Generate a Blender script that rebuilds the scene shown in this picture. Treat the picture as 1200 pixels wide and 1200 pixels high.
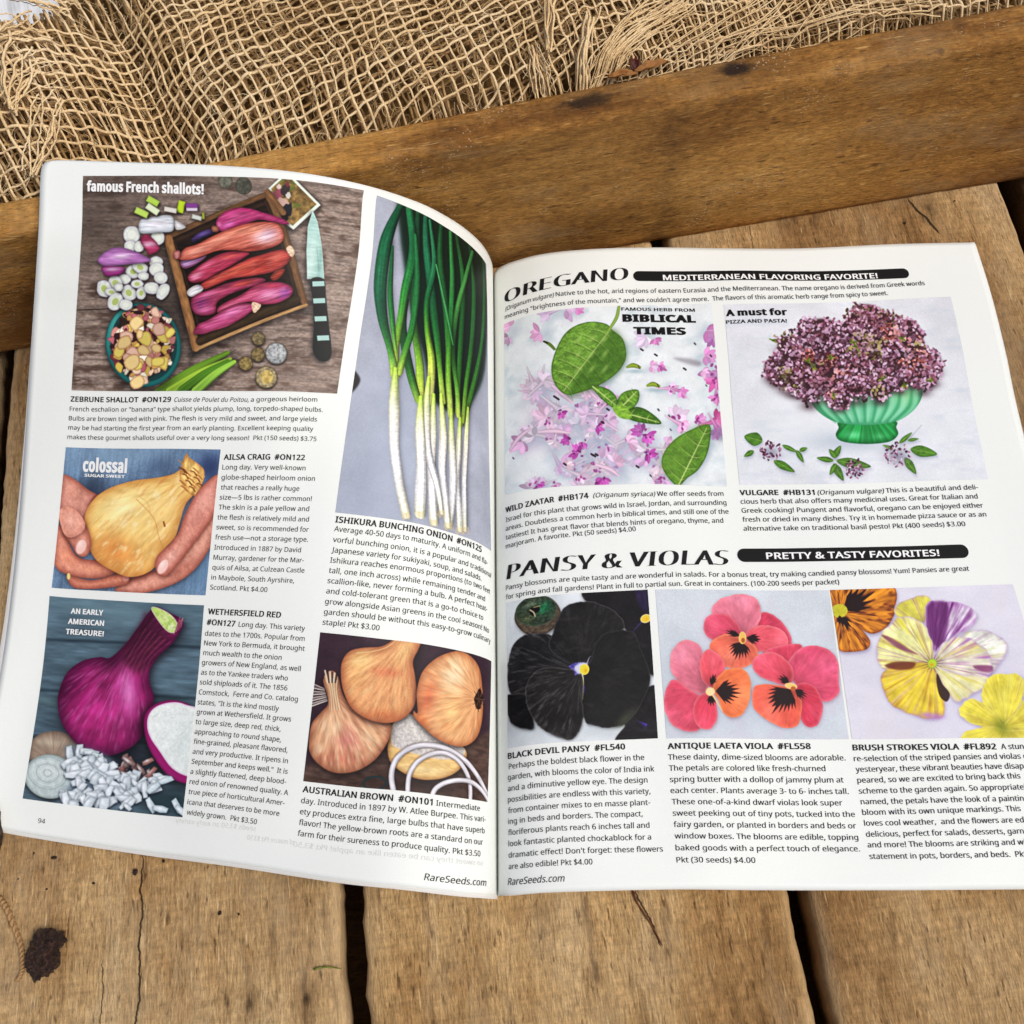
import bpy, math, random
import numpy as np
from math import radians, sin, cos, pi

# ------------------------------------------------------------------ camera, sky, sun, exposure
scene = bpy.context.scene
COL = scene.collection
for o in list(bpy.data.objects):
    bpy.data.objects.remove(o)
TILT, CAM_H, FPX = radians(22.0), 0.4059, 1200.0      # phone held 41 cm above the planks
cd = bpy.data.cameras.new('camera'); cd.sensor_width = 36; cd.lens = 36.0
cd.clip_start = 0.01; cd.clip_end = 50
cam = bpy.data.objects.new('camera', cd); COL.objects.link(cam)
cam.location = (0, 0, CAM_H); cam.rotation_euler = (TILT, 0, 0)
scene.camera = cam
SUN_EL, SUN_AZ = radians(60), radians(110)             # azimuth from +Y towards +X
world = bpy.data.worlds.new('World'); scene.world = world; world.use_nodes = True
wn = world.node_tree.nodes; wl = world.node_tree.links
sky = wn.new('ShaderNodeTexSky'); sky.sky_type = 'NISHITA'; sky.sun_disc = False
sky.sun_elevation = SUN_EL; sky.sun_rotation = SUN_AZ
sky.air_density = 1.0; sky.dust_density = 5.0; sky.ozone_density = 1.0
bg = wn['Background']; bg.inputs['Strength'].default_value = 0.10
wl.new(sky.outputs[0], bg.inputs['Color'])
ld = bpy.data.lights.new('sun', 'SUN'); ld.energy = 1.75; ld.angle = radians(24); ld.color = (1.0, 0.98, 0.93)
sun = bpy.data.objects.new('sun', ld); COL.objects.link(sun)
sun.rotation_euler = (pi / 2 - SUN_EL, 0, -SUN_AZ + pi)
# a sun lamp shines along its -Z: aim it from azimuth SUN_AZ, elevation SUN_EL
from mathutils import Vector
sd = Vector((sin(SUN_AZ) * cos(SUN_EL), cos(SUN_AZ) * cos(SUN_EL), sin(SUN_EL)))
sun.rotation_euler = sd.to_track_quat('Z', 'Y').to_euler()
scene.view_settings.view_transform = 'Standard'; scene.view_settings.look = 'None'
scene.view_settings.exposure = 0.0; scene.view_settings.gamma = 1
scene.render.engine = 'CYCLES'
try:
    scene.cycles.max_bounces = 6; scene.cycles.diffuse_bounces = 4
except Exception:
    pass

# ------------------------------------------------------------------ helpers
def lin(c):
    c = np.asarray(c, float) / 255.0
    return np.where(c <= 0.04045, c / 12.92, ((c + 0.055) / 1.055) ** 2.4)

def tag(o, label=None, cat=None, group=None, kind=None):
    if label: o['label'] = label
    if cat: o['category'] = cat
    if group: o['group'] = group
    if kind: o['kind'] = kind
    return o

def empty(name, loc=(0, 0, 0), parent=None):
    o = bpy.data.objects.new(name, None); COL.objects.link(o); o.location = loc; o.empty_display_size = .01
    if parent: o.parent = parent
    return o

def mesh(name, verts, faces, mat=None, parent=None, smooth=True, uvs=None):
    me = bpy.data.meshes.new(name)
    verts = np.asarray(verts, float)
    me.from_pydata(verts.tolist(), [], [list(f) for f in faces] if not isinstance(faces, np.ndarray) else faces.tolist())
    if uvs is not None:
        l = me.uv_layers.new(name='UVMap')
        vi = np.empty(len(me.loops), np.int32); me.loops.foreach_get('vertex_index', vi)
        l.data.foreach_set('uv', np.asarray(uvs, np.float32)[vi].ravel())
    if smooth: me.polygons.foreach_set('use_smooth', np.ones(len(me.polygons), bool))
    if mat: me.materials.append(mat)
    me.update()
    o = bpy.data.objects.new(name, me); COL.objects.link(o)
    if parent: o.parent = parent
    return o

def grid_faces(nx, ny, off=0, closed=False):
    """faces of a (ny rows) x (nx columns) grid of vertices, row-major"""
    i = np.arange(nx if closed else nx - 1); j = np.arange(ny - 1)
    I, J = np.meshgrid(i, j); I = I.ravel(); J = J.ravel(); K = (I + 1) % nx
    return np.stack([J * nx + I, J * nx + K, (J + 1) * nx + K, (J + 1) * nx + I], 1) + off

CT, ST = cos(TILT), sin(TILT)
def at(px, py, z=0.0):
    """point of the place at height z that a measurement (px, py) in the photograph refers to"""
    x = (px - 600) / FPX; y = -(py - 600) / FPX
    d = np.array([x, CT * y + ST, ST * y - CT]); t = (z - CAM_H) / d[2]
    return np.array([d[0] * t, d[1] * t, z])

def proj(P):
    q = np.asarray(P, float) - np.array([0, 0, CAM_H])
    dep = q @ np.array([0, ST, -CT])
    return np.stack([600 + FPX * q[..., 0] / dep, 600 - FPX * (q @ np.array([0, CT, ST])) / dep], -1)

_lat = np.random.RandomState(7).rand(256, 256)
def vnoise(x, y, seed=0):
    x = np.asarray(x, float) + seed * 17.13; y = np.asarray(y, float) + seed * 31.7
    xi = np.floor(x).astype(int); yi = np.floor(y).astype(int); fx = x - xi; fy = y - yi
    fx = fx * fx * (3 - 2 * fx); fy = fy * fy * (3 - 2 * fy)
    a = _lat[yi & 255, xi & 255]; b = _lat[yi & 255, (xi + 1) & 255]
    c = _lat[(yi + 1) & 255, xi & 255]; d = _lat[(yi + 1) & 255, (xi + 1) & 255]
    return (a * (1 - fx) + b * fx) * (1 - fy) + (c * (1 - fx) + d * fx) * fy
def fbm(x, y, seed=0, o=4):
    s = 0; a = .5; t = 0
    for k in range(o):
        s = s + a * vnoise(x * 2 ** k, y * 2 ** k, seed + k); t += a; a *= .55
    return s / t

# ------------------------------------------------------------------ materials
class NT:
    def __init__(s, name):
        s.m = bpy.data.materials.new(name); s.m.use_nodes = True
        s.t = s.m.node_tree; s.n = s.t.nodes; s.l = s.t.links
        s.b = s.n['Principled BSDF']
    def node(s, typ, ins=None, **kw):
        n = s.n.new(typ)
        for k, v in kw.items(): setattr(n, k, v)
        for k, v in (ins or {}).items():
            if hasattr(v, 'is_output'): s.l.new(v, n.inputs[k])
            else: n.inputs[k].default_value = v
        return n
    def math(s, op, a, b=None, c=None, clamp=False):
        i = {0: a}
        if b is not None: i[1] = b
        if c is not None: i[2] = c
        return s.node('ShaderNodeMath', i, operation=op, use_clamp=clamp).outputs[0]
    def vscale(s, v, sc):
        return s.node('ShaderNodeMapping', {'Vector': v, 'Scale': sc}).outputs[0]
    def noise(s, v, scale, detail=4, rough=.55, dist=0.0):
        return s.node('ShaderNodeTexNoise', {'Vector': v, 'Scale': scale, 'Detail': detail, 'Roughness': rough, 'Distortion': dist}).outputs['Fac']
    def ramp(s, f, stops):
        r = s.node('ShaderNodeValToRGB', {0: f}); e = r.color_ramp.elements
        while len(e) < len(stops): e.new(.5)
        for el, (p, c) in zip(e, stops):
            el.position = p; el.color = (*[float(q) for q in lin(c)], 1) if not isinstance(c, float) else (c, c, c, 1)
        return r.outputs[0]
    def mrange(s, f, a, b, c=0.0, d=1.0):
        return s.node('ShaderNodeMapRange', {'Value': f, 'From Min': a, 'From Max': b, 'To Min': c, 'To Max': d}, clamp=True).outputs[0]
    def mix(s, f, a, b, mode='MIX'):
        n = s.node('ShaderNodeMix', data_type='RGBA', blend_type=mode)
        for k, v in ((0, f), (6, a), (7, b)):
            if hasattr(v, 'is_output'): s.l.new(v, n.inputs[k])
            elif k == 0: n.inputs[k].default_value = v
            else: n.inputs[k].default_value = (*[float(q) for q in lin(v)], 1)
        return n.outputs[2]
    def bump(s, h, strength, dist, normal=None):
        i = {'Height': h, 'Strength': strength, 'Distance': dist}
        if normal: i['Normal'] = normal
        return s.node('ShaderNodeBump', i).outputs[0]
    def out(s, col, rough=.8, normal=None, spec=.3):
        for k, v in (('Base Color', col), ('Roughness', rough), ('Specular IOR Level', spec), ('Normal', normal)):
            if v is None: continue
            if hasattr(v, 'is_output'): s.l.new(v, s.b.inputs[k])
            elif k == 'Base Color': s.b.inputs[k].default_value = (*[float(q) for q in lin(v)], 1)
            else: s.b.inputs[k].default_value = v
        return s.m

def wood(name, pal,  seed=0.0, knots_and_spots=(), cracks=(), saw=1.0, spec=.18, rough=.82, specks=0.0, cut=None):
    """sawn softwood; board runs along local Y. knots: (x, y, r, squash, strength); cracks: (x, slope, y0, y1, width)"""
    t = NT(name); tc = t.node('ShaderNodeTexCoord').outputs['Object']
    v = t.node('ShaderNodeVectorMath', {0: tc, 1: (seed, seed * 1.7, seed * .6)}, operation='ADD').outputs[0]
    warp = t.node('ShaderNodeTexNoise', {'Vector': t.vscale(v, (1, .25, 1)), 'Scale': 14, 'Detail': 2}).outputs['Color']
    wv = t.node('ShaderNodeVectorMath', {0: warp, 1: (.5, .5, .5)}, operation='SUBTRACT').outputs[0]
    wv = t.node('ShaderNodeVectorMath', {0: wv, 'Scale': .03}, operation='SCALE').outputs[0]
    vw = t.node('ShaderNodeVectorMath', {0: v, 1: wv}, operation='ADD').outputs[0]
    big = t.noise(t.vscale(vw, (1, .5, 1)), 11, 3)
    grain = t.noise(t.vscale(vw, (1, .06, 1)), 330, 5, .6)
    ringv = t.noise(t.vscale(vw, (1, .05, 1)), 75, 4, .6)
    fuzz = t.noise(t.vscale(v, (1, .14, 1)), 1500, 3, .7)
    cross = t.noise(t.node('ShaderNodeMapping', {'Vector': v, 'Rotation': (0, 0, radians(4)), 'Scale': (.10, 1, 1)}).outputs[0], 620, 3, .7)
    tuft = t.noise(t.vscale(vw, (1, .5, 1)), 480, 6, .8, .5)
    mott = t.noise(t.vscale(v, (1, .6, 1)), 260, 4, .7)
    # marks left by the saw, across the board and slightly slanted
    sv = t.node('ShaderNodeMapping', {'Vector': v, 'Rotation': (0, 0, radians(83)), 'Scale': (1, .12, 1)}).outputs[0]
    sawn = t.noise(sv, 190, 4, .65, .3)
    sawb = t.noise(sv, 52, 3, .6, .4)
    mixv = t.math('ADD', t.math('ADD', t.math('MULTIPLY', t.math('SUBTRACT', big, .5), .75), .21), t.math('MULTIPLY', ringv, .26))
    mixv = t.math('ADD', mixv, t.math('MULTIPLY', sawb, .17 * saw))
    mixv = t.math('ADD', mixv, t.math('MULTIPLY', mott, .22))
    col = t.ramp(mixv, [(.36, pal[0]), (.48, pal[1]), (.58, pal[2]), (.72, pal[3])])
    g = t.mrange(grain, .3, .7, .90, 1.07)
    col = t.mix(1.0, col, t.node('ShaderNodeCombineColor', {0: g, 1: g, 2: g}).outputs[0], 'MULTIPLY')
    g2 = t.mrange(t.math('ADD', t.math('ADD', t.math('MULTIPLY', fuzz, .45), t.math('MULTIPLY', tuft, .37)), t.math('MULTIPLY', cross, .18 )), .38, .63, .50, 1.36)
    col = t.mix(1.0, col, t.node('ShaderNodeCombineColor', {0: g2, 1: g2, 2: g2}).outputs[0], 'MULTIPLY')
    sm = t.mrange(sawn, .56, .70, 0, .55 * saw)
    col = t.mix(sm, col, pal[4])
    pits = t.mrange(t.noise(t.vscale(v, (1, .35, 1)), 120, 3, .6), .66, .74, 0, .6)
    col = t.mix(pits, col, pal[4])
    pore = t.mrange(t.noise(t.vscale(v, (1, .22, 1)), 620, 2, .5), .64, .72, 0, .75)
    col = t.mix(pore, col, pal[4])
    grey = t.mrange(t.noise(t.vscale(vw, (1, .35, 1)), 34, 5, .7), .5, .66, 0, .38)
    col = t.mix(grey, col, tuple(np.array(pal[2]) * .5 + np.array((150, 142, 128)) * .5))
    sliv = t.mrange(t.noise(t.vscale(vw, (1, .09, 1)), 900, 2, .5), .66, .74, 0, .5)
    col = t.mix(sliv, col, tuple(np.minimum(np.array(pal[3]) * 1.1, 255)))
    wear = t.mrange(t.node('ShaderNodeNewGeometry').outputs['Pointiness'], .505, .56, 0, .5)
    col = t.mix(wear, col, pal[3])
    h = t.math('ADD', t.math('MULTIPLY', fuzz, .8), t.math('MULTIPLY', sawn, .6 * saw))
    h = t.math('ADD', h, t.math('ADD', t.math('MULTIPLY', grain, .3), t.math('MULTIPLY', tuft, 1.0)))
    for (kx, ky, r, sq, st) in knots_and_spots:
        d = t.node('ShaderNodeVectorMath', {0: tc, 1: (-kx, -ky, 0)}, operation='ADD').outputs[0]
        d = t.node('ShaderNodeVectorMath', {0: d, 1: (1, sq, 0)}, operation='MULTIPLY').outputs[0]
        d = t.node('ShaderNodeVectorMath', {0: d, 1: t.node('ShaderNodeVectorMath', {0: wv, 'Scale': .35}, operation='SCALE').outputs[0]}, operation='ADD').outputs[0]
        d = t.node('ShaderNodeVectorMath', {0: d}, operation='LENGTH').outputs['Value']
        d = t.math('ADD', d, t.math('MULTIPLY', t.math('SUBTRACT', mott, .5), r * .9))
        col = t.mix(t.mrange(d, r * 2.6, r * .5, 0, .55 * st), col, pal[4])
        col = t.mix(t.mrange(d, r * .8, r * .35, 0, .9 * st), col, (26, 17, 12))
        h = t.math('SUBTRACT', h, t.mrange(d, r, 0, 0, 1.0 * st))
    sx = t.node('ShaderNodeSeparateXYZ', {0: tc}).outputs
    for (cx, sl, y0, y1, w) in cracks:
        d = t.math('SUBTRACT', sx[0], t.math('ADD', t.math('MULTIPLY', sx[1], sl), cx))
        wob = t.math('MULTIPLY', t.math('SUBTRACT', t.noise(t.vscale(v, (.3, 1, 1)), 60, 4, .7), .5), .006)
        d = t.math('ABSOLUTE', t.math('ADD', d, wob))
        mid, hl = (y0 + y1) / 2, (y1 - y0) / 2
        e = t.mrange(t.math('ABSOLUTE', t.math('SUBTRACT', sx[1], mid)), hl * .7, hl, w, 0)
        f = t.math('GREATER_THAN', t.math('SUBTRACT', e, d), 0)
        col = t.mix(t.math('MULTIPLY', f, .88), col, (30, 20, 13))
        h = t.math('SUBTRACT', h, t.math('MULTIPLY', f, 3.0))
    if specks:
        sp = t.node('ShaderNodeTexVoronoi', {'Vector': v, 'Scale': 620}).outputs['Distance']
        where = t.mrange(t.noise(v, 26, 3, .7), .56, .66)
        f = t.math('MULTIPLY', t.math('LESS_THAN', sp, .24), t.math('MULTIPLY', where, specks))
        col = t.mix(f, col, (222, 200, 165))
    nb = t.bump(h, .8, .0012)
    nb = t.bump(t.math('ADD', big, t.math('MULTIPLY', sawb, .5)), .35, .003, nb)
    return t.out(col, rough, nb, spec)

PAL_PLANK = [(120, 87, 52), (174, 136, 89), (201, 166, 117), (222, 192, 148), (82, 54, 28)]
PAL_RAIL = [(140, 92, 38), (188, 134, 64), (208, 156, 84), (222, 180, 114), (78, 44, 16)]

# ------------------------------------------------------------------ ground and crate
gm = NT('ground_soil'); tcg = gm.node('ShaderNodeTexCoord').outputs['Object']
gn = gm.noise(tcg, 30, 6, .7)
gm.out(gm.ramp(gn, [(.3, (20, 14, 10)), (.7, (44, 32, 22))]), .95, gm.bump(gn, .8, .01))
gv = [(-4, -4, -.125), (4, -4, -.125), (4, 4, -.125), (-4, 4, -.125)]
tag(mesh('ground', gv, [(0, 1, 2, 3)], gm.m, smooth=False), kind='structure')

crate = tag(empty('wooden_crate', (0, 0, 0)), 'rough sawn wooden crate with a thick side rail under the open catalog', 'crate')
PA = radians(7.0)
PD, QD = np.array([cos(PA), sin(PA)]), np.array([-sin(PA), cos(PA)])
def pq(p, q):  # board frame -> place
    return PD * p + QD * q
def pof(px, py): return float(at(px, py)[:2] @ PD)
G0, G1a, G1b = pof(8, 480), pof(400, 1100), pof(426, 1100)
G2a, G2b, G3a, G3b = pof(928, 1060), pof(951, 1060), pof(1178, 226), pof(1216, 226)
def qof(px, py): return float(at(px, py)[:2] @ QD)

def board(name, x0, x1, y0, y1, ztop, thick, mat, seed, parent, rag=.0012, cell=.0022, warp=.0012, rot=0.0, org=(0, 0)):
    """one sawn board, long along local Y, ragged edges, slightly uneven faces"""
    w = x1 - x0; L = y1 - y0
    r = .0016
    prof = [(-1, -thick), (-1, -thick * .5), (-1, -r), (-.9, -r * .3)]
    nx = max(8, int(w / cell)); ny = max(12, int(L / (cell * 1.6)))
    xs = np.linspace(x0 + r, x1 - r, nx)
    ys = np.linspace(y0, y1, ny)
    cols_x = np.r_[x0, x0, x0, xs, x1, x1, x1]
    cols_z = np.r_[-thick, -thick * .5, -r * 1.1, np.zeros(nx), -r * 1.1, -thick * .5, -thick]
    X = np.tile(cols_x, (ny, 1)); Z = np.tile(cols_z, (ny, 1)); Y = np.tile(ys[:, None], (1, len(cols_x)))
    e = (fbm(ys * 55, ys * 0 + seed * 3.1, seed) - .5) * 2 * rag + (fbm(ys * 420, ys * 0, seed + 3, 2) - .5) * rag
    e2 = (fbm(ys * 55, ys * 0 + seed * 5.7, seed + 9) - .5) * 2 * rag + (fbm(ys * 420, ys * 0, seed + 5, 2) - .5) * rag
    lw = np.clip(1 - (X - x0) / .006, 0, 1); rw = np.clip(1 - (x1 - X) / .006, 0, 1)
    X = X + e[:, None] * lw + e2[:, None] * rw
    dz = (fbm(X * 12, Y * 5, seed) - .5) * 2 * warp + (fbm(X * 130, Y * 60, seed + 1) - .5) * .0009
    Z = Z + np.where(Z > -thick * .4, dz, 0) - .0012 * (lw ** 2 + rw ** 2) * (Z > -thick * .4)
    n = len(cols_x)
    V = np.stack([X, Y, Z], -1).reshape(-1, 3)
    F = grid_faces(n, ny).tolist()
    F += [[0, n - 1] + list(range(n - 2, 0, -1))][0:0]
    F += [list(range(n - 1, -1, -1)), [(ny - 1) * n + k for k in range(n)]]
    F += [[j * n + n - 1, j * n, (j + 1) * n, (j + 1) * n + n - 1] for j in range(ny - 1)]
    o = mesh(name, V, F, mat, parent)
    o.location = (org[0], org[1], ztop); o.rotation_euler = (0, 0, rot)
    return o

def PQ(px, py, z=0.0):
    a = at(px, py, z)[:2]; return float(a @ PD), float(a @ QD)
def crack(p0, p1, w):
    (x0, y0), (x1, y1) = PQ(*p0), PQ(*p1)
    sl = (x1 - x0) / (y1 - y0); return (x0 - sl * y0, sl, min(y0, y1), max(y0, y1), w)
def knot(px, py, r, sq=1.0, st=1.0):
    a, b = PQ(px, py); return (a, b, r, sq, st)
y0b, y1b = -.34, .42
pl = [
    (G0 - .185, G0 - .010, [], []),
    (G0, G1a, [knot(290, 1174, .0022, .7, .6), knot(358, 1168, .0026, .7, .8), knot(262, 1173, .0016, .8, .5)],
     [crack((168, 985), (160, 1240), .00035), crack((120, 1120), (118, 1230), .0002)]),
    (G1b, G2a, [knot(640, 1055, .0035, .5, .35)], [crack((742, 1040), (776, 1112), .0004)]),
    (G2b, G3a, [knot(1090, 250, .0028, .5, .7)], [crack((1063, 232), (1102, 276), .0007), crack((878, 262), (884, 300), .0002)]),
    (G3b, G3b + .18, [], []),
]
for k, (a, b, kn, cr) in enumerate(pl):
    pv = [(1, 1, 1), (1.0, 1.0, 1.0), (.99, .97, .93), (.95, .93, .90), (1, 1, 1)][k]
    m = wood('plank_wood_%d' % k, [tuple(np.array(c) * pv) for c in PAL_PLANK] if k != 4 else [(70, 46, 24), (100, 70, 38), (118, 84, 50), (136, 100, 62), (50, 32, 16)],
             seed=2.3 * k + 1, knots_and_spots=kn, cracks=cr, specks=0.0, saw=1.0)
    board('plank', a, b, y0b, y1b, [-.003, 0, 0, 0, -.008][k], .019, m, 11 + k, crate, rot=PA)
mb = wood('beam_wood', [(60, 38, 18), (84, 56, 28), (104, 72, 40), (120, 86, 50), (40, 24, 10)], seed=30)  # palette darkened so the gaps between the planks look deeper in shade
for k, qh in enumerate((qof(955, 1085), .05, .33)):
    board('crossbeam', -qh, -qh + .09, -.45, .5, -.045, .06, mb, 40 + k, crate, rot=PA - pi / 2, cell=.006)

# side rail: four long edges measured, section swept between them
RH = .086
Af, Ab = at(770, 284), at(1170, 216)
Bf, Bb = at(0, 276, RH), at(1200, 43, RH)
Cf, Cb = at(0, 236, RH), at(1200, 3, RH)
def lerp_x(a, b, x): return a + (b - a) * ((x - a[0]) / (b[0] - a[0]))
ra = math.atan2(Ab[1] - Af[1], Ab[0] - Af[0])
rc, rs = cos(ra), sin(ra)
org = np.array([0.0, lerp_x(Af, Ab, 0.0)[1]])
def to_rail(P):  # place -> rail frame, local Y runs along the rail, local X points to its front
    d = np.asarray(P)[..., :2] - org
    return d[..., 0] * rc + d[..., 1] * rs, -(d[..., 0] * -rs + d[..., 1] * rc)
ny = 420; xs = np.linspace(-.42, .42, ny)
rows = []
for i, x in enumerate(xs):
    A = lerp_x(Af, Ab, x); B = lerp_x(Bf, Bb, x); Cc = lerp_x(Cf, Cb, x)
    # widen where the measured lines converge outside the frame
    corner = [(A[1], 0.0), (B[1], RH), (Cc[1], RH), (Cc[1] + .001, 0.0)]
    sec = []
    rad = [.0035, .0026, .0022, .002]
    for k in range(4):
        p = np.array(corner[k]); q = np.array(corner[(k + 1) % 4]); o_ = np.array(corner[k - 1])
        u1 = (o_ - p) / np.linalg.norm(o_ - p); u2 = (q - p) / np.linalg.norm(q - p)
        for s in (0, .5, 1):
            a = p + u1 * rad[k] * (1 - s) ** 2 + u2 * rad[k] * s ** 2
            sec.append(a)
        m = 26 if k == 0 else (9 if k == 1 else (4 if k == 2 else 3))
        s0 = p + u2 * rad[k]; r2 = rad[(k + 1) % 4]; s1 = q - u2 * r2
        for s in np.linspace(0, 1, m + 2)[1:-1]: sec.append(s0 + (s1 - s0) * s)
    sec = np.array(sec)
    rows.append(np.c_[np.full(len(sec), x), sec])
R3 = np.array(rows)
ns = R3.shape[1]
S = np.arange(ns)[None, :] + 0 * xs[:, None]; Xn = xs[:, None] + 0 * S
dn = (fbm(Xn * 9, S * .22, 3) - .5) * .0024 + (fbm(Xn * 70, S * .9, 5) - .5) * .0007
cen = R3.mean(1, keepdims=True); dirv = R3 - cen; dirv[..., 0] = 0
edge = np.linalg.norm(dirv, axis=-1, keepdims=True)
R3 = R3 + dirv / edge * dn[..., None]
top_wear = (fbm(xs * 30, xs * 0, 8) - .5) * .0022
lt = to_rail(R3)
V = np.stack([lt[1], lt[0], R3[..., 2]], -1).reshape(-1, 3)
F = grid_faces(ns, ny, closed=True).tolist() + [list(range(ns)), [(ny - 1) * ns + k for k in range(ns)][::-1]]
def rk(px, py, z, r, sq, st):
    a, b = to_rail(at(px, py, z)); return (float(b), float(a), r, sq, st)
mr = wood('rail_wood', PAL_RAIL, seed=9.4, saw=.35, spec=.25, rough=.7, specks=.5,
          knots_and_spots=[rk(688, 118, RH, .006, .30, .9), rk(862, 80, RH, .0055, .45, 1.0), rk(1130, 27, RH, .0018, 1, 1.0), rk(520, 150, RH, .003, .5, .5), rk(770, 285, 0, .006, .6, .3)])  # last entry is no knot: dark spot where a plank gap meets the rail
rail = mesh('side_rail', V, F, mr, crate)
rail.location = (org[0], org[1], 0)
rail.rotation_euler = (0, 0, ra - pi / 2)

# ------------------------------------------------------------------ the open catalog: page surfaces
def curve3(pts, n=401):
    P = np.array(pts, float); d = np.r_[0, np.cumsum(np.linalg.norm(np.diff(P, axis=0), axis=1) ** .5)]
    m = np.zeros_like(P)
    for i in range(len(P)):
        a, b = max(i - 1, 0), min(i + 1, len(P) - 1)
        m[i] = (P[b] - P[a]) / (d[b] - d[a])
    t = np.linspace(0, d[-1], 3000); k = np.clip(np.searchsorted(d, t, side='right') - 1, 0, len(P) - 2)
    h = d[k + 1] - d[k]; s = ((t - d[k]) / h)[:, None]; h = h[:, None]
    C = (2*s**3-3*s**2+1)*P[k] + (s**3-2*s**2+s)*h*m[k] + (-2*s**3+3*s**2)*P[k+1] + (s**3-s**2)*h*m[k+1]
    L = np.r_[0, np.cumsum(np.linalg.norm(np.diff(C, axis=0), axis=1))]
    q = np.linspace(0, L[-1], n)
    return np.stack([np.interp(q, L, C[:, i]) for i in range(3)], 1), L[-1]

class Page:
    """a sheet spanned between four measured edges; u runs from spine to fore-edge, v from bottom to top"""
    def __init__(s, T, B, SPn, O):
        s.T, s.W1 = curve3([at(*p) for p in T]); s.B, s.W0 = curve3([at(*p) for p in B])
        s.S, s.L0 = curve3([at(*p) for p in SPn][::-1]); s.O, s.L1 = curve3([at(*p) for p in O][::-1])
        s.W = (s.W0 + s.W1) / 2; s.L = (s.L0 + s.L1) / 2
        s.side = 1 if s.T[-1, 0] > s.T[0, 0] else -1
        g = np.meshgrid(np.linspace(0, 1, 90), np.linspace(0, 1, 110)); s.gu, s.gv = g[0].ravel(), g[1].ravel()
        s.gp = proj(s.P(s.gu, s.gv))
    def _c(s, C, t):
        n = len(C) - 1; k = np.clip(np.floor(t * n).astype(int), 0, n - 1); f = (t * n - k)[..., None]
        return C[k] * (1 - f) + C[k + 1] * f
    def P(s, u, v):
        u = np.asarray(u, float); v = np.asarray(v, float); U = u[..., None]; V = v[..., None]
        B0, T0 = s._c(s.B, u), s._c(s.T, u); S0, O0 = s._c(s.S, v), s._c(s.O, v)
        bl = (1-U)*(1-V)*s.B[0] + U*(1-V)*s.B[-1] + (1-U)*V*s.T[0] + U*V*s.T[-1]
        R = (1-V)*B0 + V*T0 + (1-U)*S0 + U*O0 - bl
        uc, vc = np.clip(u, 0, 1), np.clip(v, 0, 1); win = np.clip(14 * uc * (1 - uc), 0, 1) * np.clip(16 * vc * (1 - vc), 0, 1)
        R[..., 2] += win * ((fbm(u * 4.2 + 3 * s.side, v * 2.6 + u * 2, 51, 2) - .5) * .0026 + .0005 * np.sin(u * 17 + v * 5))   # slack ripples of thin paper
        return R
    def N(s, u, v):
        e = .004
        a = s.P(u + e, v) - s.P(u - e, v); b = s.P(u, v + e) - s.P(u, v - e)
        n = np.cross(a, b) * s.side; return n / np.linalg.norm(n, axis=-1, keepdims=True)
    def X(s, u, v, h): return s.P(u, v) + s.N(u, v) * h
    def uv(s, pts):
        """page coordinates of points measured in the photograph"""
        p = np.atleast_2d(np.asarray(pts, float)); out = np.zeros_like(p)
        for i, q in enumerate(p):
            k = np.argmin(((s.gp - q) ** 2).sum(1)); u, v = s.gu[k], s.gv[k]
            for _ in range(7):
                e = 1e-3
                R = proj(s.P(np.array([u, u + e, u]), np.array([v, v, v + e])))
                J = np.array([R[1] - R[0], R[2] - R[0]]).T / e; d = q - R[0]
                try: st = np.linalg.solve(J, d)
                except Exception: break
                st = np.clip(st, -.05, .05); u += st[0]; v += st[1]
                if abs(st).max() < 1e-6: break
            out[i] = u, v
        return out

SP = [(578, 325, .001), (579.5, 500, .001), (581, 700, .001), (582.5, 900, .001), (583, 1050, .001)]
LT = [(578,325,.001),(576.5,308,.013),(567,289,.026),(549,271,.039),(524,254,.051),(490,237,.064),(430,217.5,.0785),(350,202,.0885),(250,193.5,.0925),(150,190,.0925),(70,187.6,.0925),(58,188.5,.0925)]
LB = [(583,1050,.001),(578,1049.5,.008),(566,1048.5,.0145),(535,1046,.0215),(467,1038,.0265),(400,1031,.0255),(267,1011,.018),(167,998,.0105),(43,979,.0045),(-34,965,.0035)]
LL = [(58,188.5,.0925),(50.5,192,.0925),(47.5,206,.0915),(45.5,262,.088),(42,320,.078),(38,380,.0655),(26,560,.0325),(15,680,.018),(0,790,.0095),(-34,965,.0035)]
RT = [(578,325,.001),(583,315,.008),(603,306,.0145),(640,297,.019),(700,291.5,.0205),(770,290,.0185),(850,291,.0155),(940,291,.0135),(1050,286,.0115),(1142,284,.0105)]
RB = [(583,1050,.001),(588,1049,.0075),(604,1048,.012),(640,1045,.0155),(700,1043,.0165),(800,1041,.0155),(900,1042,.0135),(1066,1042,.0115),(1200,1041,.0105),(1318,1040,.010)]
RR = [(1142,284,.0105),(1160,342,.010),(1177,410,.010),(1191,477,.010),(1243,690,.010),(1318,1040,.010)]
LP = Page(LT, LB, SP, LL); RP = Page(RT, RB, SP, RR)

pm = NT('paper'); ptc = pm.node('ShaderNodeTexCoord').outputs['Object']
pn = pm.noise(ptc, 260, 3, .6); pf = pm.noise(ptc, 3800, 2, .5)
pcol = pm.ramp(pf, [(.3, (232, 235, 230)), (.7, (239, 242, 237))])
M_PAPER = pm.out(pcol, .42, pm.bump(pm.math('ADD', pn, pm.math('MULTIPLY', pf, .1)), .12, .0006), .22)
M_EDGE = NT('sheet_paper').out((226, 225, 221), .6, None, .2)

mag = tag(empty('seed_catalog'), 'open seed catalog, onion photos on its left page and pansies on its right', 'catalog')

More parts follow.
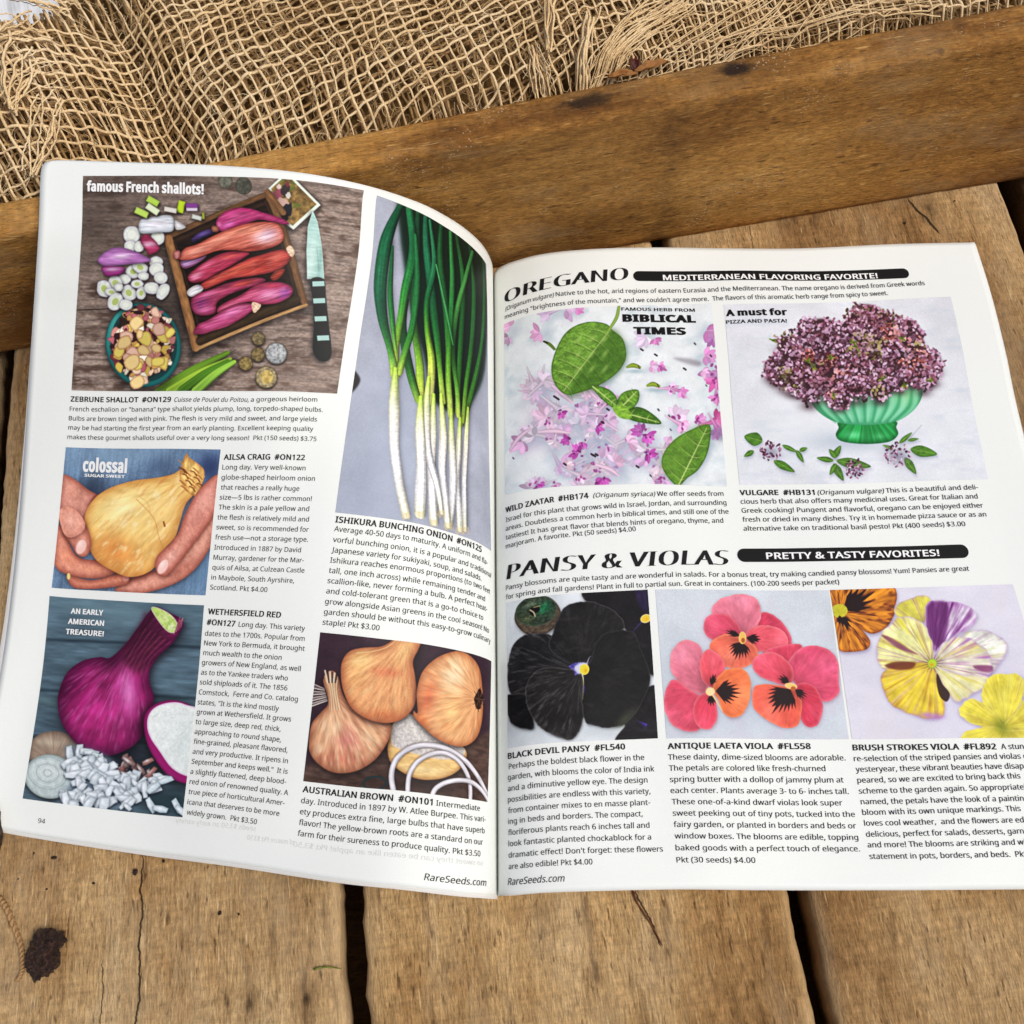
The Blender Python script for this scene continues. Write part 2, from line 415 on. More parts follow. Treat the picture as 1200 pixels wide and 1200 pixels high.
def sheet(page, name, mat, dz=0.0, ext=(0, 0, 0), parent=None, nu=130, nv=150, lift=0.0, wob=0):
    """one leaf; ext = how far it runs past the measured edge at outer-bottom, outer-top and bottom"""
    uu = np.linspace(0, 1, nu) ** 1.5; vv = np.linspace(0, 1, nv)
    U, V = np.meshgrid(uu, vv)
    ex = ext[0] * (1 - V) + ext[1] * V
    U2 = U * (1 + ex); V2 = V * (1 + ext[2]) - ext[2]
    P = page.P(U2, V2)
    P[..., 2] += dz * np.minimum(1, U / .06)
    P = P + page.N(np.clip(U2, .01, .99), np.clip(V2, .01, .99)) * lift
    P[..., 2] = np.maximum(P[..., 2], .0006)
    o = mesh(name, P.reshape(-1, 3), grid_faces(nu, nv) if page.side > 0 else grid_faces(nu, nv)[:, ::-1], mat, parent)
    return o
left = sheet(LP, 'left_page', M_PAPER, parent=mag)
right = sheet(RP, 'right_page', M_PAPER, parent=mag)
for o in (left, right):
    md = o.modifiers.new('thickness', 'SOLIDIFY'); md.thickness = .00012; md.offset = -1
rng = np.random.RandomState(3)
for k in range(7):
    f = (k + 1)
    o = sheet(LP, 'page_sheet', M_EDGE, dz=-.00042 * f, ext=(.0035 * f * .8 + .002 * rng.rand(), .0012 * rng.rand() - .001, .0006 + .0005 * f), parent=mag, nu=70, nv=70)
for k in range(9):
    f = (k + 1)
    o = sheet(RP, 'page_sheet', M_EDGE, dz=-.00105 * f, ext=(.003 + .0016 * f * rng.rand(), .003 + .0018 * f * rng.rand(), .0008 * rng.rand()), parent=mag, nu=70, nv=60)

# ------------------------------------------------------------------ printing on the pages
M_INK = NT('black_ink').out((26, 25, 27), .6, None, .15)
M_INKB = NT('black_banner_ink').out((16, 15, 15), .55, None, .15)
M_WHITE = NT('white_lettering').out((240, 240, 238), .45, None, .35)
M_GHOST = NT('show_through_ink').out((216, 216, 214), .5, None, .3)
from mathutils.geometry import delaunay_2d_cdt
# letter shapes: advance, then closed outlines, 250 units to the em
LETTERS = {" ":[52,[]],"!":[54,[[33,40,21,40,16,143,38,143],[14,11,15,17,18,21,22,24,27,24,32,24,36,21,38,17,39,11,38,5,36,0,32,-2,27,-3,22,-2,18,0,15,5]]],"\"":[82,[[32,143,28,91,17,91,13,143],[69,143,65,91,54,91,50,143]]],"#":[130,[[96,87,90,55,117,55,117,42,87,42,79,0,65,0,73,42,45,42,37,0,23,0,30,42,5,42,5,55,33,55,39,87,12,87,12,101,42,101,50,143,64,143,56,101,85,101,93,143,107,143,99,101,124,101,124,87],[47,55,76,55,82,87,53,87]]],"$":[115,[[51,10,40,10,29,12,20,14,12,16,12,33,20,30,30,28,40,26,51,25,51,66,39,70,29,74,22,79,17,86,13,93,12,102,14,111,17,119,23,125,30,130,40,133,51,135,51,152,64,152,64,135,74,134,83,132,99,127,93,112,79,117,64,119,64,79,76,75,86,71,93,66,99,60,102,53,103,44,101,31,93,21,80,14,64,11,64,-12,51,-12],[64,26,74,28,81,32,85,37,86,43,86,47,84,51,81,54,77,57,64,62],[51,119,44,118,39,117,35,114,32,111,30,107,30,103,30,98,32,94,34,91,38,88,44,86,51,84]]],"&":[147,[[61,145,71,144,79,142,86,137,91,131,95,124,96,114,94,103,88,93,78,85,67,77,106,40,110,46,114,54,120,72,138,72,134,59,130,48,124,37,117,28,146,0,122,0,105,17,99,12,92,7,84,3,76,0,66,-1,56,-2,43,-1,32,3,23,8,16,16,12,26,11,37,12,47,14,55,19,62,25,68,33,74,41,79,33,89,30,95,27,101,25,107,24,114,25,123,28,131,34,137,41,142,50,144],[52,68,40,60,35,55,32,50,30,45,29,38,31,28,36,20,45,15,56,14,68,15,78,18,87,22,94,28],[60,131,53,130,47,127,43,121,41,114,42,107,45,101,50,95,56,87,66,94,73,100,77,107,78,114,77,121,73,126,68,130]]],"'":[45,[[32,143,28,91,17,91,13,143]]],"(":[60,[[8,55,9,71,11,87,15,102,21,117,28,131,37,143,54,143,42,123,33,102,28,79,26,55,27,40,29,24,33,9,38,-5,45,-19,54,-32,37,-32,28,-19,21,-6,15,8,11,23,9,39]]],")":[60,[[52,55,51,39,49,23,45,8,39,-6,32,-19,23,-32,6,-32,15,-19,22,-5,27,9,31,24,33,40,34,55,33,71,31,86,27,102,22,116,15,130,6,143,23,143,32,131,39,117,45,102,49,87,51,71]]],",":[54,[[38,21,34,6,28,-11,21,-26,8,-26,12,-10,16,8,18,23,37,23]]],"-":[65,[[8,46,8,62,57,62,57,46]]],".":[54,[[14,11,15,17,18,21,22,24,27,24,32,24,36,21,38,17,39,11,38,5,36,0,32,-2,27,-3,22,-2,18,0,15,5]]],"0":[115,[[105,72,104,55,102,41,99,28,94,18,87,9,79,3,69,-1,57,-2,42,0,31,7,21,18,15,32,11,50,10,72,11,93,15,111,21,126,30,137,42,143,57,145,72,143,84,137,93,126,100,111,104,93],[27,72,28,54,30,39,34,28,40,20,47,15,57,13,67,15,74,19,80,28,84,39,86,54,87,72,86,90,84,104,80,116,74,124,67,129,57,130,47,129,40,124,34,116,30,104,28,90]]],"1":[115,[[71,0,54,0,54,100,54,110,54,117,55,125,49,119,42,114,27,101,18,113,57,143,71,143]]],"2":[115,[[104,0,10,0,10,15,47,53,65,72,72,80,77,88,79,97,80,106,79,116,73,124,65,129,55,130,45,129,37,127,29,122,21,116,11,128,24,137,31,140,38,143,46,145,55,145,68,144,78,141,87,135,93,127,97,118,98,107,97,96,94,86,88,76,81,67,62,46,32,17,32,16,104,16]]],"3":[115,[[99,110,98,101,95,93,91,87,85,82,78,78,69,75,84,71,95,64,101,54,103,41,102,29,97,19,90,10,79,3,66,-1,48,-2,37,-2,27,0,18,2,9,6,9,22,18,18,28,15,39,13,49,13,65,15,76,20,83,29,85,41,84,49,80,56,74,60,66,64,56,66,45,66,31,66,31,81,45,81,56,82,65,85,72,89,77,94,80,101,81,108,79,118,74,125,66,129,55,130,47,130,41,129,29,125,19,118,10,130,18,136,29,141,41,144,55,145,74,143,88,135,96,124]]],"4":[115,[[111,32,90,32,90,0,73,0,73,32,4,32,4,48,72,144,90,144,90,48,111,48],[73,93,73,103,73,111,73,118,74,125,73,125,69,117,64,109,21,48,73,48]]],"5":[115,[[55,88,69,87,81,83,90,77,97,68,102,58,103,46,102,32,97,20,89,11,78,4,65,-1,50,-2,39,-2,29,0,20,2,13,6,13,22,21,19,30,16,40,14,50,13,60,14,68,16,76,21,81,27,84,34,85,44,83,56,77,65,65,71,49,73,36,72,25,70,16,76,21,143,93,143,93,127,36,127,33,86,42,87]]],"6":[115,[[11,61,11,73,13,86,15,97,19,108,24,118,30,127,39,135,49,140,62,144,77,145,86,145,94,143,94,128,86,130,77,131,64,130,54,126,46,121,39,113,35,105,32,95,30,84,29,73,30,73,33,77,37,81,43,85,49,87,56,89,64,90,75,88,86,85,94,78,100,70,104,59,105,46,104,32,100,20,93,11,84,4,73,-1,60,-2,50,-1,41,2,32,7,25,13,19,22,15,33,12,46],[60,13,71,15,80,21,86,31,88,46,86,58,81,68,72,74,60,76,51,75,44,72,37,67,33,62,30,56,29,50,29,43,31,36,33,30,37,25,41,20,46,16,52,14]]],"7":[115,[[27,0,86,127,9,127,9,143,105,143,105,130,47,0]]],"8":[115,[[57,145,69,144,79,141,88,136,95,130,99,121,100,111,99,103,96,96,92,90,86,85,80,80,73,76,81,71,89,66,95,61,100,54,104,46,105,37,103,26,99,16,92,9,82,3,71,-1,58,-2,43,-1,32,3,22,8,15,16,11,25,10,36,11,46,14,54,19,60,25,66,32,71,39,75,33,79,27,84,22,89,18,96,15,103,14,111,16,121,20,130,27,136,35,141,46,144],[27,36,29,27,34,19,44,14,57,12,70,14,80,19,85,27,87,37,86,43,84,49,79,54,73,59,66,63,57,66,54,68,46,64,39,59,34,55,30,49,28,43],[57,131,47,130,39,126,33,119,32,110,33,103,35,98,39,93,45,89,58,83,70,89,75,93,79,98,82,104,83,110,81,119,76,126,67,130]]],"9":[115,[[104,82,104,70,103,58,100,46,97,35,92,25,85,16,77,8,66,3,54,-1,38,-2,29,-2,20,0,20,15,29,13,38,12,51,14,61,17,69,22,76,30,80,38,84,48,86,59,86,70,85,70,82,66,78,62,72,58,66,56,59,54,51,54,40,55,30,59,21,65,15,73,11,84,10,97,11,111,16,123,23,132,32,139,43,144,56,145,66,144,75,141,83,136,90,130,96,121,101,110,103,97],[56,130,44,128,35,122,29,112,27,97,29,85,34,75,43,69,55,67,64,68,72,71,78,76,82,81,85,87,86,94,86,100,85,107,82,113,79,118,74,123,69,127,63,130]]],":":[54,[[14,11,15,17,18,21,22,24,27,24,32,24,36,21,38,17,39,11,38,5,36,0,32,-2,27,-3,22,-2,18,0,15,5],[14,97,15,103,18,107,22,110,27,110,32,110,36,107,38,103,39,97,38,90,36,86,32,84,27,83,22,84,18,86,15,90]]],"A":[128,[[109,0,92,44,35,44,18,0,0,0,56,144,72,144,128,0],[71,104,69,109,66,118,64,125,62,117,59,109,58,104,41,60,87,60]]],"B":[130,[[60,143,84,141,101,135,109,129,113,119,115,108,114,100,112,93,108,87,102,82,96,78,87,76,87,75,96,73,104,70,110,65,115,59,118,51,119,41,118,29,113,19,106,11,96,5,84,1,70,0,19,0,19,143],[64,82,79,84,89,88,94,95,96,106,94,116,88,123,77,126,61,128,37,128,37,82],[37,67,37,15,66,15,82,17,93,23,98,31,100,42,99,49,97,55,93,60,86,64,77,66,65,67]]],"C":[127,[[81,129,70,128,60,125,52,121,45,114,39,106,35,96,32,84,31,72,33,55,37,41,44,29,53,21,66,16,81,14,90,14,98,15,115,19,115,4,107,1,98,-1,89,-2,78,-2,58,0,41,7,29,18,20,33,14,51,12,72,13,87,17,101,22,114,30,125,40,133,52,140,65,144,81,145,92,145,102,143,112,140,120,137,113,121,99,127,90,129]]],"D":[146,[[134,73,132,51,125,33,114,18,100,8,81,2,59,0,19,0,19,143,64,143,84,141,101,135,115,125,126,112,132,94],[115,72,113,90,109,104,101,114,90,122,77,126,61,128,37,128,37,15,57,15,75,17,89,22,101,30,109,41,113,55]]],"E":[111,[[99,0,19,0,19,143,99,143,99,127,37,127,37,83,96,83,96,67,37,67,37,16,99,16]]],"F":[104,[[37,0,19,0,19,143,99,143,99,127,37,127,37,77,96,77,96,61,37,61]]],"G":[146,[[82,76,131,76,131,5,119,2,108,0,95,-2,81,-2,60,0,43,7,30,18,20,32,14,50,12,72,14,93,21,110,32,125,46,136,65,143,86,145,98,145,109,143,120,140,129,137,122,121,114,124,105,127,95,129,85,129,70,128,56,122,45,114,37,102,33,88,31,72,32,56,37,41,44,30,54,21,68,15,85,14,101,15,113,17,113,60,82,60]]],"H":[149,[[129,0,111,0,111,67,37,67,37,0,19,0,19,143,37,143,37,83,111,83,111,143,129,143]]],"I":[68,[[60,0,8,0,8,10,25,14,25,129,8,133,8,143,60,143,60,133,43,129,43,14,60,10]]],"J":[55,[[-1,-38,-9,-37,-16,-35,-16,-20,-9,-22,-1,-22,4,-22,8,-20,12,-17,16,-13,18,-7,18,1,18,143,36,143,36,2,35,-10,32,-21,26,-28,19,-34,10,-37]]],"K":[124,[[124,0,103,0,52,68,37,56,37,0,19,0,19,143,37,143,37,73,50,86,62,100,101,143,122,143,65,81]]],"L":[105,[[19,0,19,143,37,143,37,16,100,16,100,0]]],"M":[182,[[83,0,35,126,35,115,36,102,36,87,36,0,19,0,19,143,46,143,90,26,91,26,136,143,162,143,162,0,145,0,145,88,145,102,145,115,146,125,145,125,97,0]]],"N":[152,[[133,0,112,0,35,119,34,119,35,108,36,95,36,80,36,0,19,0,19,143,40,143,117,25,117,34,116,48,116,62,116,143,133,143]]],"O":[157,[[144,72,143,56,140,42,135,29,128,18,118,10,107,3,94,-1,78,-2,63,-1,49,3,38,10,28,18,21,29,16,42,13,56,12,72,14,93,19,110,29,125,41,136,58,143,79,145,98,143,115,136,128,125,137,111,142,93],[31,72,33,55,36,41,43,29,52,21,64,15,78,14,93,15,105,21,114,29,120,41,124,55,125,72,122,96,114,114,105,123,93,128,79,130,64,128,52,123,43,114,36,103,33,89]]],"P":[121,[[57,143,82,140,98,132,105,124,110,113,111,101,110,92,108,84,104,76,99,70,91,64,81,59,69,57,54,56,37,56,37,0,19,0,19,143],[56,128,37,128,37,71,52,71,64,72,75,74,82,78,88,83,91,91,92,100,90,112,84,121,72,126]]],"Q":[157,[[144,72,143,55,140,40,134,27,126,16,115,8,103,2,137,-34,111,-34,83,-2,81,-2,78,-2,63,-1,49,3,38,10,28,18,21,29,16,42,13,56,12,72,14,93,19,110,29,125,41,136,58,143,79,145,98,143,115,136,128,125,137,111,142,93],[31,72,33,55,36,41,43,29,52,21,64,15,78,14,93,15,105,21,114,29,120,41,124,55,125,72,122,96,114,114,105,123,93,128,79,130,64,128,52,123,43,114,36,103,33,89]]],"R":[125,[[59,143,75,142,88,139,98,133,105,125,110,115,111,102,110,92,107,83,102,77,96,71,89,67,82,64,122,0,101,0,66,59,37,59,37,0,19,0,19,143],[58,128,37,128,37,74,59,74,74,76,84,81,90,90,92,102,91,110,89,117,84,122,77,125,69,127]]],"S":[110,[[101,38,99,26,94,17,87,9,77,3,64,-1,50,-2,34,-1,21,1,10,5,10,22,18,19,28,16,39,14,50,14,60,14,68,16,74,20,79,24,82,30,83,37,82,43,80,49,76,53,69,57,61,62,49,66,33,73,26,78,21,82,17,88,14,94,13,101,12,109,13,119,18,128,25,135,34,141,45,144,58,145,69,145,79,143,89,140,97,137,92,122,75,127,67,129,57,129,49,129,42,127,37,124,33,119,31,114,30,108,31,102,33,96,37,92,43,88,51,84,62,80,73,75,83,70,91,64,96,57,100,49]]],"T":[111,[[65,0,47,0,47,127,2,127,2,143,109,143,109,127,65,127]]],"U":[147,[[128,51,127,36,122,24,115,13,104,5,90,0,73,-2,56,0,43,4,32,13,24,23,20,36,18,51,18,143,36,143,36,50,38,35,45,23,57,16,74,14,85,15,95,18,102,24,107,31,110,40,110,51,110,143,128,143]]],"V":[120,[[120,143,69,0,51,0,0,143,19,143,51,51,55,40,58,30,60,20,62,30,65,40,69,52,101,143]]],"W":[186,[[184,143,146,0,128,0,100,94,97,102,95,111,93,118,92,122,92,118,90,111,88,102,86,93,59,0,40,0,2,143,21,143,44,56,46,47,48,38,49,29,50,22,52,30,53,39,56,48,58,57,83,143,102,143,128,56,131,47,133,38,135,29,136,22,138,32,140,44,143,56,165,143]]],"X":[117,[[117,0,96,0,58,62,20,0,1,0,48,75,4,143,24,143,59,87,94,143,113,143,69,75]]],"Y":[113,[[57,73,94,143,113,143,66,56,66,0,48,0,48,55,0,143,20,143]]],"Z":[115,[[107,0,8,0,8,14,83,127,10,127,10,143,105,143,105,130,29,16,107,16]]],"a":[112,[[58,109,75,107,87,101,94,89,96,73,96,0,83,0,80,15,79,15,75,10,70,6,64,2,58,0,51,-2,43,-2,34,-1,26,1,19,6,14,12,10,20,9,30,12,44,22,55,38,61,61,64,79,65,79,71,78,83,73,90,66,94,57,95,49,94,41,93,26,87,21,100,29,104,38,107,48,109],[63,52,46,50,35,46,29,39,27,30,29,22,33,16,39,13,47,12,60,14,70,20,77,29,79,43,79,53]]],"b":[123,[[35,115,34,103,34,93,35,93,40,99,47,105,56,108,68,109,80,108,91,103,100,95,107,85,111,71,112,54,111,37,107,23,100,12,91,4,80,0,68,-2,56,-1,47,3,40,8,35,14,33,14,30,0,17,0,17,152,35,152],[65,95,55,94,47,90,41,85,37,77,35,67,35,54,36,36,41,23,50,15,65,13,78,15,87,23,92,36,94,54,92,72,87,84,78,92]]],"c":[96,[[60,-2,47,-1,35,4,25,11,17,22,13,36,11,53,13,71,18,85,25,96,36,104,48,108,61,109,69,109,77,108,84,106,90,104,84,89,73,92,61,94,51,93,43,89,37,84,33,76,30,66,29,53,30,41,33,31,37,24,43,18,51,14,60,13,68,14,75,15,88,19,88,4,82,1,76,-1,69,-2]]],"d":[123,[[55,-2,43,0,32,4,23,12,16,23,12,37,11,54,12,70,16,84,23,95,32,103,43,108,55,109,63,109,70,107,76,105,81,102,85,98,89,94,90,94,89,101,89,109,89,152,106,152,106,0,92,0,89,14,85,10,81,6,76,3,70,0,63,-1],[58,13,72,15,82,22,87,34,89,50,89,53,87,71,82,84,73,92,58,95,45,92,36,84,31,70,29,53,31,36,36,23,45,15]]],"e":[113,[[59,109,71,108,82,103,91,96,98,87,102,75,103,61,103,50,29,50,32,34,39,23,49,15,64,13,73,14,82,15,98,20,98,5,90,2,82,0,73,-2,63,-2,48,0,36,4,25,12,18,23,13,36,11,53,13,69,17,83,24,94,34,103,45,108],[58,95,47,93,38,87,33,77,30,64,84,64,84,73,82,80,78,86,73,91,67,94]]],"f":[69,[[67,94,39,94,39,0,22,0,22,94,3,94,3,102,22,108,22,114,23,127,26,137,31,144,38,149,47,152,57,153,68,152,78,150,73,136,66,138,57,139,49,137,44,133,41,125,39,114,39,107,67,107]]],"g":[123,[[55,109,65,108,74,105,82,100,89,93,90,93,92,107,106,107,106,-2,105,-16,101,-27,94,-36,85,-43,73,-47,58,-48,47,-48,37,-46,28,-44,19,-41,19,-25,28,-29,37,-31,48,-33,59,-33,71,-31,81,-25,87,-16,89,-3,89,1,89,8,89,14,82,7,75,2,66,-1,55,-2,42,0,32,4,23,13,14,30,11,54,14,77,23,94,32,103,42,108],[58,95,49,93,42,90,37,84,33,76,30,66,29,53,31,36,37,23,46,15,58,12,66,13,72,15,77,17,82,21,85,26,87,33,89,40,89,49,89,54,88,67,86,77,81,85,75,90,67,94]]],"h":[124,[[35,108,34,100,34,93,35,93,39,98,44,102,49,105,55,107,62,109,68,109,80,108,90,105,98,100,103,92,107,82,108,70,108,0,90,0,90,69,89,80,84,88,77,93,66,95,55,93,47,90,41,85,38,77,35,67,35,56,35,0,17,0,17,152,35,152]]],"i":[52,[[35,107,35,0,17,0,17,107],[26,148,30,147,33,145,36,142,36,137,36,132,33,128,30,126,26,125,22,126,19,128,16,132,16,137,16,142,19,145,22,147]]],"j":[52,[[4,-48,-4,-47,-11,-46,-11,-31,-5,-33,2,-33,8,-33,13,-30,16,-25,17,-17,17,107,35,107,35,-16,34,-25,31,-33,27,-40,22,-44,14,-47],[16,137,16,142,19,145,22,147,26,148,30,147,33,145,36,142,36,137,36,132,33,128,30,126,26,125,22,126,19,128,16,132]]],"k":[107,[[34,73,34,64,34,55,38,60,43,66,47,71,82,107,102,107,59,62,105,0,84,0,47,50,34,39,34,0,17,0,17,152,34,152]]],"l":[52,[[35,0,17,0,17,152,35,152]]],"m":[187,[[135,109,151,107,162,100,169,88,171,70,171,0,154,0,154,69,152,80,148,88,142,93,132,95,119,92,110,86,105,75,103,59,103,0,85,0,85,69,85,77,83,83,80,88,76,92,70,94,63,95,54,93,46,90,41,85,37,77,35,67,35,56,35,0,17,0,17,107,31,107,34,93,35,93,39,98,43,102,48,105,54,108,60,109,67,109,78,108,87,105,95,99,99,91,100,91,107,99,115,105,125,108]]],"n":[124,[[69,109,86,107,98,100,105,88,108,70,108,0,90,0,90,69,89,80,84,88,77,93,66,95,51,92,41,85,36,72,35,56,35,0,17,0,17,107,31,107,34,93,35,93,39,98,44,102,49,105,56,108,62,109]]],"o":[121,[[110,54,110,41,107,30,103,21,97,13,90,6,81,2,71,-1,60,-2,50,-1,41,2,32,6,25,13,19,21,15,30,12,41,11,54,13,70,17,84,24,95,34,103,47,108,61,109,75,108,87,103,97,95,104,84,109,70],[29,54,30,42,33,32,37,24,43,18,51,14,61,13,71,14,79,18,85,24,89,32,91,42,92,54,91,66,89,76,85,84,78,90,71,93,61,95,46,92,37,84,31,71]]],"p":[123,[[68,109,81,108,91,103,100,96,107,85,111,71,112,54,111,37,107,23,100,12,91,4,81,0,68,-2,60,-1,53,0,47,3,42,6,35,14,33,14,34,5,35,-4,35,-48,17,-48,17,107,31,107,34,93,35,93,38,97,42,101,47,105,53,107,60,109],[65,95,55,94,48,91,42,85,38,78,36,69,35,57,35,54,35,42,37,31,41,23,47,17,55,14,65,13,74,14,81,18,87,24,91,33,93,43,94,54,92,71,87,84,78,92]]],"q":[123,[[89,-2,89,6,90,14,88,14,83,8,76,3,66,-1,55,-2,43,0,32,4,23,12,16,23,12,37,11,54,12,70,17,84,23,95,32,103,43,108,55,109,67,108,76,105,83,99,89,93,90,93,92,107,106,107,106,-48,89,-48],[58,13,68,14,76,17,82,22,86,29,88,38,89,50,89,53,87,71,82,84,73,92,58,95,45,92,36,84,31,70,29,53,31,36,36,23,45,15]]],"r":[83,[[67,109,74,109,80,108,78,92,72,93,66,93,60,93,54,91,49,88,44,84,40,78,37,72,35,65,35,57,35,0,17,0,17,107,31,107,33,88,34,88,38,94,43,99,48,103,54,107,60,109]]],"s":[96,[[87,30,86,20,82,12,75,6,67,2,56,-1,44,-2,34,-2,25,0,17,2,10,5,10,21,26,15,35,13,45,12,56,13,64,17,68,22,70,28,69,32,68,35,65,38,60,42,44,49,26,57,19,61,14,67,11,73,10,81,13,93,21,102,34,108,51,109,60,109,69,108,77,105,85,102,79,88,65,93,57,95,49,95,40,94,33,92,28,87,27,82,28,78,30,74,33,71,38,68,55,62,72,54,79,49,83,44,86,38]]],"t":[72,[[53,12,61,13,68,15,68,1,60,-1,50,-2,42,-1,34,1,28,5,23,11,20,20,18,31,18,94,3,94,3,102,19,109,26,132,36,132,36,107,67,107,67,94,36,94,36,32,37,23,41,17,46,14]]],"u":[124,[[107,107,107,0,92,0,90,14,89,14,85,9,80,5,75,2,68,0,62,-2,55,-2,43,-1,33,2,26,7,20,15,17,25,16,37,16,107,34,107,34,38,35,27,39,19,47,14,58,13,68,14,76,17,82,23,86,30,88,40,89,52,89,107]]],"v":[102,[[41,0,0,107,19,107,42,44,45,34,48,24,50,16,51,16,53,24,57,34,60,44,83,107,102,107,61,0]]],"w":[158,[[86,61,84,69,82,77,80,84,79,89,78,89,77,84,75,77,73,69,71,61,52,0,32,0,2,108,20,108,35,50,38,39,41,27,42,18,43,18,45,24,46,32,48,40,50,47,69,108,89,108,107,47,110,37,113,27,114,18,115,18,117,27,119,38,122,50,137,108,155,108,126,0,105,0]]],"x":[106,[[43,55,5,107,25,107,53,67,81,107,100,107,63,55,102,0,82,0,53,43,23,0,4,0]]],"y":[102,[[0,107,19,107,42,46,46,36,49,26,51,17,52,17,56,30,61,47,83,107,102,107,56,-15,52,-24,47,-32,41,-39,35,-44,26,-47,17,-48,8,-48,2,-47,2,-32,8,-33,14,-34,20,-33,25,-31,29,-29,32,-25,35,-20,38,-15,44,0]]],"z":[94,[[86,0,8,0,8,12,66,94,11,94,11,107,85,107,85,94,28,14,86,14]]],"\u2014":[200,[[8,46,8,62,192,62,192,46]]]}
_gl = {}
def letter(ch, ox, oy):
    """filled outline of one letter, its strokes made bolder by ox across and oy up (in em)"""
    key = (ch, ox, oy)
    if key in _gl: return _gl[key]
    adv, loops = LETTERS.get(ch, LETTERS['x']); polys = []; area = 0
    for l in loops:
        P = np.array(l, float).reshape(-1, 2) / 250; polys.append(P); Q = np.roll(P, -1, 0); area += (P[:, 0] * Q[:, 1] - Q[:, 0] * P[:, 1]).sum()
    out = []
    for P in polys:
        e = np.roll(P, -1, 0) - P; e /= np.linalg.norm(e, axis=1, keepdims=True); n2 = np.stack([e[:, 1], -e[:, 0]], 1) * (1 if area > 0 else -1); n1 = np.roll(n2, 1, 0)
        m = (n1 + n2) / np.maximum(1 + (n1 * n2).sum(1, keepdims=True), .35); L = np.linalg.norm(m, axis=1, keepdims=True); m = m * np.minimum(1, 1.6 / L)
        out.append(P + m * np.array([ox, oy]))
    if not out: _gl[key] = (np.zeros((0, 2)), np.zeros((0, 3), int), adv / 250); return _gl[key]
    pts = np.concatenate(out); E = []; k = 0
    for P in out: E += [(k + i, k + (i + 1) % len(P)) for i in range(len(P))]; k += len(P)
    r = delaunay_2d_cdt([Vector(p) for p in pts], E, [], 0, 1e-6); VV = np.array([tuple(v) for v in r[0]]); T = []
    for f in r[2]:
        c = VV[list(f)].mean(0); w = 0
        for P in out:      # winding number of the outlines round the triangle's middle
            A = P - c; B = np.roll(A, -1, 0); cr = A[:, 0] * B[:, 1] - A[:, 1] * B[:, 0]
            w += ((A[:, 1] <= 0) & (B[:, 1] > 0) & (cr > 0)).sum() - ((A[:, 1] > 0) & (B[:, 1] <= 0) & (cr < 0)).sum()
        if w * (1 if area > 0 else -1) > 0: T.append(f)
    out = [VV]
    _gl[key] = (np.concatenate(out) if out else np.zeros((0, 2)), np.array(T, int).reshape(-1, 3), adv / 250 + ox * 1.2)
    return _gl[key]
def glyphs(text, off=0.0, oy=None):
    x = 0.0; V = []; F = []; n = 0
    for ch in text:
        v, f, a = letter(ch, off, (off * .6 if oy is None else oy) * (.15 if ch in '!:;.' else 1))
        if len(v): V.append(v + np.array([x, 0])); F += (f + n).tolist(); n += len(v)
        x += a
    return np.concatenate(V), F
CAPH = .714

class Ink:
    def __init__(s, page): s.page = page; s.V = []; s.F = []; s.n = 0
    def line(s, text, p0, p1, cap=7.2, style='r', fit=None, off=None, h=.00022):
        """text with its baseline from p0 to p1 (measured ends), cap = cap height in the same measure"""
        pg = s.page; m = np.array([pg.W, pg.L])
        bold = 'b' in style; shear = .20 if 'i' in style else 0
        o_ = off if off is not None else (.030 if bold else .004); oy_ = None
        if 'c' in style: o_, oy_ = .034, -.020
        V, F = glyphs(text, o_, oy_)
        if not len(V): return
        x0 = V[:, 0].min(); x1 = V[:, 0].max()
        if fit: Vf, _ = glyphs(fit, o_, oy_); x1 = Vf[:, 0].max()
        a, b, c = pg.uv([p0, p1, (p0[0], p0[1] - cap)])
        # cap height along the page's own upright
        L = np.linalg.norm((c - a) * m); d = (b - a) * m; D = np.linalg.norm(d); d = d / D
        up = np.array([0.0, 1.0]); up = up - d * (up @ d) * .999; up /= np.linalg.norm(up)
        sy = L / CAPH; xx = (V[:, 0] - x0) / (x1 - x0) * D; yy = V[:, 1] * sy
        Vs = [V]
        def put(xx, yy, hh):
            q = (a * m)[None] + xx[:, None] * d + yy[:, None] * up + shear * yy[:, None] * (d if b[0] * pg.side > a[0] * pg.side or pg.side < 0 else d)
            w = q / m
            s.V.append(pg.X(w[:, 0], w[:, 1], hh)); s.F += [tuple(i + s.n for i in f) for f in F]; s.n += len(xx)
        put(xx, yy, h)
    def pill(s, p0, p1, thick, h=.00016, n=60):
        pg = s.page; m = np.array([pg.W, pg.L]); a, b = pg.uv([p0, p1]) * m
        c = pg.uv([(p0[0], p0[1] - thick)])[0] * m
        R = np.linalg.norm(c - a) / 2; d = b - a; D = np.linalg.norm(d); d /= D; up = np.array([-d[1], d[0]]) * (1 if d[0] > 0 else -1)
        t = np.r_[R * (1 - np.cos(np.linspace(0, pi / 2, 8))), np.linspace(R, D - R, n)[1:-1], D - R + R * np.sin(np.linspace(0, pi / 2, 8))]
        e = np.minimum(t, D - t); hh = np.where(e < R, np.sqrt(np.maximum(R * R - (R - e) ** 2, 0)), R) + 1e-6
        rows = np.stack([a[None] + t[:, None] * d + (k * hh)[:, None] * up for k in (-1, -.33, .33, 1)], 0).reshape(-1, 2) / m
        s.V.append(pg.X(rows[:, 0], rows[:, 1], h)); s.F += (grid_faces(len(t), 4) + s.n).tolist(); s.n += len(rows)
    def build(s, name, mat, parent, kind=None):
        return mesh(name, np.concatenate(s.V), s.F, mat, parent, smooth=False)

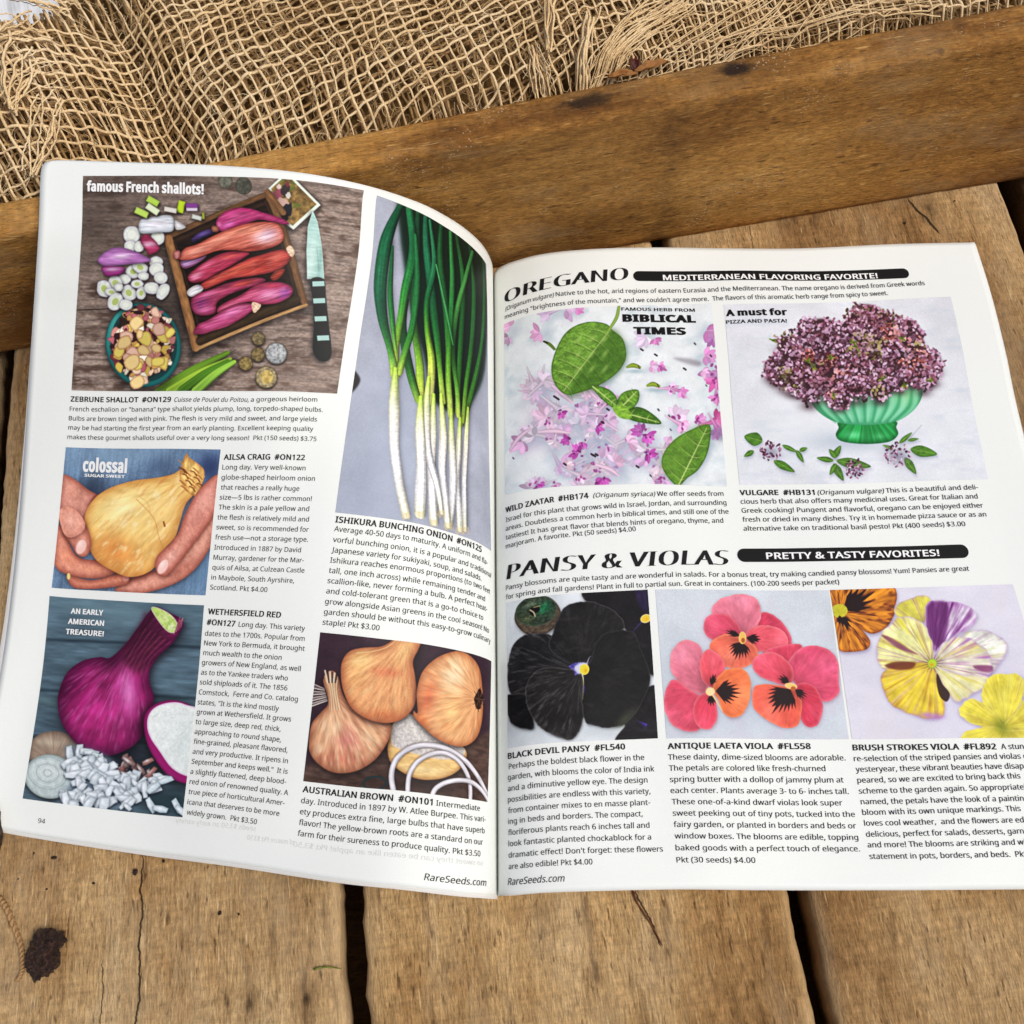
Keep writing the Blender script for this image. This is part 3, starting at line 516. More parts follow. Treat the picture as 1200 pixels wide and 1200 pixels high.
def para(page, parent, lines, name='printed_text', mat=None, cap=7.0, h=.00022):
    k = Ink(page)
    for l in lines:
        k.line(l[0], (l[1], l[2]), (l[3], l[4]), *( [l[6]] if len(l) > 6 and l[6] else [cap]), style=l[5] if len(l) > 5 else 'r', fit=l[7] if len(l) > 7 else None, h=h)
    return k.build(name, mat or M_INK, parent)

para(LP, left, [
 ('ZEBRUNE SHALLOT  #ON129', 83, 470.3, 200.7, 470.8, 'b', 7.2), ('Cuisse de Poulet du Poitou,', 204, 470.8, 291.5, 470.8, 'i'), ('a gorgeous heirloom', 294, 470.8, 371.7, 470.8),
 ('French eschalion or "banana" type shallot yields plump, long, torpedo-shaped bulbs.', 82, 481.5, 378, 482.8),
 ('Bulbs are brown tinged with pink. The flesh is very mild and sweet, and large yields', 81, 492.5, 371.3, 494),
 ('may be had starting the first year from an early planting. Excellent keeping quality', 80.3, 503.3, 367, 505.3),
 ('makes these gourmet shallots useful over a very long season!  Pkt (150 seeds) $3.75', 79.3, 514.3, 370.7, 517)], cap=6.4)
para(LP, left, [
 ('AILSA CRAIG  #ON122', 262.3, 538.7, 357.3, 539.2, 'b', 7.6),
 ('Long day. Very well-known', 260.7, 550.2, 358, 551.3), ('globe-shaped heirloom onion', 259.7, 562, 369, 563.5),
 ('that reaches a really huge', 259, 573.8, 350.7, 575.3), ('size\u20145 lbs is rather common!', 257.7, 585.4, 365.3, 587.3),
 ('The skin is a pale yellow and', 256.3, 597, 362.3, 599), ('the flesh is relatively mild and', 255, 608.8, 362, 611.3),
 ('sweet, so is recommended for', 253.7, 620.4, 361.7, 623.3), ('fresh use\u2014not a storage type.', 252.3, 632.2, 361, 635),
 ('Introduced in 1887 by David', 251.3, 644, 352.7, 647.3), ('Murray, gardener for the Mar-', 250.3, 655.8, 356, 659.4),
 ('quis of Ailsa, at Culzean Castle', 249, 667.5, 356.7, 671.3), ('in Maybole, South Ayrshire,', 247.7, 679.2, 344.7, 683.3),
 ('Scotland. Pkt $4.00', 246.3, 690.8, 313.3, 693.9)], cap=7.0)
para(LP, left, [
 ('WETHERSFIELD RED', 243.7, 719.6, 329.3, 723.9, 'b', 8.0), ('#ON127', 242.3, 732, 275.7, 734.2, 'b', 8.0), ('Long day. This variety', 279.7, 734.4, 357.3, 739.4),
 ('dates to the 1700s. Popular from', 240.3, 745, 357, 751.3), ('New York to Bermuda, it brought', 239.3, 756.2, 357, 763),
 ('much wealth to the onion', 238.3, 767.6, 330, 773.6), ('growers of New England, as well', 236.7, 779, 352.3, 786.7),
 ('as to the Yankee traders who', 235.7, 790.5, 337.3, 797.7), ('sold shiploads of it. The 1856', 234.3, 802, 336.7, 809.3),
 ('Comstock,  Ferre and Co. catalog', 233, 813.7, 349, 822.3), ('states, "It is the kind mostly', 231.7, 825.4, 326.7, 833.3),
 ('grown at Wethersfield. It grows', 230.7, 837, 341, 845.7), ('to large size, deep red, thick,', 229.3, 848.5, 329, 857.3),
 ('approaching to round shape,', 228.3, 860, 329.3, 869.7), ('fine-grained, pleasant flavored,', 227, 871.5, 337, 882),
 ('and very productive. It ripens in', 226, 883.3, 337.3, 894.7), ('September and keeps well."  It is', 224.7, 895, 337, 907),
 ('a slightly flattened, deep blood-', 223.3, 906.8, 335.3, 919), ('red onion of renowned quality. A', 222.3, 918.6, 337.7, 932),
 ('true piece of horticultural Amer-', 221, 930.4, 333.3, 944), ('icana that deserves to be more', 219.7, 942.4, 327.3, 956.4),
 ('widely grown.  Pkt $3.50', 219, 954.4, 301, 966)], cap=7.2)
para(LP, left, [('94', 44.7, 964.3, 53, 965.3)], name='page_number', cap=6.8)
para(LP, left, [
 ('ISHIKURA BUNCHING ONION  #ON125', 392.8, 612, 564, 647.5, 'b', 8.6),
 ('Average 40-50 days to maturity. A uniform and fla-', 391.5, 622.5, 571, 662.5), ('vorful bunching onion, it is a popular and traditional', 390, 635, 575, 677.5),
 ('Japanese variety for sukiyaki, soup, and salads.', 388.5, 647.2, 563.8, 681), ('Ishikura reaches enormous proportions (to two feet', 386.8, 659.3, 573.8, 696.3),
 ('tall, one inch across) while remaining tender and', 385.3, 671.3, 568, 705), ('scallion-like, never forming a bulb. A perfect heat-', 383.7, 683.3, 570.5, 717),
 ('and cold-tolerant green that is a go-to choice to', 382.2, 695.4, 565.8, 727), ('grow alongside Asian greens in the cool season! No', 380.8, 707.6, 572.5, 742),
 ('garden should be without this easy-to-grow culinary', 379.5, 719.8, 574.3, 754.5), ('staple! Pkt $3.00', 378, 732, 444.5, 739)], cap=7.8)
para(LP, left, [
 ('AUSTRALIAN BROWN  #ON101', 354.5, 928, 506.8, 943.8, 'b', 8.8), ('Intermediate', 511, 944.3, 562, 950.5),
 ('day. Introduced in 1897 by W. Atlee Burpee. This vari-', 352.8, 941, 568.5, 963.5), ('ety produces extra fine, large bulbs that have superb', 351.5, 954, 567.5, 976.8),
 ('flavor! The yellow-brown roots are a standard on our', 350.3, 966.6, 565.5, 990.2), ('farm for their sureness to produce quality. Pkt $3.50', 348.8, 979.4, 562.5, 1003.8)], cap=8.2)
para(LP, left, [('RareSeeds.com', 496.8, 1031.3, 569, 1038.3, 'i', 10)], name='web_address')
para(LP, left, [('so sweet they can be eaten like an apple! Pkt $3.50', 566, 1014.5, 344, 992, 'r', 7.5),
                ('seeds $3.50 an early variety', 300, 974, 206, 964, 'r', 7.0), ('of mature Pkt $3.50', 345, 990, 290, 984, 'r', 7.0)], name='show_through', mat=M_GHOST)

para(RP, right, [('OREGANO', 591, 356.5, 736, 328, 'ic', 17.5)], name='heading')
k = Ink(RP); k.pill((742, 323.6), (1065, 320.2), 11.5); k.build('banner', M_INKB, right)
para(RP, right, [('MEDITERRANEAN FLAVORING FAVORITE!', 777, 328.6, 1028.7, 326.3, 'b', 7.4)], name='banner_lettering', mat=M_WHITE, h=.0003)
para(RP, right, [
 ('(Origanum vulgare)', 592.5, 365, 648.8, 348.2, 'i'), ('Native to the hot, arid regions of eastern Eurasia and the Mediterranean. The name oregano is derived from Greek words', 651.5, 347.6, 1084, 334.3),
 ('meaning "brightness of the mountain," and we couldn\'t agree more.  The flavors of this aromatic herb range from spicy to sweet.', 592, 374.2, 1040.7, 345.9)], cap=6.2)
para(RP, right, [
 ('WILD ZAATAR  #HB174', 593, 601, 690, 583.8, 'b', 7.6), ('(Origanum syriaca)', 695, 583.2, 767.5, 581.6, 'i'), ('We offer seeds from', 770, 581.5, 848, 581.2),
 ('Israel for this plant that grows wild in Israel, Jordan, and surrounding', 593.3, 612, 851.5, 591.7), ('areas. Doubtless a common herb in biblical times, and still one of the', 593.3, 622.4, 854, 602.2),
 ('tastiest! It has great flavor that blends hints of oregano, thyme, and', 593.3, 632.8, 847.8, 612.7), ('marjoram. A favorite. Pkt (50 seeds) $4.00', 593.3, 643.2, 745.3, 622.5)], cap=6.8)
para(RP, right, [('PANSY & VIOLAS', 593.8, 680, 853, 662.5, 'ic', 22)], name='heading')
k = Ink(RP); k.pill((864, 650.8), (1134.8, 645.9), 15.5); k.build('banner', M_INKB, right)
para(RP, right, [('PRETTY & TASTY FAVORITES!', 898, 655.2, 1101, 651.6, 'b', 9.0)], name='banner_lettering', mat=M_WHITE, h=.0003)
para(RP, right, [
 ('Pansy blossoms are quite tasty and are wonderful in salads. For a bonus treat, try making candied pansy blossoms! Yum! Pansies are great', 593.3, 692, 1135.9, 669),
 ('for spring and fall gardens! Plant in full to partial sun. Great in containers. (100-200 seeds per packet)', 593.3, 702.8, 983.7, 684.6)], cap=6.9)
para(RP, right, [
 ('VULGARE  #HB131', 867, 580.4, 955, 580, 'b', 7.2), ('(Origanum vulgare)', 958, 579.9, 1035.8, 577.9, 'i'), ('This is a beautiful and deli-', 1038.5, 577.8, 1146.5, 573.6),
 ('cious herb that also offers many medicinal uses. Great for Italian and', 868.2, 590.6, 1146, 584.4), ('Greek cooking! Pungent and flavorful, oregano can be enjoyed either', 869.3, 601.1, 1152.4, 595),
 ('fresh or dried in many dishes. Try it in homemade pizza sauce or as an', 870.4, 611.6, 1156, 605.4), ('alternative take on traditional basil pesto! Pkt (400 seeds) $3.00', 871.5, 622.1, 1131.5, 616.7)], cap=6.8)
para(RP, right, [
 ('BLACK DEVIL PANSY  #FL540', 595.7, 889.5, 732.8, 878.1, 'b', 8.2), ('Perhaps the boldest black flower in the', 596.8, 901.5, 755.2, 890.7),
 ('garden, with blooms the color of India ink', 595.7, 914.3, 766.9, 904), ('and a diminutive yellow eye. The design', 595.7, 927.4, 758.9, 917.1),
 ('possibilities are endless with this variety,', 595.7, 940.5, 762.4, 930.2), ('from container mixes to en masse plant-', 596, 953.3, 762.1, 943.4),
 ('ing in beds and borders. The compact,', 596, 966, 753.3, 956.7), ('floriferous plants reach 6 inches tall and', 596, 979, 761.3, 970.1),
 ('look fantastic planted chockablock for a', 596.3, 992, 763.2, 984), ('dramatic effect! Don\'t forget: these flowers', 596.5, 1005.3, 777, 998),
 ('are also edible! Pkt $4.00', 596.5, 1018.7, 694.4, 1013)], cap=8.0)
para(RP, right, [('RareSeeds.com', 595.5, 1037.3, 661, 1033, 'i', 10)], name='web_address')
para(RP, right, [
 ('ANTIQUE LAETA VIOLA  #FL558', 782.4, 877.8, 950.3, 877.8, 'b', 8.2), ('These dainty, dime-sized blooms are adorable.', 783.1, 890.6, 991, 891.2),
 ('The petals are colored like fresh-churned', 784.2, 903.5, 967.5, 903.8), ('spring butter with a dollop of jammy plum at', 785.3, 916.6, 988.8, 917.1),
 ('each center. Plants average 3- to 6- inches tall.', 786, 929.6, 994.7, 930.6), ('These one-of-a-kind dwarf violas look super', 787.5, 942.8, 987.3, 944),
 ('sweet peeking out of tiny pots, tucked into the', 788.6, 956.1, 1002, 957.4), ('fairy garden, or planted in borders and beds or', 789.7, 969.3, 1003.5, 970.9),
 ('window boxes. The blooms are edible, topping', 790.8, 982.8, 1006, 984.4), ('baked goods with a perfect touch of elegance.', 791.9, 996.7, 1007.9, 997.8),
 ('Pkt (30 seeds) $4.00', 793, 1010.9, 885.4, 1011.3)], cap=8.0)
para(RP, right, [
 ('BRUSH STROKES VIOLA  #FL892', 999.4, 879.4, 1167.8, 878.2, 'b', 8.2), ('A stunning', 1173.6, 878.2, 1200, 877.8, 'r', 8, 'A stun'),
 ('re-selection of the striped pansies and violas of', 1000.9, 892.2, 1196.4, 889.3, 'r', 0, 're-selection of the striped pansies and violas'),
 ('yesteryear, these vibrant beauties have disap-', 1003.1, 904.7, 1200, 900.7, 'r', 0, 'yesteryear, these vibrant beauties have disap'),
 ('peared, so we are excited to bring back this', 1005, 917.5, 1196, 912.3),
 ('scheme to the garden again. So appropriately', 1006.8, 930.2, 1200, 925.3, 'r', 0, 'scheme to the garden again. So appropriate'),
 ('named, the petals have the look of a painting', 1009, 942.7, 1200, 938.6, 'r', 0, 'named, the petals have the look of a paintin'),
 ('bloom with its own unique markings. This', 1010.8, 955.2, 1196.4, 950.6),
 ('loves cool weather,  and the flowers are edible,', 1013, 967.8, 1200, 963.9, 'r', 0, 'loves cool weather,  and the flowers are ed'),
 ('delicious, perfect for salads, desserts, garnish', 1015.2, 980.8, 1200, 977, 'r', 0, 'delicious, perfect for salads, desserts, garn'),
 ('and more! The blooms are striking and will', 1017, 993.3, 1200, 989.9, 'r', 0, 'and more! The blooms are striking and w'),
 ('statement in pots, borders, and beds.  Pkt', 1019.3, 1006.8, 1200, 1004, 'r', 0, 'statement in pots, borders, and beds.  Pk')], cap=8.0)
k = Ink(RP)
k.line('A must for', (850.7, 370.7), (922.7, 369.3), 8.6, 'b', off=.06, h=.00030); k.line('PIZZA AND PASTA!', (851, 379.8), (922.3, 378.2), 4.9, 'b', h=.00030)
k.build('photo_caption', M_INKB, right)
k = Ink(RP)
k.line('FAMOUS HERB FROM', (728, 364.2), (814.3, 365.6), 4.4, 'b', h=.00030); k.line('BIBLICAL', (729.5, 376.9), (815.5, 378), 9.6, 'b', off=.075, h=.00030)
k.line('TIMES', (742.5, 391.6), (804, 392.4), 9.4, 'b', off=.075, h=.00030)
k.build('photo_caption', M_INKB, right)
k = Ink(LP); k.line('famous French shallots!', (102, 224), (239, 228), 13.6, 'b', off=.06, h=.00030); k.build('photo_caption', M_WHITE, left)
k = Ink(LP); k.line('colossal', (97.3, 551.8), (149, 553.4), 18, 'b', off=.065, h=.00030); k.line('SUGAR SWEET', (99.3, 558.4), (146.7, 560), 4.0, 'b', off=.045, h=.00030)
k.build('photo_caption', M_WHITE, left)
k = Ink(LP)
k.line('AN EARLY', (83.3, 718.7), (121.3, 721), 7.2, 'b', off=.045, h=.00030); k.line('AMERICAN', (80, 730.7), (122.3, 733.3), 7.2, 'b', off=.045, h=.00030); k.line('TREASURE!', (77.3, 742.7), (122, 745.7), 7.2, 'b', off=.045, h=.00030)
k.build('photo_caption', M_WHITE, left)

# ------------------------------------------------------------------ printed photographs, drawn by code into small canvases
def csmooth(P, n=6, closed=True):
    P = np.asarray(P, float); N = len(P)
    if N < 3: return P
    out = []; rng_ = range(N) if closed else range(N - 1)
    t = np.linspace(0, 1, n, endpoint=False)[:, None]
    for i in rng_:
        if closed: a, b, c, d = P[i - 1], P[i], P[(i + 1) % N], P[(i + 2) % N]
        else: a, b, c, d = P[max(i - 1, 0)], P[i], P[i + 1], P[min(i + 2, N - 1)]
        out.append(.5 * ((2 * b) + (c - a) * t + (2*a - 5*b + 4*c - d) * t**2 + (3*b - a - 3*c + d) * t**3))
    if not closed: out.append(P[-1:])
    return np.concatenate(out)

def sdf(poly, X, Y):
    d2 = np.full(X.shape, 1e18); ins = np.zeros(X.shape, bool); n = len(poly)
    for i in range(n):
        x0, y0 = poly[i - 1]; x1, y1 = poly[i]; ex, ey = x1 - x0, y1 - y0; L = ex * ex + ey * ey
        if L < 1e-9: continue
        wx = X - x0; wy = Y - y0; t = np.clip((wx * ex + wy * ey) / L, 0, 1)
        dx = wx - ex * t; dy = wy - ey * t; np.minimum(d2, dx * dx + dy * dy, out=d2)
        if y0 != y1:
            c = (y0 > Y) != (y1 > Y); ins ^= c & (wx < ex * (Y - y0) / ey)
    d = np.sqrt(d2); return np.where(ins, d, -d)

def EL(cx, cy, rx, ry=None, ang=0, n=14, j=0, seed=0):
    ry = rx if ry is None else ry; t = np.linspace(0, 2 * pi, n, endpoint=False); r = np.random.RandomState(seed)
    k = 1 + j * (r.rand(n) - .5); x = rx * np.cos(t) * k; y = ry * np.sin(t) * k; a = radians(ang)
    return np.stack([cx + x * cos(a) - y * sin(a), cy + x * sin(a) + y * cos(a)], 1)

PICS = {}
class Pic:
    S = 2.5
    def __init__(s, name, page, corners, parent, bgc):
        s.name, s.page, s.parent = name, page, parent
        s.c = page.uv(corners)                        # TL TR BR BL
        k = np.asarray(corners, float)
        s.W = int(s.S * (np.linalg.norm(k[1] - k[0]) + np.linalg.norm(k[2] - k[3])) / 2)
        s.H = int(s.S * (np.linalg.norm(k[3] - k[0]) + np.linalg.norm(k[2] - k[1])) / 2)
        s.Y, s.X = np.mgrid[0:s.H, 0:s.W].astype(np.float32) + .5
        s.im = np.zeros((s.H, s.W, 3), np.float32) + np.array(bgc, np.float32)
        s.o = (0, 0, 1.0); s.rs = np.random.RandomState(len(name) * 7 + 1)
    def crop(s, ox, oy, sc): s.o = (ox, oy, sc); return s
    @property
    def k(s): return s.S / s.o[2]
    def q(s, pts):
        p = np.atleast_2d(np.asarray(pts, float)); p = np.array(s.o[:2]) + p / s.o[2]
        # page coordinates through a local projective fit of the four corners (exact at the corners)
        if not hasattr(s, 'Hm'):
            g = [(a, b) for a in np.linspace(-.05, 1.05, 7) for b in np.linspace(-.05, 1.05, 7)]
            ab = np.array(g); TL, TR, BR, BL = s.c
            uv = (TL[None] * (1 - ab[:, :1]) + TR * ab[:, :1]) * (1 - ab[:, 1:]) + (BL * (1 - ab[:, :1]) + BR * ab[:, :1]) * ab[:, 1:]
            uv[:, 0] = np.maximum(uv[:, 0], .002)
            s.ctl = proj(s.page.P(uv[:, 0], uv[:, 1])); s.ab = ab
            s.Hm = 1; m = s.ctl.mean(0); sd = s.ctl.std(0)
            B = lambda P: (lambda x, y: np.stack([1 + 0*x, x, y, x*x, x*y, y*y, x**3, x*x*y, x*y*y, y**3, x**4, x**3*y, x*x*y*y, x*y**3, y**4], 1))((P[:, 0] - m[0]) / sd[0], (P[:, 1] - m[1]) / sd[1])
            s.B = B; s.co = np.linalg.lstsq(B(s.ctl), ab, rcond=None)[0]
        ab = s.B(p) @ s.co
        return ab * np.array([s.W, s.H])
    def box(s, P, m):
        x0 = max(int(P[:, 0].min() - m), 0); x1 = min(int(P[:, 0].max() + m) + 1, s.W)
        y0 = max(int(P[:, 1].min() - m), 0); y1 = min(int(P[:, 1].max() + m) + 1, s.H)
        return (slice(y0, y1), slice(x0, x1)) if x1 > x0 and y1 > y0 else None
    def put(s, b, col, m):
        im = s.im[b]; im += (np.asarray(col, np.float32) - im) * m[..., None].astype(np.float32)
    def fill(s, pts, col, sm=True, soft=.8, rim=None, sp=(), tex=None, a=1.0, ruf=0, n=5):
        P = s.q(pts)
        if sm: P = csmooth(P, n)
        if ruf:
            L_ = np.r_[0, np.cumsum(np.linalg.norm(np.diff(P, axis=0), axis=1))] / s.k; c_ = P.mean(0); P = c_ + (P - c_) * (1 + (ruf * (fbm(L_ / 22, L_ * 0, len(pts), 3) - .5) * s.k / np.maximum(np.linalg.norm(P - c_, axis=1), 6) * 2)[:, None])
        b = s.box(P, soft * 2 + 1)
        if b is None: return
        X, Y = s.X[b], s.Y[b]; d = sdf(P, X, Y)
        m = np.clip(d / (2 * soft) + .5, 0, 1) if soft < 2 else 1 / (1 + np.exp(np.clip(-d / soft * 1.7, -30, 30)))
        C = np.zeros(X.shape + (3,), np.float32) + np.array(col, np.float32)
        for (x, y, rx, ry, an, c, al) in sp:
            cx, cy = s.q([(x, y)])[0]; r = radians(an); dx = X - cx; dy = Y - cy
            u = (dx * cos(r) + dy * sin(r)) / (rx * s.k); v = (-dx * sin(r) + dy * cos(r)) / (ry * s.k)
            w = np.exp(-(u * u + v * v) * 1.2) * al; C += (np.array(c, np.float32) - C) * w[..., None]
        if tex: C = tex(X, Y, C)
        if rim:
            w = np.clip(1 - d / (rim[1] * s.k), 0, 1) ** 1.6 * rim[2]; C += (np.array(rim[0], np.float32) - C) * w[..., None]
        s.put(b, C, m * a)
    def shadow(s, pts, soft, a, dx=0, dy=0, col=(20, 16, 16)):
        s.fill(np.asarray(pts, float) + np.array([dx, dy]), col, soft=soft * s.k, a=a)
    def stroke(s, pts, w, col, a=1.0, shade=0.0, hi=0.0, sm=True, n=5, soft=.7, tex=None):
        P = s.q(pts); wv = np.broadcast_to(np.asarray(w, float), (len(P),)) * s.k / 2
        cv = np.asarray(col, float); cv = np.broadcast_to(cv, (len(P), 3)) if cv.ndim == 1 else np.array([[np.interp(t, np.linspace(0, 1, len(cv)), cv[:, j]) for j in range(3)] for t in np.linspace(0, 1, len(P))])
        Q = np.c_[P, wv, cv]
        if sm and len(P) > 2: Q = csmooth(Q, n, closed=False)
        b = s.box(Q[:, :2], max(wv.max(), .3) + 2)
        if b is None: return
        X, Y = s.X[b], s.Y[b]; best = np.full(X.shape, -1e9); C = np.zeros(X.shape + (3,), np.float32); lat = np.zeros(X.shape); al_ = np.zeros(X.shape)
        acc = 0
        for i in range(len(Q) - 1):
            x0, y0 = Q[i, :2]; ex, ey = Q[i + 1, :2] - Q[i, :2]; L = ex * ex + ey * ey
            if L < 1e-9: continue
            t = np.clip(((X - x0) * ex + (Y - y0) * ey) / L, 0, 1); dx = X - x0 - ex * t; dy = Y - y0 - ey * t
            ww = Q[i, 2] * (1 - t) + Q[i + 1, 2] * t; dd = ww - np.sqrt(dx * dx + dy * dy); k = dd > best
            best = np.where(k, dd, best)
            C[k] = (Q[i, 3:] * (1 - t[k][:, None]) + Q[i + 1, 3:] * t[k][:, None])
            lat = np.where(k, (ex * dy - ey * dx) / math.sqrt(L) / np.maximum(ww, .3), lat); al_ = np.where(k, acc + t * math.sqrt(L), al_)
            acc += math.sqrt(L)
        m = np.clip(best / (2 * soft) + .5, 0, 1)
        lat = np.clip(lat, -1, 1)
        f = 1 - shade * lat ** 2 + hi * lat
        C = C * f[..., None]
        if tex: C = tex(al_, lat, C)
        s.put(b, np.clip(C, 0, 255), m * a)
    def glow(s, x, y, rx, ry, an, c, a):
        cx, cy = s.q([(x, y)])[0]; R = max(rx, ry) * s.k * 1.8
        b = s.box(np.array([[cx - R, cy - R], [cx + R, cy + R]]), 0)
        if b is None: return
        X, Y = s.X[b], s.Y[b]; r = radians(an); dx = X - cx; dy = Y - cy
        u = (dx * cos(r) + dy * sin(r)) / (rx * s.k); v = (-dx * sin(r) + dy * cos(r)) / (ry * s.k)
        s.put(b, c, np.exp(-(u * u + v * v) * 1.2) * a)
    def mod(s, f): s.im *= np.asarray(f, np.float32)[..., None] if np.asarray(f).ndim == 2 else f
    def polar(s, x, y, fr, amp, seed=1, tint=None, wob=.02):
        cx, cy = s.q([(x, y)])[0]
        def t(X, Y, C):
            an = np.arctan2(Y - cy, X - cx); r = np.hypot(X - cx, Y - cy)
            v = vnoise(an * fr + 40, r * wob / s.k, seed) * .6 + vnoise(an * fr * 2.7 + 40, r * wob * 2 / s.k, seed + 5) * .4
            if tint is not None:
                w = np.clip((v - .5) * 3, 0, 1) * amp; return C + (np.array(tint, np.float32) - C) * w[..., None]
            return C * (1 + (v - .5) * 2 * amp)[..., None]
        return t
    def grain(s, sx, sy, amp, seed=1, tint=None, ang=0, lo=.5):
        sx, sy = sx * s.k, sy * s.k; r = radians(ang)
        def t(X, Y, C):
            U = X * cos(r) + Y * sin(r); Vv = -X * sin(r) + Y * cos(r)
            v = fbm(U / sx + 9, Vv / sy + 5, seed, 3)
            if tint is not None:
                w = np.clip((v - lo) * 4, 0, 1) * amp; return C + (np.array(tint, np.float32) - C) * w[..., None]
            return C * (1 + (v - .5) * 2 * amp)[..., None]
        return t
    def all(s, tex): s.im = np.asarray(tex(s.X, s.Y, s.im), np.float32)
    def chain(s, *ts):
        def t(X, Y, C):
            for q in ts: C = q(X, Y, C)
            return C
        return t
    def sprinkle(s, n, inside, size, cols, j=.35, seed=0, a=1.0, rim=None, asp=.6):
        """n small irregular flecks at random places of a polygon"""
        r = np.random.RandomState(seed); P = np.asarray(inside, float); lo, hi_ = P.min(0), P.max(0); k = 0; poly = csmooth(P, 4)
        pts = lo + r.rand(n * 3, 2) * (hi_ - lo); ok = sdf(poly, pts[:, 0], pts[:, 1]) > 0; pts = pts[ok][:n]
        for p in pts:
            z = size[0] + r.rand() * (size[1] - size[0]); c = np.array(cols[r.randint(len(cols))], float) * (1 + (r.rand() - .5) * .25)
            s.fill(EL(p[0], p[1], z, z * (asp + (1 - asp) * r.rand()), r.rand() * 180, 6, j, r.randint(999)), np.clip(c, 0, 255), soft=.6, a=a, n=2, rim=rim)
    def build(s):
        n0 = s.rs.rand(s.H // 2 + 1, s.W // 2 + 1).repeat(2, 0).repeat(2, 1)[:s.H, :s.W] - .5
        s.im = np.clip(s.im * (1 + .03 * n0[..., None]) + 0, 0, 255)
        def blur(a, r):
            for ax in (0, 1):
                p_ = np.concatenate([np.repeat(a.take([0], ax), r + 1, ax), a, np.repeat(a.take([-1], ax), r, ax)], ax); c_ = np.cumsum(p_, ax, dtype=np.float64)
                n_ = a.shape[ax]; a = (c_.take(range(2 * r + 1, 2 * r + 1 + n_), ax) - c_.take(range(0, n_), ax)) / (2 * r + 1)
            return a
        im = blur(s.im, 1); im = im + .20 * (im - blur(im, 3)) + .14 * (im - blur(blur(im, 9), 9)); im = np.clip(im, 0, 255) / 255
        g = im.mean(-1, keepdims=True); im = g + (im - g) * .95; im = im - .03 * np.sin(2 * pi * im); s.im = np.clip(im, 0, 1) * 255
        PICS[s.name] = s.im
        img = bpy.data.images.new('print_' + s.name, s.W, s.H, alpha=False)
        px = np.ones((s.H, s.W, 4), np.float32); px[..., :3] = (s.im / 255.0)[::-1]
        img.pixels.foreach_set(px.ravel()); img.update(); img.pack()
        t = NT('printed_' + s.name); tx = t.n.new('ShaderNodeTexImage'); tx.image = img; tx.interpolation = 'Cubic'; tx.extension = 'EXTEND'
        t.l.new(tx.outputs[0], t.b.inputs['Base Color']); t.b.inputs['Roughness'].default_value = .45; t.b.inputs['Specular IOR Level'].default_value = .16
        nu = max(16, int(s.W / s.S / 4.0)); nv = max(16, int(s.H / s.S / 5.0))
        A, Bv = np.meshgrid(np.linspace(0, 1, nu), np.linspace(0, 1, nv)); TL, TR, BR, BL = s.c
        a, b = A[..., None], Bv[..., None]
        uv = (TL * (1 - a) + TR * a) * b + (BL * (1 - a) + BR * a) * (1 - b)
        P = s.page.X(uv[..., 0], uv[..., 1], .00013)
        mesh('printed_photo', P.reshape(-1, 3), grid_faces(nu, nv), t.m, s.parent, uvs=np.stack([A, Bv], -1).reshape(-1, 2))

def wire(c, pts, w, col, **k): c.stroke(pts, w, col, **k)

# --- shallots in a little crate, with knife, bowl, coins and cut pieces
p = Pic('shallots', LP, [(97.5, 206.3), (426.5, 223.3), (395, 461.3), (84, 457.3)], left, (138, 122, 112)); p.crop(0, 150, 3)
p.all(p.chain(p.grain(120, 7, .30, 3), p.grain(9, 5, .22, 5), p.grain(60, 26, .9, 8, (92, 74, 64), lo=.52), p.grain(30, 6, .8, 11, (168, 152, 142), lo=.6)))
p.glow(330, 330, 240, 190, 0, (62, 52, 46), .55); p.glow(560, 640, 190, 120, 20, (44, 36, 32), .65); p.glow(1050, 880, 200, 90, 0, (158, 140, 130), .3); p.glow(560, 190, 300, 60, 0, (60, 50, 44), .5)
p.stroke([(255, 642), (330, 640), (385, 637)], 3, (46, 36, 32)); p.stroke([(700, 200), (860, 196), (1190, 240)], 2, (80, 66, 58), a=.4)
for (x, y, r, c) in [(800, 186, 26, (104, 104, 92)), (864, 205, 30, (84, 84, 74))]:
    p.fill(EL(x, y, r), c, rim=((60, 58, 50), 6, .7), tex=p.grain(8, 8, .3, 4))
# photo card
card = [(952, 215), (1005, 172), (1040, 178), (1132, 272), (1030, 360), (990, 330)]
p.shadow(card, 5, .5, 4, 6); p.fill(card, (214, 224, 208), sm=False)
p.fill([(962, 216), (1008, 180), (1036, 186), (1118, 270), (1028, 346), (992, 318)], (128, 104, 62), sm=False, tex=p.chain(p.grain(12, 12, .45, 6), p.grain(20, 20, .8, 9, (92, 110, 48), lo=.55)))
for (x, y, rx, ry, c) in [(985, 235, 16, 20, (150, 80, 96)), (1012, 222, 16, 22, (60, 50, 54)), (1000, 262, 22, 14, (196, 160, 150)), (1020, 240, 9, 12, (206, 200, 190)), (1014, 292, 16, 26, (32, 34, 48)), (1000, 318, 14, 20, (28, 22, 26)), (1020, 203, 8, 8, (120, 60, 60)), (990, 210, 8, 9, (216, 190, 180))]:
    p.fill(EL(x, y, rx, ry, 20, j=.4, seed=x), c, a=.9, soft=1)
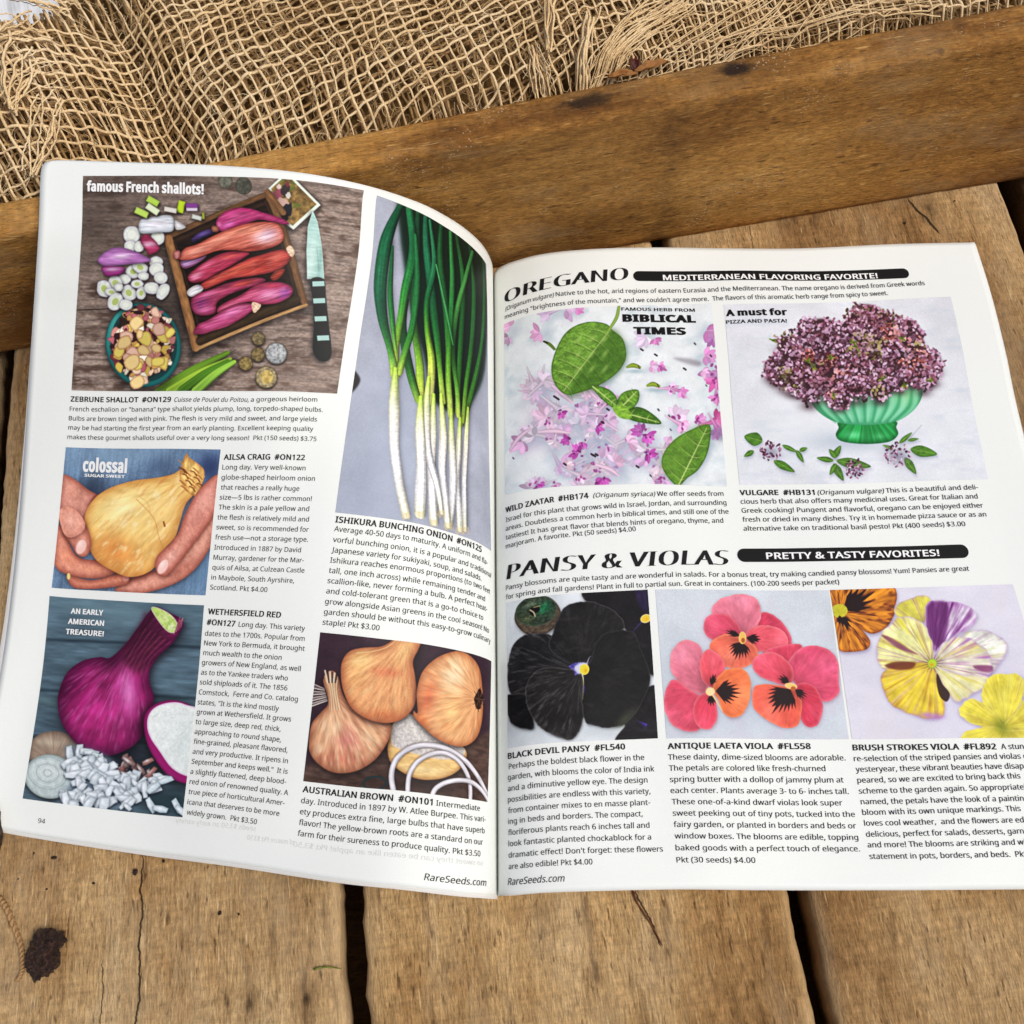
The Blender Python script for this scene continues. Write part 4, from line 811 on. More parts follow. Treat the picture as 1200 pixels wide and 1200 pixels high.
# crate
out = [(572, 385), (590, 372), (905, 240), (965, 222), (990, 290), (1080, 612), (1040, 640), (700, 788), (672, 775)]
p.shadow(out, 14, .75, -6, 12)
p.fill([(575, 384), (962, 224), (1080, 612), (692, 788)], (38, 26, 20), sm=False, tex=p.grain(14, 6, .5, 2))
def bar(a, b, w, col, seed):
    p.stroke([a, b], w, col, sm=False, shade=.25, tex=lambda al, la, C: C * (1 + .45 * (fbm(al * .05, la * 2.3 + seed, seed, 3) - .5))[..., None])
bar((582, 384), (955, 232), 20, (112, 82, 54), 1); bar((594, 404), (950, 262), 16, (58, 40, 28), 2)
bar((950, 238), (1068, 608), 25, (120, 88, 58), 3); bar((940, 262), (1045, 600), 12, (64, 44, 30), 4)
bar((590, 392), (690, 772), 30, (154, 112, 72), 5); bar((612, 400), (712, 740), 9, (60, 42, 30), 6)
bar((692, 778), (1076, 622), 13, (176, 138, 94), 7); bar((706, 748), (1040, 604), 34, (70, 54, 36), 8)
bar((948, 226), (998, 300), 20, (134, 98, 64), 9)
p.crop(200, 200, 6)
def shal(pts, col, sp, seed, polar=None, rimc=(70, 16, 30), amp=.35):
    p.shadow(pts, 9, .55, 2, 8, (18, 8, 8))
    t = p.polar(*polar, 11, amp, seed) if polar else p.grain(90, 7, amp, seed, ang=-18)
    p.fill(pts, col, rim=(rimc, 26, .6), sp=sp, tex=p.chain(t, p.grain(60, 5, .25, seed + 2, (244, 190, 180), ang=-15, lo=.56)))
shal([(140, 480), (180, 440), (250, 412), (300, 408), (290, 440), (220, 470), (150, 500)], (64, 46, 96), [(220, 440, 50, 14, -20, (130, 110, 170), .7)], 41, rimc=(30, 20, 40))
shal([(62, 640), (110, 600), (200, 600), (250, 590), (230, 620), (150, 670), (90, 684)], (150, 110, 150), [(110, 645, 40, 20, -20, (170, 140, 190), .8)], 42)
shal([(318, 350), (380, 290), (460, 262), (560, 268), (660, 300), (740, 325), (800, 350), (832, 382), (770, 378), (700, 362), (620, 350), (530, 378), (450, 400), (370, 430), (325, 410)], (160, 54, 104),
     [(470, 320, 90, 26, -8, (200, 92, 140), .8), (400, 380, 50, 22, -25, (224, 120, 186), .8), (560, 290, 60, 18, 8, (196, 60, 120), .6), (330, 385, 20, 30, 0, (236, 160, 200), .5)], 3, rimc=(96, 12, 56))
shal([(280, 400), (300, 385), (330, 400), (330, 430), (290, 430)], (170, 120, 90), [], 33)
shal([(60, 590), (100, 540), (180, 515), (300, 455), (400, 415), (520, 380), (640, 365), (740, 375), (785, 430), (780, 500), (700, 545), (560, 570), (440, 560), (330, 562), (240, 590), (150, 620), (60, 622)], (192, 104, 88),
     [(660, 470, 90, 55, -5, (232, 198, 206), .9), (690, 440, 60, 40, 0, (180, 150, 180), .5), (560, 420, 120, 30, -10, (216, 142, 112), .6), (350, 480, 140, 24, -22, (226, 148, 126), .8), (180, 560, 90, 24, -16, (224, 150, 132), .8), (600, 545, 160, 20, -4, (120, 44, 36), .7)], 5, rimc=(122, 44, 36))
shal([(20, 565), (60, 560), (62, 600), (40, 620), (16, 600)], (206, 140, 130), [], 34)
shal([(120, 740), (180, 680), (260, 625), (360, 580), (460, 568), (550, 580), (520, 610), (440, 660), (330, 720), (230, 775), (150, 785)], (166, 56, 84),
     [(250, 660, 70, 24, -30, (214, 110, 140), .8), (180, 740, 50, 24, -25, (226, 150, 180), .8), (420, 600, 90, 16, -10, (196, 88, 76), .8)], 7)
shal([(210, 800), (300, 740), (400, 690), (540, 620), (640, 590), (740, 560), (800, 560), (840, 600), (820, 650), (770, 690), (690, 720), (560, 745), (430, 760), (330, 800), (230, 836)], (168, 66, 58),
     [(680, 640, 60, 24, -18, (120, 38, 34), .7), (740, 610, 60, 30, -30, (206, 110, 96), .8), (480, 690, 120, 22, -22, (206, 104, 80), .8), (560, 720, 120, 14, -10, (196, 84, 74), .6), (300, 780, 60, 16, -28, (206, 100, 84), .7)], 9)
shal([(115, 850), (150, 815), (200, 800), (232, 830), (190, 870), (140, 885)], (206, 206, 206), [(160, 850, 40, 20, -20, (240, 236, 240), .9), (215, 810, 24, 16, 0, (130, 100, 150), .7)], 43, rimc=(130, 120, 120))
p.fill([(808, 548), (840, 530), (866, 575), (850, 606), (826, 590)], (222, 190, 160), tex=p.grain(10, 8, .3, 2))
shal([(700, 750), (740, 700), (800, 690), (780, 740), (730, 775)], (150, 66, 48), [], 12)
shal([(150, 900), (200, 860), (290, 830), (400, 790), (520, 760), (620, 752), (672, 770), (620, 800), (500, 840), (400, 880), (330, 930), (320, 1000), (250, 1022), (180, 1010), (148, 960)], (150, 58, 92),
     [(220, 930, 60, 50, -30, (120, 60, 120), .6), (240, 980, 60, 26, -10, (216, 120, 170), .8), (300, 860, 90, 18, -18, (206, 100, 130), .8), (520, 790, 90, 18, -16, (186, 78, 60), .9), (260, 870, 60, 20, -20, (200, 110, 150), .7)], 14)
shal([(340, 960), (420, 910), (500, 870), (590, 810), (680, 784), (780, 785), (850, 815), (858, 860), (820, 900), (740, 935), (640, 942), (560, 925), (480, 945), (400, 975), (335, 1002)], (166, 64, 100),
     [(800, 860, 50, 50, 0, (136, 66, 146), .9), (700, 870, 90, 40, -10, (226, 150, 186), .85), (560, 880, 90, 20, -25, (216, 110, 140), .8), (420, 950, 80, 18, -20, (222, 120, 150), .8), (720, 810, 70, 14, 0, (186, 60, 80), .7)], 16)
shal([(165, 1130), (200, 1080), (270, 1050), (360, 990), (450, 945), (540, 932), (600, 945), (580, 985), (500, 1045), (400, 1100), (300, 1130), (230, 1152), (170, 1150)], (172, 72, 114),
     [(430, 1000, 100, 30, -25, (226, 130, 180), .8), (280, 1090, 60, 24, -20, (214, 100, 150), .7), (190, 1110, 30, 30, 0, (110, 24, 60), .6)], 18)
p.fill([(575, 930), (610, 930), (640, 950), (600, 1000), (580, 985)], (226, 190, 160), tex=p.grain(8, 8, .3, 7))
p.crop(0, 150, 3)
# knife
kn = [(1102, 290), (1116, 330), (1128, 420), (1138, 528), (1078, 530), (1074, 430), (1080, 350)]
p.shadow(kn, 8, .6, -5, 6); p.fill(kn, (158, 196, 186), sm=False, rim=((206, 230, 222), 4, .6), sp=[(1090, 470, 18, 120, 0, (196, 224, 214), .7), (1125, 450, 8, 90, 0, (120, 160, 152), .6)], tex=p.grain(30, 5, .12, 4))
p.stroke([(1110, 420), (1118, 500)], 2, (90, 120, 116), a=.5)
hd = [(1090, 532), (1136, 530), (1146, 600), (1158, 700), (1166, 790), (1150, 818), (1120, 816), (1100, 780), (1104, 690), (1098, 600)]
p.shadow(hd, 8, .6, -6, 6); p.fill(hd, (24, 27, 29), rim=((60, 66, 70), 4, .5))
for (x, y) in [(1118, 546), (1122, 606), (1128, 670), (1137, 738)]:
    p.fill([(x - 22, y - 8), (x + 20, y - 10), (x + 22, y + 8), (x - 20, y + 10)], (156, 192, 184), sm=False)
# coins
for (x, y, r, c) in [(910, 741, 24, (112, 100, 74)), (907, 797, 25, (116, 102, 70)), (863, 828, 25, (128, 112, 72)), (972, 793, 38, (148, 150, 150)), (936, 876, 39, (150, 136, 104))]:
    p.shadow(EL(x, y, r), 4, .7, 0, 5); p.fill(EL(x, y, r), c, rim=((64, 56, 44), 5, .8), tex=p.grain(7, 7, .45, x)); p.fill(EL(x, y, r * .68), np.array(c) * 1.15, a=.6, tex=p.grain(6, 6, .55, y))
p.fill(EL(938, 876, 21, 24), (196, 168, 96), a=.8, tex=p.grain(7, 7, .4, 8))
# green stalks
for a, b, c in [((560, 925), (800, 792), (106, 142, 44)), ((600, 925), (808, 815), (150, 186, 62)), ((640, 925), (800, 822), (84, 128, 36)), ((690, 925), (822, 824), (142, 188, 74))]:
    p.shadow([a, b, (b[0], b[1] + 12), (a[0] + 30, a[1] + 10)], 5, .5)
    p.stroke([a, ((a[0] + b[0]) / 2, (a[1] + b[1]) / 2 - 8), b], [36, 30, 17], c, shade=.4, hi=-.15, tex=lambda al, la, C: C * (1 + .4 * (vnoise(al * .01, la * 3) - .5))[..., None])
# teal bowl of chopped pieces
p.shadow(EL(504, 765, 135, 150), 12, .7, 0, 10)
p.fill(EL(504, 762, 133, 148, -10, 24), (34, 106, 104), rim=((20, 66, 66), 8, .8), sp=[(400, 700, 20, 80, 10, (88, 170, 164), .7)]); p.fill(EL(506, 760, 116, 132, -10, 24), (30, 70, 70), sp=[(506, 640, 80, 24, 0, (70, 150, 142), .7)])
ins = [(392, 745), (430, 672), (470, 640), (520, 628), (575, 660), (612, 705), (610, 770), (585, 840), (540, 868), (480, 895), (430, 855), (395, 800)]
p.fill(ins, (66, 42, 34), soft=3, rim=((20, 40, 40), 30, .5))
p.sprinkle(230, ins, (7, 20), [(214, 180, 150), (190, 128, 120), (232, 206, 180), (196, 150, 90), (122, 60, 70), (230, 220, 196), (60, 36, 34), (206, 176, 84), (176, 100, 110)], j=.8, seed=4, rim=((60, 34, 30), 5, .5), asp=.4)
p.sprinkle(22, ins, (18, 30), [(222, 190, 130), (214, 172, 150), (206, 186, 96)], j=.5, seed=6, rim=((110, 60, 50), 8, .6), asp=.7)
# cut rings
for i, (x, y, rx, ry, an, c) in enumerate([(462, 378, 29, 30, 0, 0), (552, 386, 24, 28, 0, 0), (458, 418, 22, 22, 0, 0), (488, 418, 18, 20, 0, 0), (470, 505, 26, 24, 0, 1), (494, 490, 28, 20, 20, 1), (548, 470, 24, 20, 0, 0), (550, 495, 26, 24, 0, 0), (565, 525, 24, 22, 0, 0), (505, 520, 20, 16, 0, 0), (440, 532, 22, 18, 10, 0),
        (408, 545, 26, 24, 0, 1), (370, 566, 26, 32, -20, 1), (395, 578, 24, 14, 10, 1), (455, 580, 25, 30, -30, 1), (484, 548, 22, 16, 0, 1), (498, 580, 18, 24, 10, 1), (535, 562, 28, 22, 10, 0), (574, 573, 20, 32, 28, 0), (408, 612, 26, 34, 30, 1), (444, 622, 24, 20, 0, 0), (420, 560, 16, 16, 0, 0)]):
    e = EL(x, y, rx, ry, an, 12, .1, i); p.shadow(e, 5, .7, 2, 5); p.fill(e, (206, 212, 206), rim=((140, 128, 150), 6, .7), tex=p.grain(10, 10, .12, i)); p.fill(EL(x, y, rx * .6, ry * .6, an), (224, 228, 216), rim=((178, 190, 160), 6, .6), a=.9)
    if c: p.fill(EL(x, y, rx * .42, ry * .42, an), (160, 178, 96), a=.85)
for pts, c in [([(490, 330), (520, 318), (600, 308), (606, 360), (560, 368), (492, 372)], (196, 200, 206)), ([(492, 396), (515, 375), (560, 420), (528, 446), (512, 430)], (158, 56, 92)), ([(345, 462), (385, 428), (430, 422), (500, 445), (528, 468), (440, 482), (370, 486)], (168, 112, 170)), ([(360, 490), (400, 486), (440, 492), (425, 516), (375, 520)], (146, 50, 120)),
               ([(612, 325), (636, 335), (650, 350), (616, 358)], (200, 200, 196))]:
    p.shadow(pts, 5, .6, 2, 5); p.fill(pts, c, rim=(np.array(c) * .55, 12, .7), sp=[(np.mean([q[0] for q in pts]), np.mean([q[1] for q in pts]) - 4, 36, 10, -5, (238, 226, 238), .6)], tex=p.grain(40, 5, .25, 3))
for (x, y, w, h, an, c) in [(538, 258, 22, 12, 30, (168, 200, 84)), (497, 300, 24, 12, 25, (176, 206, 96)), (536, 287, 24, 12, 35, (208, 220, 180)), (636, 276, 12, 22, 15, (178, 206, 40)), (598, 288, 22, 9, 10, (206, 200, 190)), (674, 272, 22, 9, 0, (130, 70, 140)), (674, 285, 20, 6, 0, (206, 190, 206)), (690, 314, 18, 8, 15, (196, 200, 190)), (713, 308, 5, 12, 0, (150, 160, 60))]:
    a = radians(an); R = [(x + dx * w * cos(a) - dy * h * sin(a), y + dx * w * sin(a) + dy * h * cos(a)) for dx, dy in ((-1, -1), (1, -1), (1, 1), (-1, 1))]
    p.shadow(R, 4, .6, 1, 4); p.fill(R, c, sm=False, rim=(np.array(c) * .6, 6, .5), soft=1)
p.build()

# --- bunch of scallions
p = Pic('scallions', LP, [(441.7, 229), (569.5, 309.5), (575.3, 646), (393, 600.5)], left, (160, 164, 178)); p.crop(350, 150, 3)
p.all(p.chain(p.grain(90, 90, .10, 3), p.grain(4, 4, .05, 8))); p.glow(300, 1200, 180, 500, 10, (158, 170, 190), .5); p.glow(640, 600, 120, 400, 0, (116, 118, 130), .5)
p.fill([(180, 870), (195, 850), (218, 880), (212, 905), (186, 934), (172, 940)], (22, 20, 24), soft=2)
p.fill([(360, 360), (400, 250), (640, 420), (655, 800), (610, 960), (560, 1000), (480, 960), (440, 800), (390, 640)], (14, 36, 24), soft=6, a=.95)
G = [(18, 66, 40), (26, 84, 46), (40, 104, 48), (84, 136, 44), (168, 190, 70), (222, 220, 170), (232, 224, 200), (224, 212, 190)]
def leek(pts, w, cols, hi=.25, a=1):
    p.shadow([(q[0] + w[min(i, len(w) - 1)] * .6, q[1]) for i, q in enumerate(pts)] + [(q[0] - 4, q[1]) for q in pts[::-1]], 8, .35)
    p.stroke(pts, w, np.minimum(np.array(cols, float) * 1.18 + 4, 246), shade=.42, hi=hi, n=8, tex=lambda al, la, C: C * (1 + .28 * (vnoise(al * .012, la * 4.5 + 7, int(w[0])) - .5) + .16 * (vnoise(al * .3, la * 2, 3) - .5))[..., None], a=a)
D = [(16, 58, 38), (22, 76, 46), (30, 92, 50), (34, 96, 48)]
leek([(645, 430), (650, 560), (640, 760), (600, 960), (575, 1040)], [14, 26, 24, 22, 16], [(26, 58, 34), (28, 72, 36), (32, 84, 34), (60, 108, 34), (150, 170, 60)])
leek([(600, 410), (612, 560), (606, 760), (590, 900), (580, 1030)], [16, 26, 24, 20, 16], [(22, 52, 32), (30, 80, 40), (36, 88, 38), (60, 110, 36), (140, 164, 60)])
leek([(560, 380), (575, 520), (572, 700), (565, 880), (560, 1000)], [18, 26, 24, 20, 16], [(24, 60, 34), (34, 88, 44), (30, 84, 38), (56, 112, 40), (140, 168, 60)])
leek([(610, 440), (560, 620), (545, 780), (560, 920), (565, 1010)], [18, 22, 20, 20, 20], [(40, 92, 50), (60, 118, 56), (40, 98, 44), (90, 140, 50), (160, 180, 80)])
leek([(510, 340), (500, 480), (520, 640), (530, 780), (530, 900), (538, 1010)], [20, 30, 28, 24, 22, 22], [(18, 60, 36), (30, 86, 46), (30, 90, 44), (60, 116, 42), (110, 150, 50), (190, 200, 110)])
leek([(540, 370), (540, 520), (535, 700), (530, 850), (540, 1000)], [16, 22, 22, 22, 20], [(40, 100, 54), (44, 110, 56), (40, 104, 46), (90, 140, 44), (180, 196, 100)])
leek([(455, 310), (452, 440), (470, 600), (490, 740), (500, 840), (512, 960)], [18, 32, 34, 26, 20, 22], [(26, 84, 60), (30, 94, 66), (24, 84, 50), (40, 104, 46), (90, 140, 44), (176, 196, 90)])
leek([(430, 290), (415, 430), (400, 560), (405, 700), (425, 830), (430, 960)], [18, 26, 24, 24, 30, 30], [(20, 64, 40), (28, 84, 52), (22, 74, 40), (50, 100, 40), (120, 160, 50), (190, 204, 90)])
leek([(470, 330), (478, 470), (450, 600), (452, 700), (470, 820), (465, 960)], [14, 22, 22, 22, 28, 28], [(30, 92, 62), (36, 104, 70), (26, 84, 44), (70, 122, 40), (160, 184, 70), (206, 212, 130)])
leek([(378, 600), (362, 700), (390, 860), (420, 960)], [10, 26, 30, 24], [(16, 54, 30), (24, 74, 38), (40, 92, 36), (120, 150, 60)])
leek([(398, 268), (405, 420), (372, 560), (356, 660), (340, 760), (334, 850)], [26, 34, 30, 24, 22, 28], [(30, 96, 58), (26, 92, 56), (40, 110, 50), (70, 130, 48), (130, 170, 50), (170, 196, 70)])
leek([(372, 275), (310, 400), (285, 540), (292, 660), (320, 780), (336, 870)], [18, 40, 42, 34, 22, 30], [(18, 66, 44), (22, 82, 54), (24, 88, 60), (20, 80, 52), (60, 120, 50), (178, 198, 80)])
leek([(330, 420), (318, 560), (326, 680), (338, 780)], [8, 18, 18, 10], [(24, 80, 46), (30, 92, 50), (46, 110, 50), (110, 150, 60)])
leek([(414, 380), (412, 560), (395, 700), (370, 790), (350, 860)], [12, 24, 22, 22, 22], [(30, 96, 56), (34, 98, 54), (40, 108, 48), (80, 136, 46), (170, 196, 80)])
leek([(485, 480), (520, 640), (545, 760)], [8, 12, 8], [(60, 130, 80), (54, 120, 70), (50, 110, 60)])
W_ = [(146, 180, 64), (212, 220, 150), (232, 232, 204), (238, 235, 218), (238, 234, 216), (240, 236, 220), (226, 212, 180)]
_W = [(146, 176, 60), (190, 204, 96), (214, 218, 136), (226, 222, 180), (230, 222, 200), (232, 222, 202), (222, 206, 172)]
for pts, w in [([(596, 985), (590, 1100), (584, 1230), (584, 1330), (586, 1408)], [18, 20, 20, 22, 18]), ([(570, 1020), (566, 1120), (560, 1230), (566, 1330), (570, 1408)], [20, 22, 22, 22, 20]),
               ([(540, 990), (542, 1110), (548, 1230), (540, 1330), (534, 1392)], [22, 26, 28, 26, 22]), ([(505, 940), (512, 1080), (508, 1200), (520, 1310), (528, 1392)], [24, 28, 26, 26, 22]),
               ([(478, 940), (474, 1060), (468, 1200), (472, 1310), (476, 1383)], [24, 26, 28, 32, 28]), ([(460, 880), (448, 1020), (455, 1140), (490, 1260), (505, 1350)], [24, 30, 28, 22, 14]),
               ([(430, 950), (426, 1060), (430, 1200), (426, 1290), (423, 1357)], [28, 32, 34, 36, 34]),
               ([(336, 850), (332, 980), (332, 1120), (345, 1230), (371, 1361)], [30, 34, 32, 30, 28])]:
    w = [w[0] * .55] + w[1:]; leek(pts, w, W_, hi=.12); x, y = pts[-1]
    for j in range(7): p.stroke([(x - 10 + j * 3.4, y - 6), (x - 14 + j * 4.5, y + 12 + (j * 7) % 9)], 2, (206, 186, 140), a=.8, sm=False)
p.build()

# --- big yellow onion held in two hands
p = Pic('hands', LP, [(77.3, 524), (258.7, 526.7), (241, 697.7), (60.7, 688.7)], left, (98, 120, 144)); p.crop(0, 400, 3)
p.all(p.chain(p.grain(50, 160, .22, 2), p.grain(3, 3, .16, 5), p.grain(5, 60, .14, 9)))
p.glow(740, 440, 60, 60, 0, (40, 50, 84), .8); p.glow(420, 400, 200, 50, 0, (128, 150, 170), .5); p.glow(330, 520, 60, 60, 0, (48, 58, 74), .8); p.glow(560, 440, 60, 40, -20, (60, 76, 100), .5); p.glow(700, 800, 80, 90, 0, (84, 110, 134), .6)
def skin(pts, col, sp=(), rim=(110, 56, 44), rw=26, sd=1, ra=.65):
    p.shadow(pts, 8, .5, 2, 5, (30, 16, 14)); p.fill(pts, col, rim=(rim, rw, ra), sp=sp, tex=p.chain(p.grain(24, 14, .14, sd, ang=60), p.grain(4, 4, .10, sd + 3)))
skin([(770, 540), (772, 620), (745, 710), (700, 785), (640, 838), (560, 872), (480, 887), (405, 877), (430, 850), (500, 818), (560, 800), (620, 760), (690, 680), (740, 600)], (196, 134, 118), [(700, 700, 60, 30, -50, (214, 152, 132), .7), (520, 850, 100, 16, -10, (222, 150, 130), .8), (640, 800, 60, 20, -35, (150, 84, 70), .5)], sd=2)
skin([(222, 470), (262, 484), (312, 522), (350, 548), (345, 600), (320, 660), (250, 680), (212, 640), (206, 590), (212, 520)], (190, 130, 116), [(260, 530, 50, 30, 60, (206, 140, 120), .7), (330, 600, 20, 50, 20, (120, 60, 50), .8)], sd=3)
p.fill([(320, 560), (348, 545), (335, 600), (310, 640)], (92, 44, 38), soft=4, a=.8)
skin([(202, 640), (236, 690), (262, 745), (300, 766), (370, 770), (414, 784), (416, 804), (398, 820), (360, 832), (310, 834), (260, 826), (208, 806), (190, 770), (194, 700)], (202, 132, 112), [(240, 760, 50, 26, 30, (214, 134, 108), .8), (340, 800, 60, 14, 0, (226, 146, 116), .8)], sd=4)
skin([(240, 822), (320, 840), (400, 822), (440, 805), (458, 822), (452, 848), (420, 860), (340, 870), (268, 868), (242, 846)], (196, 126, 106), [(400, 835, 50, 12, -10, (218, 140, 112), .8)], sd=5)
p.fill(EL(442, 833, 13, 12), (214, 150, 136), rim=((150, 90, 80), 4, .7))
p.fill(EL(242, 826, 7, 13), (206, 186, 120), rim=((90, 70, 40), 3, .8))
on = [(299, 650), (303, 600), (335, 550), (390, 514), (470, 490), (550, 480), (606, 468), (640, 452), (690, 470), (702, 508), (680, 540), (652, 575), (632, 640), (615, 690), (575, 735), (548, 790), (505, 820), (450, 828), (395, 806), (340, 770), (310, 715)]
p.shadow(on, 12, .7, 2, 8, (50, 20, 12))
p.fill(on, (222, 184, 112), rim=((160, 92, 44), 46, .6), sp=[(410, 740, 130, 70, 25, (206, 124, 66), .8), (420, 590, 90, 60, -25, (240, 214, 150), .8), (570, 600, 60, 90, 25, (226, 184, 118), .8), (560, 710, 40, 80, 25, (214, 160, 96), .5), (350, 620, 30, 60, 20, (236, 200, 120), .5)],
       tex=p.chain(p.polar(690, 470, 16, .12, 4), p.grain(60, 7, .7, 6, (200, 136, 80), ang=-50, lo=.58), p.grain(30, 12, .5, 7, (244, 222, 170), ang=-50, lo=.56)))
p.stroke([(480, 555), (540, 620), (560, 690), (578, 735)], 2.5, (176, 120, 66), a=.7); p.stroke([(576, 635), (580, 650)], 6, (120, 60, 30), a=.8)
p.stroke([(490, 545), (520, 570), (530, 610)], 2, (180, 130, 80), a=.5)
nk = [(632, 470), (640, 430), (656, 394), (666, 408), (690, 425), (716, 448), (718, 480), (704, 520), (690, 545), (660, 530), (640, 500)]
p.fill(nk, (214, 168, 100), rim=((130, 80, 40), 16, .6), sp=[(680, 450, 26, 22, 0, (232, 192, 120), .8)], tex=p.grain(9, 26, .35, 3))
for i in range(22):
    x = 640 + (i * 37) % 70; y = 452 + (i * 53) % 74
    p.stroke([(x - 10, y - 8), (x + 2, y - 3 + (i % 3) * 4), (x + 10, y + 10)], 4.5, [(104, 58, 30), (150, 92, 50), (196, 146, 90)][i % 3], a=.85)
p.stroke([(690, 500), (712, 522)], 3, (150, 100, 60)); p.stroke([(640, 428), (628, 418)], 3, (170, 120, 70))
skin([(224, 640), (250, 622), (285, 630), (305, 650), (318, 690), (318, 732), (300, 756), (272, 750), (250, 712), (226, 680)], (204, 136, 118), [(262, 660, 24, 30, 0, (222, 160, 142), .7)], sd=6)
skin([(208, 600), (240, 580), (275, 600), (300, 640), (290, 670), (250, 690), (222, 670)], (206, 140, 122), [(250, 630, 30, 30, 0, (222, 162, 144), .6)], ra=.15, sd=6)
p.fill(EL(286, 722, 19, 28, 20), (222, 172, 160), rim=((160, 100, 88), 5, .7), sp=[(282, 712, 10, 14, 0, (240, 206, 196), .7)])
skin([(768, 468), (774, 520), (764, 590), (712, 670), (662, 735), (612, 800), (580, 827), (556, 818), (545, 785), (556, 752), (598, 712), (630, 668), (648, 615), (684, 545), (722, 498)], (196, 126, 112), [(720, 560, 40, 90, 35, (214, 150, 136), .7), (640, 700, 30, 60, 40, (206, 140, 122), .6), (600, 760, 24, 40, 40, (226, 168, 152), .6)], sd=7)
p.fill(EL(574, 792, 17, 30, 30), (226, 176, 166), rim=((160, 96, 86), 5, .7), sp=[(570, 784, 9, 16, 20, (244, 212, 204), .7)])
p.im *= 1.10; p.build()

# --- red onion with a cut half and chopped pieces
p = Pic('red_onion', LP, [(58.3, 698.3), (239.3, 709.3), (214, 957.7), (26.7, 935.7)], left, (84, 104, 116)); p.crop(0, 680, 3)
p.all(p.chain(p.grain(160, 22, .22, 2), p.grain(40, 7, .12, 5)))
for y, a in ((215, .55), (395, .5), (560, .5)): p.stroke([(100, y - 12), (420, y + 4), (720, y + 22)], 12, (24, 36, 44), a=a, soft=4)
p.glow(420, 110, 260, 60, 4, (118, 146, 156), .6); p.glow(150, 130, 80, 60, 0, (104, 128, 144), .4); p.glow(150, 420, 60, 20, 5, (110, 140, 140), .4); p.glow(450, 640, 230, 110, 6, (28, 30, 36), .8); p.glow(600, 780, 140, 60, 8, (44, 62, 66), .7)
bk = [(104, 610), (112, 566), (150, 536), (215, 532), (265, 560), (285, 600), (260, 660), (130, 660)]
p.fill(bk, (150, 132, 116), rim=((90, 76, 66), 22, .6), sp=[(170, 570, 60, 16, 0, (184, 170, 150), .7)], tex=p.polar(190, 640, 10, .15, 3), soft=1.5)
R = [(204, 440), (208, 390), (236, 325), (290, 284), (350, 270), (388, 272), (440, 226), (478, 176), (528, 108), (552, 94), (600, 116), (640, 138), (642, 166), (606, 222), (556, 268), (527, 318), (528, 366), (542, 416), (526, 496), (486, 566), (432, 603), (370, 617), (300, 600), (250, 553), (216, 498)]
p.shadow(R, 16, .8, 6, 10, (16, 8, 16))
p.fill(R, (150, 38, 104), rim=((64, 10, 48), 60, .75), sp=[(480, 180, 110, 60, -55, (58, 22, 40), .97), (400, 270, 60, 40, -40, (84, 22, 58), .9), (250, 360, 60, 90, 20, (92, 16, 66), .8), (450, 400, 34, 100, -12, (206, 120, 176), .85), (400, 480, 50, 100, -10, (184, 60, 132), .6), (330, 500, 80, 60, 0, (164, 44, 112), .6), (500, 300, 30, 60, -50, (176, 70, 120), .6), (500, 520, 40, 70, -20, (120, 20, 84), .5), (540, 230, 14, 60, 40, (190, 90, 120), .7)],
       tex=p.chain(p.grain(50, 50, .25, 3), p.polar(470, 215, 18, .16, 4, wob=.012), p.polar(470, 215, 30, .4, 9, (214, 130, 184), wob=.02)))
p.fill([(500, 140), (520, 118), (600, 190), (560, 260), (500, 320), (440, 300), (430, 250), (470, 195)], (74, 26, 50), soft=9, a=.75, tex=p.grain(60, 5, .4, 3, ang=-52))
for i in range(12):
    t = i / 11; p.stroke([(505 + 95 * t, 165 + 50 * t), (455 + 75 * t, 250 + 30 * t), (400 + 110 * t, 350)], [2.4, 1.6, .6], (190, 90, 130) if i % 2 else (60, 12, 40), a=.4)
p.fill([(532, 100), (552, 95), (598, 118), (624, 150), (622, 178), (606, 186), (584, 176), (556, 142)], (170, 200, 104), rim=((206, 186, 190), 7, .9), sp=[(580, 130, 20, 20, 0, (214, 228, 160), .8), (604, 165, 12, 14, 0, (224, 226, 190), .8)], tex=p.grain(7, 7, .2, 4))
for i in range(7): p.stroke([(612 + i * 4, 190 - i * 4), (626 + i * 3, 150 - i * 3), (634, 130 + i * 4)], 2.2, (110, 34, 66) if i % 2 else (170, 120, 130))
H = [(507, 520), (512, 470), (545, 436), (600, 421), (650, 430), (690, 452), (740, 480), (730, 720), (656, 716), (600, 694), (552, 640), (520, 580)]
p.shadow(H, 14, .8, -8, 8); p.fill(H, (150, 34, 108), rim=((96, 16, 70), 12, .7)); p.fill([(518, 515), (524, 472), (552, 443), (602, 429), (650, 436), (720, 480), (720, 690), (660, 690), (604, 660), (560, 600), (530, 555)], (226, 232, 228), rim=((196, 150, 190), 9, .8), sp=[(650, 560, 60, 90, 0, (208, 220, 216), .7)], tex=p.chain(p.grain(6, 6, .08, 4), p.polar(700, 480, 8, .05, 3)))
p.stroke([(540, 480), (556, 470), (560, 460)], 2, (150, 170, 150), a=.6)
sl = EL(176, 690, 90, 78, 8); p.shadow(sl, 8, .7, 3, 8); p.fill(sl, (176, 190, 190), rim=((110, 120, 116), 14, .7), sp=[(170, 670, 60, 40, 0, (206, 216, 214), .8)], tex=p.grain(8, 8, .10, 4))
for k, r in enumerate((70, 54, 40, 26, 14)): p.stroke(np.vstack([EL(168, 678, r, r * .8, 12, 16), EL(168, 678, r, r * .8, 12, 16)[:1]]), 3, (214, 222, 220) if k % 2 else (140, 152, 150), a=.6)
zone = [(232, 590), (330, 598), (400, 640), (396, 690), (500, 690), (600, 696), (520, 745), (490, 760), (450, 800), (230, 795), (214, 770), (250, 700)]
p.fill(zone, (120, 136, 150), soft=8, a=.9)
